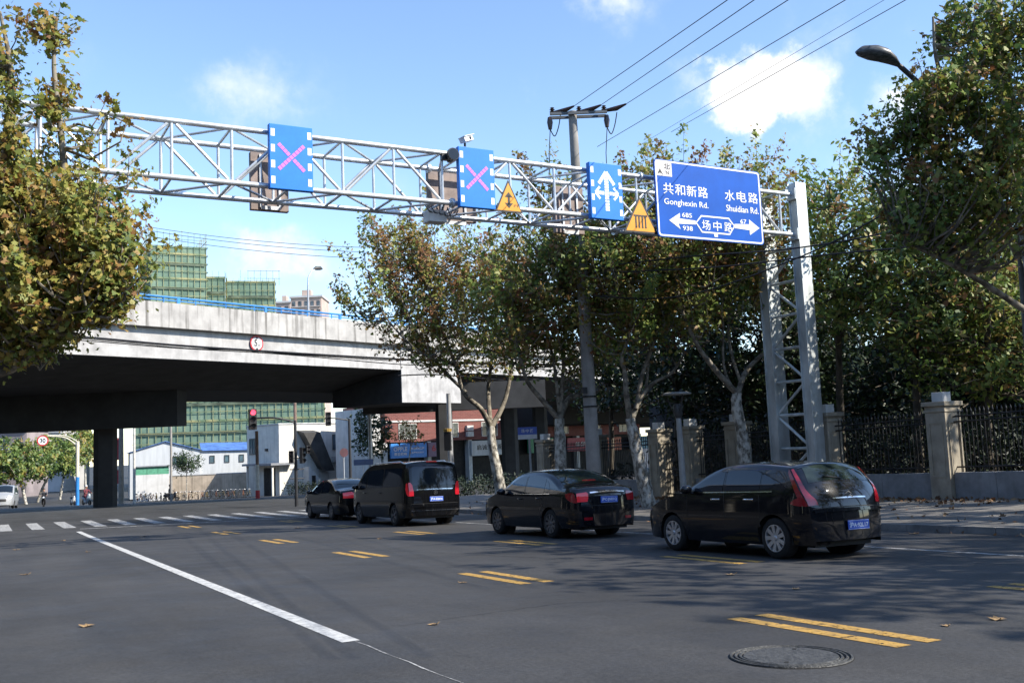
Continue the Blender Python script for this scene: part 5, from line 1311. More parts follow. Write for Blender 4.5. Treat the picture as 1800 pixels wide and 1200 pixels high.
# ================================================================== POLES, LAMPS, WIRES
POLEC = mat('pole_concrete', (.30, .285, .265), .9, var=.12, scale=2, bump=.15, bscale=30, streak=.3)
WIRE = mat('wire_black', (.012, .012, .014), .6)
WIRE_G = mat('wire_grey', (.10, .11, .12), .6)
PORC = mat('insulator', (.05, .03, .025), .3)
dep = 31.8
ub = at(1045, 835, dep); ub[2] = zg(ub[0], ub[1])
ut = at(1006, 196, dep); hgt_ = ut[2] - ub[2]; lx, ly = ut[0] - ub[0], ut[1] - ub[1]
up_ = thing('utility_pole', 'tall concrete utility pole with crossarm rising behind the gantry', 'utility pole', ub)
mb = MB(); mb.path([(lx * t, ly * t, hgt_ * t) for t in (-.02, .25, .5, .75, 1.0)], [.25, .22, .195, .165, .135], n=18); mb.build('shaft', POLEC, up_, smooth=50)
mb = MB()
for t in (.26, .285): mb.lathe([(.245, hgt_ * t - .025), (.245, hgt_ * t + .025)], c=(lx * t, ly * t, 0), n=16)
mb.build('band', WIRE, up_)
mb = MB(); mb.box((lx * .30 - .28, ly * .30 - .15, hgt_ * .30), (.16, .12, .2)); mb.build('bracket_box', DARKM, up_)
ax, bx = at(966, 203, dep) - ub, at(1066, 203, dep) - ub
ax[2] = bx[2] = hgt_ - .12
mb = MB(); u = (bx - ax) / np.linalg.norm(bx - ax); ang = math.atan2(u[1], u[0]); cm = (ax + bx) / 2
for o_ in (-.2, .2): mb.box(cm + np.array([-u[1], u[0], 0]) * o_, (np.linalg.norm(bx - ax), .07, .09), rz=ang)
mb.build('crossarm', WIRE_G, up_)
ins = []
for f_ in (.05, .52, .96):
    p = ax + (bx - ax) * f_; mb = MB()
    mb.lathe([(0, .05), (.03, .05), (.03, .12), (.09, .14), (.03, .17), (.09, .20), (.03, .23), (.075, .26), (0, .30)], c=tuple(p), n=12); q_ = p + np.array([.25, -.35, .10])
    mb.path([p + [0, 0, .1], q_], [.05, .085], n=8); mb.path([q_, q_ + np.array([.2, -.28, .08])], [.085, .03], n=8)
    mb.build('insulator', PORC, up_, smooth=40); ins.append(ub + q_ + np.array([.2, -.28, .08]))
for f_ in (.0, 1.0):
    p = ax + (bx - ax) * f_; mb = MB(); mb.path([p + [0, 0, -.05], p + [.0, 0, -.22], p + [0, 0, -.45]], [.07, .10, .06], n=8); mb.build('arrester', PORC, up_, smooth=40)
    mb = MB(); mb.path(smooth_path([p + [0, 0, -.45], p + [.22, .1, -.62], p + [.38, .1, -.3], p + [.42, 0, .1]]), .018, n=5); mb.build('jumper', WIRE, up_)
    mb = MB(); mb.path([p + [0, 0, -.45], p + [-.06, .05, -1.3], p + [-.05, .08, -2.6]], .014, n=5); mb.build('drop_wire', WIRE, up_)
def wire(label, pts, r, sag=0.0, m=None, name='overhead_wire', cat='wire', group=None):
    a, b = np.array(pts[0], float), np.array(pts[-1], float); P = [a + (b - a) * t - np.array([0, 0, sag * 4 * t * (1 - t)]) for t in np.linspace(0, 1, 18)] if len(pts) == 2 else smooth_path(pts, 8)
    mb = MB(); mb.path(P, r, n=5); o = mb.build(name, m or WIRE, None, smooth=80); return tag(o, label, cat, group)

for i, (p, q_, l) in enumerate(zip(ins, ((1285, -4), (1332, -4), (1392, -4)), ('leftmost', 'middle', 'rightmost'))):
    d = ray(*q_); # the wires run back towards the camera along the footway, over the right-hand trees
    wire('thick black wire leaving the pole crossarm, %s of three' % l, [p, EYE + d * 19.5, EYE + d * 19.5 + (EYE + d * 19.5 - p) * 1.2], .0105, m=WIRE, group='power wires from the crossarm')
for (x0, y0), (x1, y1), r_, l in (((1050, 258), (1490, -2), .011, 'upper'), ((1120, 258), (1558, -2), .006, 'faintest'), ((1180, 232), (1596, -2), .010, 'lower')):
    a, b = at(x0, y0, 36), at(x1, y1, 21); wire('thin grey wire crossing in front of the white cloud, %s of three' % l, [a, b, b + (b - a) * .8], r_, m=WIRE_G, group='thin wires crossing the sky')
for i, (ya, yb, l) in enumerate(((398, 432, 'top'), (404, 440, 'middle'), (414, 451, 'lowest'))):
    wire('thin distant wire above the green scaffold tower, %s of three' % l, [at(255, ya, 92), at(640, yb + 3, 92)], .030, .35, m=WIRE_G, group='distant wires behind the overpass')
for i, (pts, r_, l) in enumerate((([(-60, 588), (110, 590), (300, 606), (460, 617), (640, 628), (760, 634), (900, 640), (1040, 640)], .05, 'thick black cable bundle strung along the overpass fascia'), ([(-60, 592), (110, 596), (300, 611), (460, 620), (560, 628), (700, 640), (800, 643), (1040, 652)], .022, 'thin sagging cable below the bundle on the overpass fascia'), ([(100, 591), (230, 603), (330, 612), (430, 616), (560, 626), (690, 634)], .02, 'loose cable twisted round the bundle by the overpass'), ([(700, 660), (760, 658), (820, 662), (900, 668), (1035, 660)], .03, 'black cable crossing the deep girder behind the trees'))):
    wire(l, [at(x, y, 40 + (x / 1040) * 4 if i < 3 else 42) for x, y in pts], r_, m=WIRE, name='cable', cat='cable')
for i, (pts, l) in enumerate((([(1046, 470), (1200, 452), (1400, 436), (1600, 400), (1850, 330)], 'dark cable running through the tree crowns to the right edge'), ([(1046, 480), (1250, 470), (1450, 448), (1650, 428), (1850, 390)], 'second dark cable through the tree crowns, below the first'), ([(1040, 520), (1200, 520), (1420, 446), (1640, 330), (1850, 250)], 'cable rising steeply to the right through the upper crowns'))):
    wire(l, [at(x, y, 31 - 12 * (x - 1040) / 810) for x, y in pts], .022, m=WIRE, name='cable', cat='cable')
# cobra-head street lamp at the right
dep = 20.6
lb = at(1836, 930, dep); lb[2] = pave_z(lb[0], lb[1])
LAMPK = mat('lamp_pole_shade', (.12, .125, .13), .5, metal=.2, var=.1)
sl = thing('street_lamp', 'grey street lamp whose oval head reaches out of the big tree against the sky', 'street lamp', lb)
A2 = lambda x, y: at(x, y, dep) - lb
t0 = A2(1786, 330)
mb = MB(); mb.path([(0, 0, -.1), (t0[0] * .5, t0[1] * .5, t0[2] * .5), tuple(t0)], [.12, .10, .08], n=14); mb.build('pole', LAMPK, sl, smooth=50)
mb = MB(); mb.path(smooth_path([t0 - [0, 0, .3], A2(1742, 268), A2(1690, 215), A2(1630, 160), A2(1577, 112)]), [.055] * 20 + [.045], n=8); mb.build('arm', LAMPD, sl, smooth=60)
hp = [A2(1580, 115), A2(1568, 106), A2(1552, 98), A2(1535, 94), A2(1516, 91), A2(1505, 92)]
mb = MB()
n_ = 16; rings = []
for p, (wd, ht) in zip(hp, ((.05, .05), (.13, .11), (.20, .155), (.22, .165), (.16, .12), (.03, .03))):
    rings.append([(p[0] + .0 * k, p[1] + wd * 1.0 * math.cos(2 * math.pi * k / n_), p[2] + (ht if math.sin(2 * math.pi * k / n_) > 0 else ht * .8) * math.sin(2 * math.pi * k / n_)) for k in range(n_)])
mb.add([q for r_ in rings for q in r_], [(i * n_ + k, i * n_ + (k + 1) % n_, (i + 1) * n_ + (k + 1) % n_, (i + 1) * n_ + k) for i in range(len(rings) - 1) for k in range(n_)] + [tuple(range(n_)), tuple((len(rings) - 1) * n_ + k for k in range(n_))])
LH = mat('lamp_head_ribbed', (.11, .115, .12), .4, metal=.2, var=.35, scale=9, vstretch=6)
mb.build('lamp_head', LH, sl, smooth=60)
# round park lamp
dep = 31.2
pb = at(1202, 862, dep); pb[2] = pave_z(21, pb[1])
pl_ = thing('park_lamp', 'round disc-topped park lamp on a pale post in the shade', 'lamp', pb)
ht = at(1198, 690, dep)[2] - pb[2]
LPOST = mat('lamp_post_pale', (.34, .34, .33), .6, var=.1)
mb = MB(); mb.path([(0, 0, -.1), (-.02, 0, ht * .5), (-.04, 0, ht - .75)], [.11, .095, .085], n=14); mb.build('post', LPOST, pl_, smooth=50)
mb = MB(); mb.lathe([(.0, ht + .04), (.38, ht + .03), (.46, ht), (.45, ht - .04), (.2, ht - .06), (0, ht - .06)], c=(-.04, 0, 0), n=28); mb.build('disc', LPOST, pl_, smooth=40)
mb = MB()
for k in range(3):
    a = k * 2.094 + .4; mb.path([(-.04 + .05 * math.cos(a), .05 * math.sin(a), ht - .78), (-.04 + .22 * math.cos(a), .22 * math.sin(a), ht - .45), (-.04 + .33 * math.cos(a), .33 * math.sin(a), ht - .05)], .022, n=6)
mb.lathe([(.09, ht - .80), (.14, ht - .70), (.15, ht - .45), (.12, ht - .35), (0, ht - .33)], c=(-.04, 0, 0), n=16); mb.build('lamp_bowl', LAMPD, pl_, smooth=50)
# street name sign
dep = 34
nb = at(937, 890, dep); nb[2] = zg(nb[0], nb[1]); h1 = at(931, 750, dep)[2] - nb[2]
ns = thing('street_name_sign', 'blue and white street name plate on a slim grey post under the trees', 'street sign', nb, -.55)
NB_ = mat('nameplate_blue', (.07, .12, .42), .45, var=.05)
mb = MB(); mb.path([(0, 0, -.1), (-.03, 0, h1 - .42)], .04, n=10); mb.build('post', LPOST, ns, smooth=50)
mb = MB(); mb.span((-.42, -.03, h1 - .26), (.25, .03, h1)); mb.build('upper_plate', NB_, ns, bevel=.006)
mb = MB(); mb.span((-.42, -.03, h1 - .42), (.25, .03, h1 - .262)); mb.build('lower_plate', WHITE_W, ns, bevel=.006)
mb = MB(); F = lambda x, z: (x, -.034, z)
for i, ch in enumerate('场中路'): letter(mb, ch, -.24 + .155 * i, h1 - .13, .12, .13, F, .02)
mb.build('lettering', WHITE_W, ns, fix=False)

# ------------------------------------------------------------------ traffic signals
SIGB = mat('signal_housing', (.012, .012, .013), .55, var=.1)
RED_ON = mat('signal_red_lit', (.5, .02, .03), .4, emit=(1.0, .05, .09), estr=2.2)
OFF = mat('signal_lens_off', (.02, .015, .015), .3)
POLB = mat('pole_black', (.02, .02, .022), .5, var=.15)
def head(parent, c, s=1.0, lit=True, yaw=0.0, n=3):
    mb = MB(); w_, h_ = .40 * s, .36 * s * n
    mb.box(c, (w_, .22 * s, h_), rz=yaw); o = mb.build('signal_head', SIGB, parent, bevel=.02 * s)
    for k in range(n):
        z = c[2] + h_ * .5 - (k + .5) * h_ / n; off = Vector((0, -.115 * s, 0)); off.rotate(Matrix.Rotation(yaw, 3, 'Z'))
        mb = MB(); mb.lathe([(0, 0), (.14 * s, 0), (.14 * s, -.012), (0, -.012)], c=(c[0] + off.x, c[1] + off.y, z), n=18, axis='y'); mb.build('lens', RED_ON if lit and k == 0 else OFF, o)
        mb = MB(); vs = []
        for j in range(9):
            a = math.pi * j / 8; vs += [(c[0] + off.x + .15 * s * math.cos(a), c[1] + off.y, z + .15 * s * math.sin(a)), (c[0] + off.x + .15 * s * math.cos(a), c[1] + off.y - .16 * s, z + .15 * s * math.sin(a))]
        mb.add(vs, [(2 * j, 2 * j + 1, 2 * j + 3, 2 * j + 2) for j in range(8)]); mb.build('visor', SIGB, o)
    return o
def sig_pole(label, xb, dep, ytop, yb=870, r=.09, name='traffic_signal', m=None):
    b = at(xb, yb, dep); b[2] = zg(b[0], b[1]); o = thing(name, label, 'traffic light', b)
    h = at(xb, ytop, dep)[2] - b[2]; mb = MB(); mb.path([(0, 0, -.1), (0, 0, h)], [r * 1.1, r * .85], n=12); mb.build('pole', m or POLB, o, smooth=50); return o, b, h
dep = 53.0
o, b, h = sig_pole('black mast-arm traffic signal showing a red light under the overpass', 521, dep, 738)
e = at(447, 735, dep) - b; e2 = at(480, 734, dep) - b
mb = MB(); mb.path(smooth_path([(0, 0, h - .15), (e2[0] * .35, e2[1] * .35, h + .02), tuple(e2), tuple(e)]), .05, n=8); mb.build('mast_arm', POLB, o, smooth=60)
c = at(443, 737, dep) - b; head(o, tuple(c + [0, -.14, 0]), 1.04)
for (x, y, n_, s_h, yw) in ((531, 800, 3, .8, .9), (512, 803, 3, .62, -.7), (541, 790, 2, .6, .4)):
    q_ = at(x, y, dep) - b; head(o, tuple(q_), s_h, lit=False, yaw=yw, n=n_)
mb = MB()
for z in (1.5, 2.0, 2.6): mb.tube((-.35, 0, z), (.45, 0, z), .03, n=6)
mb.build('bracket', POLB, o)
o, b, h = sig_pole('black signal pole with dark unlit head left of it, beside the ivy-dark tree', 617, 60, 735)
c = at(577, 736, 60) - b; head(o, tuple(c), .78, lit=False, n=3); e = c + [0, 0, .1]
mb = MB(); mb.path([(0, 0, h - .1), tuple(e)], .045, n=6); mb.build('mast_arm', POLB, o)
o, b, h = sig_pole('grey pole with a dark signal seen from behind, right of the van', 795, 41, 690, yb=890, m=LAMPG, r=.11)
c = at(791, 775, 41) - b; head(o, tuple(c + [-.1, 0, 0]), .72, lit=False, yaw=2.4)
YV = mat('visor_yellow', (.30, .19, .04), .6, var=.15); mb = MB(); mb.lathe([(.17, 0), (.19, .12), (.0, .14)], c=tuple(c + np.array([-.1, 0, .40])), n=12); mb.build('beacon', YV, o)
b = at(453, 872, 78); b[2] = road_z(b[0], b[1])
o = thing('signal_post', 'post with brown top, white middle and red foot at the far kerb', 'post', b); h = at(451, 757, 78)[2] - b[2]
BROWNP = mat('post_brown', (.20, .13, .10), .7, var=.15); WHP = mat('post_white', (.58, .57, .54), .65, var=.12)
mb = MB(); mb.path([(0, 0, h * .5), (-.02, 0, h)], .13, n=10); mb.build('upper_post', BROWNP, o, smooth=50)
mb = MB(); mb.path([(0, 0, h * .12), (0, 0, h * .5 - .001)], .16, n=10); mb.build('post', WHP, o, smooth=50); mb = MB(); mb.path([(0, 0, -.1), (0, 0, h * .12 - .001)], .17, n=10); mb.build('foot', RED_S, o, smooth=50)
def plain_pole(label, x, yb, yt, dep, wpx, m, lean=0):
    b = at(x, yb, dep); b[2] = road_z(b[0], b[1]); h = at(x, yt, dep)[2] - b[2]; r = wpx / 2 / F_PX * dep
    o = thing('utility_pole', label, 'utility pole', b, 0, 'poles beyond the overpass')
    mb = MB(); mb.path([(0, 0, -.1), (lean * .5, 0, h * .5), (lean, 0, h)], [r * 1.1, r, r * .85], n=12); mb.build('shaft', m, o, smooth=50)
    mb = MB(); mb.box((lean, 0, h - .4), (1.6, .1, .1)); mb.build('crossarm', WIRE_G, o)
    return o
plain_pole('pale concrete pole just right of the overpass pier', 213, 882, 715, 78, 8.5, POLEC); plain_pole('thin white pole second to the right of the overpass pier', 236, 878, 700, 84, 4.5, WHP)
plain_pole('thin grey pole standing before the blue-roofed shed', 301, 870, 690, 90, 4, POLEC); plain_pole('grey pole in front of the dark columnar tree', 653, 862, 690, 80, 7, LAMPG); plain_pole('brown wooden pole rising behind the white building', 521, 860, 660, 112, 6, BROWNP)
# round sign and blue plate by the white building
def post_sign(label, x, y, yb, dep, r, face, name='round_sign'):
    b = at(x, yb, dep); b[2] = road_z(b[0], b[1]); o = thing(name, label, 'road sign', b); h = at(x, y, dep)[2] - b[2]
    mb = MB(); mb.path([(0, .05, -.1), (0, .05, h + .1)], .04, n=8); mb.build('post', LAMPG, o); mb = MB()
    if name == 'round_sign': mb.lathe([(0, 0), (r, 0), (r, .03), (0, .03)], c=(0, -.03, h), n=24, axis='y')
    else: mb.span((-r, -.03, h - r * .28), (r, 0, h + r * .28))
    mb.build('plate', face, o, smooth=30); return o, h
post_sign('dull red round sign on a post before the white building', 606, 795, 860, 66, .30, mat('sign_dull_red', (.07, .022, .028), .6, var=.2)); post_sign('small dark blue plate on a post beside the dark columnar tree', 640, 812, 860, 72, .75, mat('plate_navy', (.02, .045, .12), .5), 'street_plate')
# far left: speed-limit mast arm
b = at(136, 876, 96); b[2] = road_z(b[0], b[1]); CREAM = mat('mast_cream', (.62, .58, .46), .5, var=.06)
o = thing('mast_arm_post', 'cream curved mast-arm post with blue foot left of the pier', 'post', b); h = at(136, 775, 96)[2] - b[2]; hb = at(136, 838, 96)[2] - b[2]
mb = MB(); mb.path([(0, 0, hb), (0, 0, h)], .17, n=10); mb.build('upper_post', CREAM, o, smooth=50); mb = MB(); mb.path([(0, 0, -.1), (0, 0, hb - .001)], .18, n=10); mb.build('foot', RAILB, o, smooth=50)
e = at(84, 766, 96) - b; mb = MB()
mb.path(smooth_path([(0, 0, h - .5), (e[0] * .4, e[1] * .4, h + (e[2] - h) * .6), tuple(e)]), .07, n=7); mb.path(smooth_path([(0, 0, h - .05), (e[0] * .4, e[1] * .4, h + (e[2] - h) * .75 + .1), tuple(e + [0, 0, .08])]), .05, n=7); mb.build('mast_arm', CREAM, o, smooth=60)
p = at(75, 774, 95.5); o = thing('speed_limit_sign', 'round red-ringed speed limit sign reading 30 on the cream mast arm', 'road sign', p)
mb = MB(); mb.lathe([(0, 0), (.52, 0), (.52, .05), (0, .05)], n=28, axis='y'); mb.build('ring', RED_S, o); mb = MB(); mb.lathe([(0, -.006), (.40, -.006)], n=28, axis='y'); mb.build('face', WHITE_S, o)
mb = MB(); letter(mb, '30', 0, 0, .52, .46, lambda x, z: (x, -.012, z), .03); mb.build('lettering', BLACK_S, o, fix=False); mb = MB(); mb.box((.35, .12, -.02), (.9, .08, .08)); mb.build('bracket', CREAM, o)

# ================================================================== BUILDINGS BEYOND THE OVERPASS
WHB = mat('white_render', (.66, .64, .58), .85, var=.06, scale=1.2, streak=.25)
WHG = mat('pale_grey_render', (.56, .56, .55), .85, var=.06, scale=1.2, streak=.2)
GLB = mat('window_glass_blue', (.10, .16, .19), .1, var=.2, scale=1)
FRM = mat('window_frame', (.07, .08, .08), .5)
DOORD = mat('dark_opening', (.02, .018, .016), .8, var=.3)
SLABG = mat('canopy_grey', (.22, .23, .25), .7, var=.1); SLABD = mat('stair_canopy_dark', (.055, .053, .05), .75, var=.25, scale=1)
ROOFB = mat('roof_blue', (.08, .17, .42), .55, var=.2, scale=1.5); SHED = mat('shed_wall', (.50, .52, .53), .7, var=.06, vstretch=.1, scale=3); BEIGE = mat('beige_wall', (.52, .43, .33), .9, var=.14, scale=.8, streak=.4)
def window(parent, c, w, h, axis='x', fr=FRM, gl=GLB, mull=1):
    """a framed window standing a few cm proud of a wall; axis: the wall runs along local x (facing -y) or y (facing -x)"""
    mb = MB(); t = .08; d = .09
    P = (lambda a, z, o: (c[0] + a, c[1] - o, c[2] + z)) if axis == 'x' else (lambda a, z, o: (c[0] - o, c[1] + a, c[2] + z))
    def bx(a0, a1, z0, z1, o0, o1): mb.span(P(a0, z0, o0), P(a1, z1, o1))
    bx(-w / 2, w / 2, h / 2 - t, h / 2, .002, d); bx(-w / 2, w / 2, -h / 2, -h / 2 + t, .002, d); bx(-w / 2, -w / 2 + t, -h / 2 + t + .001, h / 2 - t - .001, .002, d); bx(w / 2 - t, w / 2, -h / 2 + t + .001, h / 2 - t - .001, .002, d)
    for k in range(mull): a = -w / 2 + w * (k + 1) / (mull + 1); bx(a - .03, a + .03, -h / 2 + t + .001, h / 2 - t - .001, .002, d - .01)
    f = mb.build('window', fr, parent)
    mb = MB(); bx(-w / 2 + t, w / 2 - t, -h / 2 + t, h / 2 - t, .004, .03); mb.build('pane', gl, f); return f
dep = 110.0
wp = at(492, 868, dep); wb = thing('white_building', 'small white two-storey building with a slanted dark stair canopy beyond the overpass', 'building', wp, R(16))
H1 = at(492, 745, dep)[2] - wp[2]
mb = MB(); mb.span((0, 0, -.6), (11.2, 7.2, H1)); mb.build('wall', WHB, wb)
mb = MB(); mb.span((-.1, -.1, H1 + .001), (11.3, 7.3, H1 + .12)); mb.build('coping', WHG, wb)
window(wb, (7.9, 0, H1 * .72), 1.5, 1.8); window(wb, (-.0, 5.9, H1 * .70), 1.3, 1.9, 'y')
mb = MB(); mb.span((-1.6, -.9, 3.25), (1.4, 5.6, 3.5)); mb.build('entrance_canopy', SLABG, wb, bevel=.01)
mb = MB(); mb.span((-.03, .9, -.4), (-.004, 3.4, 2.95)); mb.build('door', DOORD, wb); 
for y_ in (-.6, 4.9): mb = MB(); mb.span((-1.3, y_, -.4), (-1.1, y_ + .2, 3.249)); mb.build('canopy_post', WHB, wb)
mb = MB(); mb.add([(2.3, -.05, H1 - .75), (4.5, -.05, H1 - .75), (6.4, -.05, 2.6), (5.0, -.05, 2.6), (2.3, -1.5, H1 - 1.05), (4.5, -1.5, H1 - 1.05), (6.4, -1.5, 2.35), (5.0, -1.5, 2.35)], [(0, 1, 2, 3), (7, 6, 5, 4), (0, 4, 5, 1), (1, 5, 6, 2), (2, 6, 7, 3), (3, 7, 4, 0)]); mb.build('stair_canopy', SLABD, wb)
mb = MB()
for k in range(8): mb.span((3.0 + .32 * k, -1.3, -.3), (3.315 + .32 * k, -.06, 2.9 - .34 * k))
mb.build('stair', WHG, wb); mb = MB(); mb.span((3.4, -1.345, .2), (3.9, -1.31, 1.9)); mb.build('stair_door', DOORD, wb)
mb = MB(); mb.span((7.0, -.42, H1 * .42), (7.9, -.05, H1 * .42 + .62)); mb.lathe([(.0, -.425), (.26, -.425), (.26, -.421)], c=(7.32, 0, H1 * .42 + .31), n=18, axis='y'); mb.build('air_conditioner', WHP, wb)
mb = MB(); mb.box((-.12, 2.6, H1 * .64), (.24, .34, .3)); mb.build('wall_camera', DARKM, wb)
# blue-roofed shed and the beige wall in front of it
dep = 122; sp_ = at(352, 862, dep); sh = thing('shed', 'long grey shed with blue metal roof behind the beige wall', 'shed', sp_, R(-6))
he = at(352, 790, dep)[2] - sp_[2]; hr = he + 1.15; gw = 8.2; Ls = 13
mb = MB(); mb.add([(-gw, 0, -.6), (0, 0, -.6), (0, 0, he), (-gw / 2, 0, hr), (-gw, 0, he), (-gw, Ls, -.6), (0, Ls, -.6), (0, Ls, he), (-gw / 2, Ls, hr), (-gw, Ls, he)], [(0, 1, 2, 3, 4), (9, 8, 7, 6, 5), (0, 5, 6, 1), (1, 6, 7, 2), (4, 9, 5, 0)])
# wing running to the right along the street
mb.span((.001, .4, -.6), (8.2, 6.0, he - .15)); mb.build('wall', SHED, sh)
mb = MB()
for sg in (-1, 1):
    x0, x1 = -gw / 2, (-gw - .3 if sg < 0 else .3)
    mb.add([(x0, -.25, hr + .02), (x1, -.25, he - .08), (x1, Ls, he - .08), (x0, Ls, hr + .02), (x0, -.25, hr + .10), (x1, -.25, he), (x1, Ls, he), (x0, Ls, hr + .10)], [(0, 1, 2, 3), (7, 6, 5, 4), (0, 4, 5, 1), (1, 5, 6, 2), (2, 6, 7, 3), (3, 7, 4, 0)])
mb.add([(.2, .1, he - .14), (8.4, .1, he - .30), (8.4, 3.2, he + .75), (.2, 3.2, he + .9)], [(0, 1, 2, 3)]); mb.build('roof', ROOFB, sh)
for k in range(4): window(sh, (1.5 + 1.8 * k, .4, he - 1.25), .62, .95, mull=0)
window(sh, (-2.4, 0, he - 1.2), 1.7, .95, mull=1)
dep = 114; bp_ = at(238, 870, dep); e_ = at(437, 868, dep + 1); bw = thing('boundary_wall', 'weathered beige boundary wall behind the row of bicycles', 'wall', bp_, math.atan2(e_[1] - bp_[1], e_[0] - bp_[0]))
Lw = float(np.hypot(*(e_ - bp_)[:2])); hw_ = at(340, 835, dep)[2] - bp_[2]
mb = MB()
for k in range(4): mb.span((Lw * k / 4 + .01, 0, -.8), (Lw * (k + 1) / 4 - .01, .24, hw_)); 
mb.build('wall', BEIGE, bw); mb = MB(); mb.span((0, -.05, hw_ + .001), (Lw, .29, hw_ + .1)); mb.build('coping', WHG, bw)
GRP = mat('booth_green', (.10, .32, .20), .5, var=.1); dep = 111; gp_ = at(270, 872, dep); gb = thing('booth', 'low booth with green upper panels by the beige wall', 'booth', gp_, R(-4)); hb_ = at(270, 818, dep)[2] - gp_[2]
mb = MB(); mb.span((-1.9, 0, -.5), (1.7, 1.2, hb_ - 1.0)); mb.build('base', WHG, gb); mb = MB()
for k in range(3): mb.span((-1.88 + 1.19 * k, .02, hb_ - .999), (-.72 + 1.19 * k, 1.18, hb_ - .12))
mb.build('green_panel', GRP, gb); mb = MB(); mb.span((-2.1, -.2, hb_ - .119), (1.9, 1.4, hb_)); mb.build('roof', SLABG, gb)
# scaffolded towers
def net_mat():
    m = bpy.data.materials.new('scaffold_netting'); m.use_nodes = True; t = m.node_tree; L = t.links; b = t.nodes['Principled BSDF']; b.inputs['Roughness'].default_value = .85
    tcn = t.nodes.new('ShaderNodeTexCoord'); n = t.nodes.new('ShaderNodeTexNoise'); n.inputs['Scale'].default_value = .22; n.inputs['Detail'].default_value = 7; n.inputs['Roughness'].default_value = .7
    L.new(tcn.outputs['Object'], n.inputs['Vector'])
    r = t.nodes.new('ShaderNodeValToRGB'); e = r.color_ramp.elements; e[0].position = .32; e[0].color = (.08, .13, .10, 1); e[1].position = .68; e[1].color = (.20, .27, .20, 1); q = e.new(.5); q.color = (.125, .20, .15, 1); q = e.new(.75); q.color = (.25, .27, .16, 1)
    L.new(n.outputs[0], r.inputs[0]); L.new(r.outputs[0], b.inputs['Base Color']); return m
NET = net_mat(); BAMB = mat('scaffold_pole', (.28, .27, .13), .7, dark=(.10, .16, .09), scale=.25, contrast=(.42, .58)); PLNK = mat('scaffold_plank', (.10, .13, .09), .85, var=.3, scale=.4); STEELB = mat('scaffold_steel', (.22, .30, .42), .5, var=.2)
def tower(label, x0, x1, ytop, dep, deep, rz, bare=0.0, yb=860):
    a = at(x0, yb, dep); a[2] = -3.6; b = at(x1, yb, dep); w = float(np.hypot(*(b - a)[:2])); h = at((x0 + x1) / 2, ytop, dep)[2] - a[2]
    o = thing('scaffolded_tower', label, 'building', a, math.atan2(b[1] - a[1], b[0] - a[0]) + rz, 'towers wrapped in green scaffold netting')
    hn = h - bare
    mb = MB(); mb.span((0, 0, 0), (w, deep, hn)); mb.build('netting', NET, o)
    v = MB(); p = MB()
    nx = max(3, int(w / 1.35)); nz = int(hn / 1.9); ny = max(2, int(deep / 2.1))
    for k in range(nx + 1): v.box((w * k / nx, -.22, h / 2 + .3), (.10, .10, h + .6 + random.uniform(-.5, .6)))
    for k in range(1, ny + 1): v.box((-.22, deep * k / ny, h / 2 + .3), (.13, .13, h + .6 + random.uniform(-.5, .6))); v.box((w + .22, deep * k / ny, h / 2 + .3), (.13, .13, h + .6))
    for k in range(1, nz + 1):
        z = hn * k / nz; p.box((w / 2, -.36, z), (w + .7, .09, .10)); p.box((-.36, deep / 2, z), (.12, deep + .6, .14)); p.box((w + .36, deep / 2, z), (.12, deep + .6, .14))
        if k % 3 == 0: p.box((w / 2, -.10, z + .25), (w, .15, .35))
    z = hn + 1.6
    while z < h + .1: v.box((w / 2, -.22, z), (w, .1, .1)); v.box((-.22, deep / 2, z), (.1, deep, .1)); v.box((w + .22, deep / 2, z), (.1, deep, .1)); v.box((w / 2, deep + .2, z), (w, .1, .1)); z += 1.6
    v.build('scaffold_upright', BAMB if bare < 3 else STEELB, o); p.build('scaffold_ledger', BAMB, o)
    for k in range(int(hn / 5.6)): mb = MB(); mb.box((w * .5, -.30, 5.6 * (k + 1) - 1.2), (w * .96, .05, .55)); mb.build('scaffold_plank', PLNK, o)
    return o
tower('tallest green-netted scaffold tower with bare steel frame on top', 266, 363, 396, 215, 22, R(28), bare=2.8)
tower('narrow lower green-netted block right beside the tallest tower', 366, 398, 472, 225, 14, R(16), bare=1.2)
tower('wide lower green-netted block with grey roof frames', 403, 486, 484, 232, 14, R(16), bare=.5)
tower('broad green-netted scaffold block seen under the overpass above the white building', 236, 566, 610, 190, 14, R(12))
o = bpy.data.objects['scaffolded_tower.002']; mb = MB(); zt = max(v.co.z for v in o.children[0].data.vertices)
for k in range(6): mb.box((5 + 1.5 * k, 3, zt + 1.8), (.12, .12, 3.6))
for z in (1.6, 3.5): mb.box((8.8, 3, zt + z), (8, .12, .12))
mb.box((3.2, 2, zt + 1.3), (.1, .1, 4.4)); mb.build('roof_frame', STEELB, o)
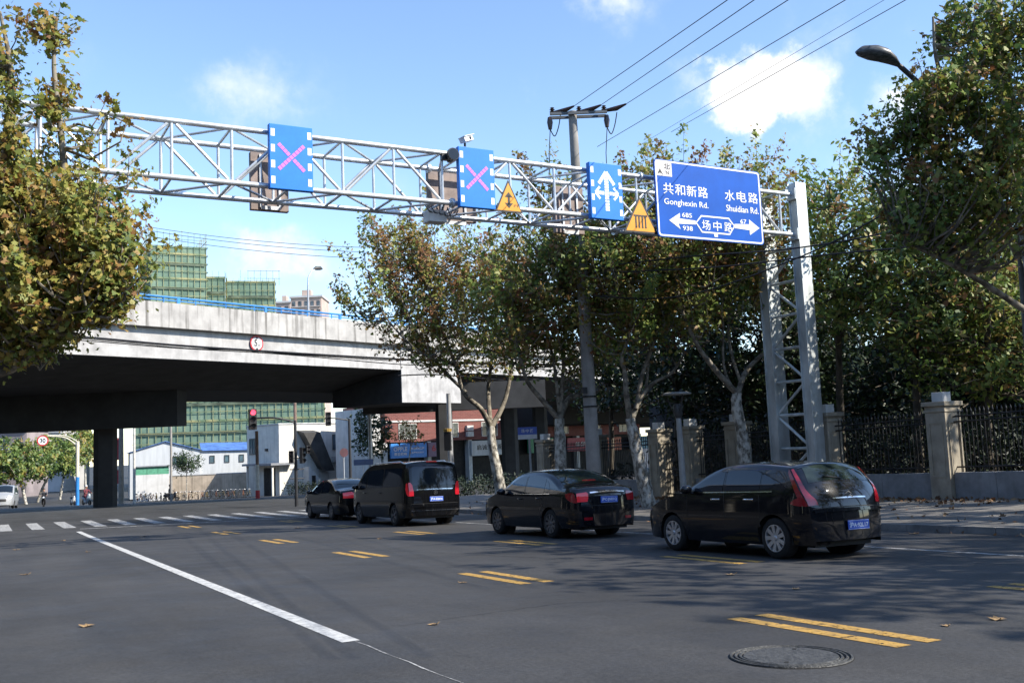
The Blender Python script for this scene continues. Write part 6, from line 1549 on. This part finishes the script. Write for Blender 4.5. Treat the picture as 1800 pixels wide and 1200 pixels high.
# apartment towers
PINK_W = mat('tower_pink', (.46, .36, .31), .85, var=.08, scale=.3); GREY_W = mat('tower_grey', (.44, .44, .45), .85, var=.08, scale=.3); WIN_D = mat('tower_window', (.08, .10, .12), .2, var=.4, scale=.5)
def flats(label, x0, x1, ytop, dep, deep, m, cols, fl=3.0, name='apartment_tower', fmax=7):
    a = at(x0, 860, dep); a[2] = -4.5; b = at(x1, 860, dep); w = float(np.hypot(*(b - a)[:2])); h = at((x0 + x1) / 2, ytop, dep)[2] - a[2]
    o = thing(name, label, 'building', a, math.atan2(b[1] - a[1], b[0] - a[0]), 'apartment buildings far beyond the overpass')
    mb = MB(); mb.span((0, 0, 0), (w, deep, h)); mb.build('wall', m, o); mb = MB(); mb.span((-.4, -.5, h + .001), (w + .4, deep + .4, h + .7)); mb.build('roof_slab', GREY_W, o)
    mb = MB(); mb.span((w * .3, 3, h + .71), (w * .6, 7, h + 3.2)); mb.build('stair_head', m, o)
    n = 0; k = 0
    while h - 2.2 - fl * k > 2 and k < fmax:
        z = h - 2.0 - fl * k
        mb = MB(); mb.box((w / 2, -.2, z - 1.15), (w * .96, .38, .22)); mb.build('floor_band', GREY_W, o)
        for c_ in range(cols):
            mb = MB(); mb.box((w * (c_ + .5) / cols, -.06, z), (w / cols * .52, .1, 1.6)); mb.build('window', WIN_D, o)
        k += 1
    return o
flats('pinkish tower, the taller right part, beside the bridge lamp', 517, 572, 517, 330, 14, PINK_W, 5); flats('pinkish tower, the lower left part next to the green scaffolding', 490, 516, 527, 345, 14, PINK_W, 2)
flats('salmon apartment tower at the left edge under the overpass', -60, 42, 640, 250, 14, mat('tower_salmon', (.52, .34, .25), .85, var=.08, scale=.3), 8, fmax=24); flats('pale grey block right of the salmon tower at far left', 44, 108, 660, 210, 14, GREY_W, 3, fmax=16)
flats('low grey and red shop block at far left behind the street trees', -80, 46, 758, 170, 8, mat('low_block', (.26, .22, .22), .85, var=.2, scale=.3), 5, fmax=2, name='shop_block')
# red-brick shop building right of the white one
def brick_mat():
    m = bpy.data.materials.new('red_brick'); m.use_nodes = True; t = m.node_tree; L = t.links; b = t.nodes['Principled BSDF']; b.inputs['Roughness'].default_value = .9
    tcn = t.nodes.new('ShaderNodeTexCoord'); mp = t.nodes.new('ShaderNodeMapping'); mp.inputs['Rotation'].default_value = (R(90), 0, 0); L.new(tcn.outputs['Object'], mp.inputs[0])
    br = t.nodes.new('ShaderNodeTexBrick'); br.inputs['Scale'].default_value = 1; br.inputs['Brick Width'].default_value = .5; br.inputs['Row Height'].default_value = .16; br.inputs['Mortar Size'].default_value = .012
    br.inputs['Color1'].default_value = (.18, .058, .05, 1); br.inputs['Color2'].default_value = (.14, .045, .04, 1); br.inputs['Mortar'].default_value = (.22, .13, .11, 1); L.new(mp.outputs[0], br.inputs['Vector']); L.new(br.outputs[0], b.inputs['Base Color']); return m
BRICK = brick_mat(); dep = 106
rb_p = at(680, 860, dep); rb_e = at(1130, 852, dep + 26); rb = thing('brick_building', 'red brick building with a row of shop fronts beyond the overpass', 'building', rb_p, math.atan2(rb_e[1] - rb_p[1], rb_e[0] - rb_p[0]))
Lr = float(np.hypot(*(rb_e - rb_p)[:2])); hg = at(700, 780, dep)[2] - rb_p[2]; h2 = at(700, 742, dep)[2] - rb_p[2]
mb = MB(); mb.span((0, 0, hg + .2), (Lr, 9, hg + 4.4)); mb.build('wall', BRICK, rb); mb = MB(); mb.span((0, .8, -1), (Lr, 9, hg + .199)); mb.build('shop_floor', DOORD, rb)
for k in range(8): mb = MB(); mb.span((Lr * k / 7 - .25, .05, -1), (Lr * k / 7 + .25, .79, hg + .198)); mb.build('shop_pier', WHG, rb)
for k in range(7): window(rb, (Lr * (k + .5) / 7, 0, h2 - .95), 2.4, 1.7, fr=WHP, gl=mat('pane_dark', (.06, .07, .07), .15, var=.3), mull=2)
mb = MB(); mb.span((-.1, -.12, h2 + .05), (Lr + .1, -.002, h2 + .25)); mb.build('string_course', WHG, rb)
for z in (.55, 1.25):
    mb = MB(); mb.span((Lr * .27, -.4, hg + z), (Lr * .27 + .9, -.02, hg + z + .6)); mb.lathe([(0, -.405), (.25, -.405)], c=(Lr * .27 + .34, 0, hg + z + .3), n=14, axis='y'); mb.build('air_conditioner', WHP, rb)
mb = MB(); mb.span((-1.6, .2, -1), (-.5, 8, hg + 4)); mb.build('side_wall', WHG, rb)
def shop_sign(label, f0, f1, z0, z1, m, words, wm=WHITE_W):
    x0, x1 = Lr * f0, Lr * f1; ca, sa = math.cos(rb.rotation_euler.z), math.sin(rb.rotation_euler.z)
    p = (rb_p[0] + ca * (x0 + x1) / 2 + sa * .3, rb_p[1] + sa * (x0 + x1) / 2 - ca * .3, rb_p[2] + z0)
    o = thing('shop_sign', label, 'shop sign', p, rb.rotation_euler.z, 'signs over the shop fronts'); w = x1 - x0
    mb = MB(); mb.span((-w / 2, 0, 0), (w / 2, .25, z1 - z0)); mb.build('board', m, o, bevel=.01)
    mb = MB()
    for s_, cx_, cz_, w_, h_ in words: letter(mb, s_, cx_ * w, cz_ * (z1 - z0), w_ * w, h_ * (z1 - z0), lambda x, z: (x, -.012, z), .02)
    if words: mb.build('lettering', wm, o, fix=False)
    return o
zz0, zz1 = hg - 1.55, hg + .05
bs_ = mat('shop_blue', (.03, .20, .55), .45, var=.08)
shop_sign('bright blue shop sign with white lettering above the van roof', .012, .128, zz0, zz1, bs_, [('OPPLE', -.24, .62, .38, .3), ('欧普照明', -.24, .28, .34, .2), ('专业照明工程', .24, .62, .38, .18), ('全屋灯光设计', .24, .35, .34, .12)])
shop_sign('mauve shop sign with red figures right of the bright blue one', .134, .18, zz0, zz1, mat('shop_mauve', (.22, .14, .20), .6, var=.1), [('61', 0, .6, .5, .45)], RED_S)
shop_sign('pale grey shop sign with black characters behind the first plane tree', .285, .43, zz0 - .15, zz1, WHG, [('启诚企业服务', .02, .55, .8, .36)], BLACK_S)
shop_sign('green shop sign on a pale board between the plane trees', .50, .60, zz0 - .15, zz1, mat('shop_green', (.02, .20, .09), .5, var=.1), [('药房', 0, .5, .4, .5)])
shop_sign('dark red shop sign with white characters behind the street name plate', .66, .79, zz0 - .2, zz1 - .1, mat('shop_red', (.30, .015, .04), .5, var=.1), [('美发沙龙', .1, .5, .7, .4)])
shop_sign('orange red shop sign left of the utility pole foot', .83, .90, zz0 - .3, zz1 - .2, mat('shop_orange', (.34, .06, .015), .5, var=.1), [])
shop_sign('pale blue shop sign right of the utility pole foot', .945, 1.06, zz0 - .3, zz1 - .2, mat('shop_pale_blue', (.12, .28, .38), .5, var=.2, scale=1), [('中', -.3, .5, .2, .5)])
# red vertical banners by the pier
for y0_, y1_, l in ((770, 808, 'upper'), (826, 850, 'lower')):
    p = at(206, y1_, 80); hh_ = at(206, y0_, 80)[2] - p[2]; o = thing('banner', '%s red vertical banner beside the pier' % l, 'banner', p, 0, 'red banners by the pier')
    mb = MB(); mb.span((-.35, 0, 0), (.4, .06, hh_)); mb.build('cloth', mat('banner_red', (.40, .05, .07), .7, var=.2), o); mb = MB(); mb.span((-.4, -.02, hh_ + .001), (.45, .08, hh_ + .06)); mb.build('rod', LAMPG, o)

# ------------------------------------------------------------------ vegetation beyond the overpass
def small_tree(label, x, ybase, dep, cx, cy, rx, rz_, n, lm, leaf, trunk=.14, group=None, per=30, tint=(.45, .2), shape=OVAL_LEAF, bark=BARK):
    b = at(x, ybase, dep); b[2] = road_z(b[0], b[1]); c = at(cx, cy, dep)
    tree('street_tree', label, b, [([b - [0, 0, .1], b + (c - b) * .45, c - [0, 0, rz_ * .5]], trunk, trunk * .6)], [([c - [0, 0, rz_ * .6], c + [math.cos(k * 2.1) * rx * .6, math.sin(k * 2.1) * rx * .6, rz_ * .3]], trunk * .5, .03) for k in range(3)],
         [(c, (rx, rx, rz_), n)], leafmat=lm, bark=bark, leaf=leaf, per=per, group=group, shape=shape, shoot=(.6, 1.3), twigs=False, sides=7, spread=.3, tint=tint, upness=.6)
small_tree('small round clipped tree in front of the blue-roofed shed', 328, 862, 108, 328, 820, 1.15, .85, 110, L_DARK, .22, .07)
small_tree('dark columnar tree between the white building and the brick one', 655, 862, 98, 655, 765, 1.7, 3.0, 110, L_DARK, .36, .12)
small_tree('loose reddish tree in front of the brick building windows', 715, 862, 98, 722, 768, 1.5, 1.4, 40, L_OLIVE, .3, .08, tint=(.8, .15), per=16)
FT_ = 'street trees far down the road at the left'
for (xb, yb_, d_, cx, cy, rx, rz_, n, l) in ((46, 872, 118, 30, 818, 4.4, 2.6, 170, 'leafy street tree behind the white van at far left'), (66, 870, 128, 92, 812, 3.6, 2.8, 150, 'olive street tree under the round speed limit sign'), (105, 868, 140, 120, 795, 3.6, 3.2, 120, 'street tree with pale trunk left of the cream mast post'), (150, 866, 150, 150, 778, 3.6, 3.6, 120, 'yellow green tree behind the overpass pier'), (-20, 872, 125, -10, 805, 3.6, 2.6, 90, 'street tree cut by the left edge below the overpass')):
    small_tree(l, xb, yb_, d_, cx, cy, rx, rz_, n, L_GOLD if 'yellow' in l else L_GREEN, .45, .2, FT_, per=40)
for (xb, yb_, d_, cx, cy, rx, rz_, n, l) in ((760, 850, 150, 790, 740, 6, 6, 120, 'distant dark tree behind the brick building'), (1000, 850, 140, 1000, 760, 6, 5, 110, 'distant tree behind the shop row, right')):
    pass
hd = hedge.__defaults__
def low_hedge(label, x0, x1, yb_, dep0, dep1, h, n):
    a, b = at(x0, yb_, dep0), at(x1, yb_, dep1); za, zb_ = zg(a[0], a[1]), zg(b[0], b[1]); a[2], b[2] = za, zb_
    T = thing('hedge', label, 'hedge', (a + b) / 2); t = rng.random(n); P = a + (b - a) * t[:, None]; P[:, 0] += rng.normal(size=n) * .25; P[:, 1] += rng.normal(size=n) * .25; P[:, 2] += rng.random(n) ** .7 * h * (1 + .2 * np.sin(t * 40))
    mb = MB()
    for k in range(24): q_ = a + (b - a) * (k + .5) / 24; mb.path([q_, q_ + [0, .05, h * .8]], [.03, .01], n=4)
    mb.build('stems', BARK_D, T, world=True)['kind'] = 'stuff'; leaves('foliage', P, .17 * rng.uniform(.7, 1.3, n), np.clip(rng.normal(.45, .25, n), 0, 1), L_HEDGE_SHADE, T, OVAL_LEAF)
low_hedge('low dark hedge along the shops between the van and the saloon', 800, 1110, 872, 58, 40, 1.1, 3200)
low_hedge('low dark planting at the foot of the white building', 505, 580, 868, 105, 106, 1.2, 1500)

# ------------------------------------------------------------------ people on two wheels, bicycles, white van
def skin_body(name, J, E_, rad, m, parent, sub=1):
    me = bpy.data.meshes.new(name); me.from_pydata([tuple(map(float, j)) for j in J], E_, []); o = bpy.data.objects.new(name, me); COL.objects.link(o)
    sk = o.modifiers.new('s', 'SKIN'); sk.branch_smoothing = .5
    for v, r_ in zip(me.skin_vertices[0].data, rad): v.radius = (r_, r_)
    me.skin_vertices[0].data[0].use_root = True
    sb = o.modifiers.new('d', 'SUBSURF'); sb.levels = sub; sb.render_levels = sub
    dg = bpy.context.evaluated_depsgraph_get(); nm = bpy.data.meshes.new_from_object(o.evaluated_get(dg)); bpy.data.objects.remove(o)
    nm.materials.clear(); nm.materials.append(m); nm.shade_smooth(); o = bpy.data.objects.new(name, nm); COL.objects.link(o); o.parent = parent; return o
SKIN = mat('skin', (.42, .25, .17), .6, var=.05); CLOTH_D = mat('cloth_dark', (.025, .028, .035), .85, var=.3, scale=8); CLOTH_B = mat('cloth_blue', (.05, .08, .16), .85, var=.2, scale=8); HAIRM = mat('hair_black', (.012, .010, .009), .7); CLOTH_R = mat('cloth_maroon', (.16, .035, .05), .85, var=.2, scale=8)
def rider(label, loc, rz, top, helmet=None):
    """seated on a scooter facing local -y, hands on the bars"""
    o = thing('person', label, 'person', loc, rz)
    J = [(0, .18, .80), (0, .15, 1.05), (0, .10, 1.28), (0, .08, 1.40)]; E_ = [(0, 1), (1, 2), (2, 3)]; rad = [.15, .15, .15, .06]
    for s in (-1, 1):
        k = len(J); J += [(s * .19, .08, 1.32), (s * .24, -.12, 1.10), (s * .24, -.36, 1.05)]; rad += [.065, .05, .036]; E_ += [(2, k), (k, k + 1), (k + 1, k + 2)]
        k = len(J); J += [(s * .11, .12, .78), (s * .14, -.22, .74), (s * .13, -.26, .34), (s * .13, -.36, .27)]; rad += [.10, .075, .055, .045]; E_ += [(0, k), (k, k + 1), (k + 1, k + 2), (k + 2, k + 3)]
    skin_body('body', J, E_, rad, top, o)
    mb = MB(); mb.lathe([(0, 1.36), (.055, 1.38), (.06, 1.44), (.085, 1.47), (.098, 1.54), (.10, 1.60), (.085, 1.67), (.045, 1.71), (0, 1.72)], c=(0, .06, 0), n=16); hd_ = mb.build('head', SKIN, o, smooth=60)
    mb = MB(); mb.lathe([(0, 1.735), (.055, 1.72), (.1, 1.68), (.113, 1.61), (.10, 1.555)], c=(0, .075, 0), n=16); mb.build('helmet' if helmet else 'hair', helmet or HAIRM, o, smooth=60)
    mb = MB()
    for s in (-1, 1): mb.box((s * .035, -.035, 1.575), (.022, .01, .012))
    mb.box((0, -.045, 1.54), (.022, .03, .035)); mb.build('face', SKIN, hd_)
    mb = MB()
    for s in (-1, 1):
        mb.box((s * .24, -.385, 1.045), (.075, .06, .035))
        for k in range(4): x = s * .24 + (k - 1.5) * .02; mb.path([(x, -.41, 1.05), (x, -.44, 1.04 - .002 * k), (x, -.435, 1.01)], [.010, .009, .007], n=5)
        mb.path([(s * .205, -.385, 1.04), (s * .205, -.42, 1.01), (s * .215, -.435, 1.0)], [.011, .010, .008], n=5)
    mb.build('hand', SKIN, o)
    return o
def scooter(label, loc, rz, col, group='scooters and motorcycles beyond the crossing'):
    o = thing('scooter', label, 'scooter', loc, rz, group)
    for y in (-.62, .58):
        mb = MB(); mb.lathe([(.14, -.045), (.20, -.05), (.22, 0), (.20, .05), (.14, .045)], c=(0, y, .22), n=20, axis='x'); w_ = mb.build('wheel', TYRE, o, smooth=50); mb = MB(); mb.lathe([(0, -.03), (.14, -.03), (.14, .03), (0, .03)], c=(0, y, .22), n=14, axis='x'); mb.build('hub', ALLOY_D, w_)
    mb = MB(); mb.path([(0, -.30, .30), (0, .0, .28), (0, .25, .36)], [.16, .17, .16], n=10); mb.path([(0, .05, .48), (0, .35, .56), (0, .72, .60)], [.12, .17, .10], n=12); mb.path([(0, -.30, .32), (0, -.40, .62), (0, -.44, .92)], [.17, .19, .10], n=12); mb.build('body', col, o, smooth=60)
    mb = MB(); mb.path([(0, -.03, .70), (0, .25, .72), (0, .62, .74)], [.10, .14, .11], n=10); mb.build('seat', TRIM, o, smooth=60); mb = MB(); mb.path([(0, -.60, .24), (0, -.46, .8), (0, -.42, 1.0)], .03, n=8); mb.path([(-.30, -.36, 1.03), (0, -.42, 1.0), (.30, -.36, 1.03)], .018, n=6); mb.build('fork', DARKM, o, smooth=60)
    mb = MB(); mb.lathe([(0, -.03), (.07, -.02), (.085, .03), (0, .06)], c=(0, -.56, .88), n=14, axis='y'); mb.build('headlight', PLATE_W, o, smooth=60)
    for s in (-1, 1): mb = MB(); mb.path([(s * .2, -.40, 1.03), (s * .28, -.40, 1.18)], .008, n=5); mb.box((s * .29, -.40, 1.22), (.11, .02, .07)); mb.build('mirror', DARKM, o)
    return o
def rg(x, y): return gp(x, y, lambda X, Y: float(road_z(X, Y)))
p = at(77, 882, 92); p[2] = road_z(p[0], p[1]); scooter('dark scooter with rider coming down the far road at left', p, -.1, PAINT); rider('person in dark clothes riding towards us on the far left scooter', p, -.1, CLOTH_D, HAIRM)
p = at(152, 880, 84); p[2] = road_z(p[0], p[1]); scooter('pale blue scooter half hidden by the pier', p, .35, mat('scooter_pale', (.30, .38, .44), .3, coat=.5)); rider('person in maroon jacket on the pale scooter beside the pier', p, .35, CLOTH_R, mat('helmet_white', (.6, .6, .6), .3))
p = at(300, 876, 101); p[2] = road_z(p[0], p[1]); scooter('black motorcycle standing side-on before the beige wall', p, 1.35, PAINT); rider('person in dark jacket sitting on the black motorcycle by the wall', p, 1.35, CLOTH_D, HAIRM)
p = at(128, 876, 100); p[2] = road_z(p[0], p[1]); scooter('white scooter parked by the cream mast post', p, .2, WHP)
BIKEG = 'bicycles parked along the beige wall'
def bicycle(label, loc, rz, col):
    o = thing('bicycle', label, 'bicycle', loc, rz, BIKEG)
    for y in (-.52, .52):
        mb = MB(); n = 22
        ring = [(0, y + .32 * math.cos(2 * math.pi * k / n), .33 + .32 * math.sin(2 * math.pi * k / n)) for k in range(n + 1)]; mb.path(ring, .02, n=5, cap=False); w_ = mb.build('wheel', TYRE, o, smooth=60)
        mb = MB()
        for k in range(8): a = math.pi * k / 4; mb.tube((0, y, .33), (0, y + .31 * math.cos(a), .33 + .31 * math.sin(a)), .004, n=3)
        mb.build('spokes', ALLOY, w_)
    mb = MB()
    for a, b in (((0, .52, .33), (0, .12, .30)), ((0, .12, .30), (0, .22, .82)), ((0, .12, .30), (0, -.34, .74)), ((0, -.36, .86), (0, -.52, .33)), ((0, .2, .70), (0, -.35, .78)), ((0, .52, .33), (0, .2, .72))): mb.tube(a, b, .018, n=6)
    mb.build('frame', col, o, smooth=60); mb = MB(); mb.path([(0, .36, .86), (0, .24, .87), (0, .08, .86)], [.07, .06, .02], n=8); mb.build('saddle', TRIM, o, smooth=60)
    mb = MB(); mb.path([(-.26, -.24, .98), (-.2, -.34, .98), (0, -.36, .94), (.2, -.34, .98), (.26, -.24, .98)], .013, n=6); mb.tube((0, -.36, .80), (0, -.36, .96), .015, n=6); mb.build('handlebar', ALLOY, o, smooth=60)
    mb = MB(); mb.lathe([(.0, -.008), (.09, -.008), (.09, .008), (0, .008)], c=(.03, .12, .30), n=14, axis='x'); mb.tube((.05, .12, .30), (.05, .12, .14), .008, n=4); mb.tube((-.05, .12, .30), (-.05, .12, .46), .008, n=4); mb.build('pedal_crank', DARKM, o)
    return o
BK = [mat('bike_orange', (.22, .07, .02), .5), mat('bike_yellow', (.20, .14, .03), .5), mat('bike_dark', (.03, .03, .035), .5)]
src = []
for i, x in enumerate(list(range(243, 292, 8)) + list(range(316, 440, 8))):
    p = at(x, 872, 105 + (i % 3) * .8); p[2] = road_z(p[0], p[1]); colr = i % 3
    lab = 'bicycle parked in the dense row along the beige wall'
    rzb = random.uniform(-.5, .9)
    if len(src) < 3: src.append(bicycle(lab, p, rzb, BK[colr]))
    else: copy_thing(src[colr], p, rzb, lab)
# white van at the far left, facing us
VW = dict(L=4.9, Wd=1.8, H=1.95, belt=1.15, tum=.12, sill=.24, r=.32, wheels=(1.0, 3.75), brear=.06, bfront=.20, broof=.06, spokes=5, rimmat=ALLOY_D, sil=[(.0, .30), (.01, .6), (.03, 1.1), (.08, 1.6), (.14, 1.85), (.4, 1.93), (2.0, 1.95), (3.1, 1.92), (3.5, 1.80), (4.0, 1.42), (4.3, 1.18), (4.6, 1.05), (4.8, .85), (4.86, .6), (4.89, .4), (4.9, .28)])
p = at(8, 884, 84); p[2] = road_z(p[0], p[1])
wv = Car('silver white minivan driving towards us beyond the overpass', tuple(p), VW, mat('van_silver', (.30, .31, .32), .35, var=.03, coat=.5), group=None, rz=math.pi - .12, name='van', cat='van')
wv.patch_side('side_window', [(2.4, 1.2, 1.74), (3.3, 1.2, 1.72), (3.75, 1.2, 1.48), (4.0, 1.2, 1.3)], GLASS); wv.patch_side('side_window', [(.4, 1.22, 1.74), (2.3, 1.2, 1.76)], GLASS)
I = np.arange(wv.n); wv.patch_top('windscreen', np.interp(4.22, wv.l, I), np.interp(3.42, wv.l, I), -.88, .88, GLASS); wv.patch_top('grille', np.interp(4.83, wv.l, I), np.interp(4.872, wv.l, I), -.5, .5, TRIM, off=.008)
for sg in (-1, 1): wv.patch_top('headlight', np.interp(4.66, wv.l, I), np.interp(4.80, wv.l, I), sg * .62, sg * .97, PLATE_W, off=.008, nv=5)
wv.mirror(4.0, 1.2)

# ------------------------------------------------------------------ fallen leaves
LB = mat('dry_leaf', (.30, .19, .085), .8, var=.3, scale=30)
def fallen(label, x, y, s, i):
    c = gp(x, y); o = bpy.data.meshes.new('fallen_leaf'); mb = MB(); a0 = i * 1.7
    sh_ = [(px_ * math.cos(a0) - py_ * math.sin(a0), px_ * math.sin(a0) + py_ * math.cos(a0), px_, py_) for px_, py_ in PLANE_LEAF]
    v = [(c[0] + s * q[0], c[1] + s * q[1], zg(c[0] + s * q[0], c[1] + s * q[1]) + .008 + s * (.30 * q[2] ** 2 + .22 * max(0, q[3]) ** 2 + .04 * math.sin(i + q[2] * 9))) for q in sh_]; m_ = (c[0], c[1], zg(c[0], c[1]) + .012)
    n = len(v); mb.add(v + [m_], [(k, (k + 1) % n, n) for k in range(n)]); mb.path([v[0], (v[0][0] - s * .25 * math.sin(-a0), v[0][1] - s * .3 * math.cos(a0), v[0][2] + .02)], .004, n=4)
    return tag(mb.build('fallen_leaf', LB, None, smooth=50, fix=False), label, 'leaf', 'fallen leaves on the road')
FL = [(152, 1100, .17, 'curled dry leaf alone on bare asphalt, well away from the white line'), (42, 1010, .15, 'dry leaf near the left edge of the road'), (155, 970, .14, 'dry leaf left of the upper end of the white line'), (30, 966, .14, 'dry leaf farther off at the left edge'), (110, 950, .16, 'dry leaf just before the zebra crossing'), (250, 943, .2, 'pale twig-like leaf between the white line and yellow dashes'), (524, 928, .22, 'pale leaf left of the front saloon'), (1752, 1088, .16, 'pale leaf at the right beyond the nearest yellow dashes'), (1282, 1010, .14, 'pale leaf below the hatchback rear wheel'), (668, 947, .15, 'leaf below the van'), (815, 1024, .10, 'pale leaf beside the middle yellow dashes'), (1660, 1100, .08, 'tiny pale leaf fragment at the right'), (760, 1098, .10, 'faint leaf right of the white line'), (1608, 938, .2, 'orange leaf by the kerb behind the hatchback'), (1400, 1035, .10, 'small leaf on the lane near the manhole')]
for i, (x, y, s, l) in enumerate(FL): fallen(l, x, y, s, i)
N = 1500; X = np.concatenate([FENCE_X - .3 - np.abs(rng.normal(size=N)) * .55, rng.uniform(KERB_X + .2, FENCE_X - .3, 350), rng.normal(KERB_X - .15, .12, 90)]); Y = rng.uniform(6, 40, len(X)); keep = X > KERB_X - .4; X, Y = X[keep], Y[keep]
P = np.stack([X, Y, np.array([zg(x, y) + .02 for x, y in zip(X, Y)])], 1)
T = thing('leaf_litter', 'brown fallen leaves gathered along the fence foot on the footway', 'leaf litter', (FENCE_X - 1, 22, pave_z(FENCE_X - 1, 22))); T['kind'] = 'stuff'
lit = leaves('litter', P, .13 * rng.uniform(.6, 1.2, len(P)), rng.random(len(P)), mat('leaves_litter', (.1, .1, .03), .7, tint=[(.22, .12, .05), (.16, .07, .03), (.26, .17, .08), (.10, .05, .025)]), T, PLANE_LEAF); lit['kind'] = 'stuff'
# row of buildings along the left footway, outside the left edge (seen only in the cars' reflections)
FAC = mat('left_facade', (.028, .033, .042), .85, var=.15, scale=.5)  # facades kept near black so the cars' flanks mirror little light
for i, (ya, yb, hh_) in enumerate(((-45, -18, 14), (-17, 9, 18), (10, 52, 19))):
    o = thing('backdrop_building', 'dark building outside the left edge of the picture, %s' % ['behind the camera', 'beside the camera', 'ahead of the camera'][i], 'building', (-15, (ya + yb) / 2, road_z(-12, (ya + yb) / 2) - .3))
    L_ = (yb - ya) / 2; mb = MB(); mb.span((-9, -L_, -1), (0, L_, hh_)); mb.build('wall', FAC, o)
    mb = MB(); mb.span((-9.2, -L_ - .2, hh_ + .001), (.3, L_ + .2, hh_ + .3)); mb.build('roof', GREY_W, o)
    for f in range(3):
        for k in range(int(L_ / 2)):
            mb = MB(); mb.span((.002, -L_ + 1.2 + 4 * k, 2.2 + 3.4 * f), (.06, -L_ + 3.2 + 4 * k, 4 + 3.4 * f)); mb.build('window', WIN_D, o)

for i, (x0, x1, y0, y1, hh_, l) in enumerate(((-60, -14, 86, 180, 16, 'dark block outside the picture at left, beyond the overpass'), (-60, 130, -95, -80, 20, 'dark block across the street far behind the camera'), (34.5, 36.5, 2, 47, 6.5, 'dark wall of a low building behind the trees in the fenced grounds'))):  # dark blocks added to keep bright sky out of reflections and tree gaps
    z = float(road_z(max(-14, min(x0, 24)), (y0 + y1) / 2)) - .6; o = thing('backdrop_building', l, 'building', ((x0 + x1) / 2, (y0 + y1) / 2, z)); w_, d_ = (x1 - x0) / 2, (y1 - y0) / 2
    mb = MB(); mb.span((-w_, -d_, -1), (w_, d_, hh_)); mb.build('wall', FAC, o); mb = MB(); mb.span((-w_ - .2, -d_ - .2, hh_ + .001), (w_ + .2, d_ + .2, hh_ + .25)); mb.build('roof', FAC, o)
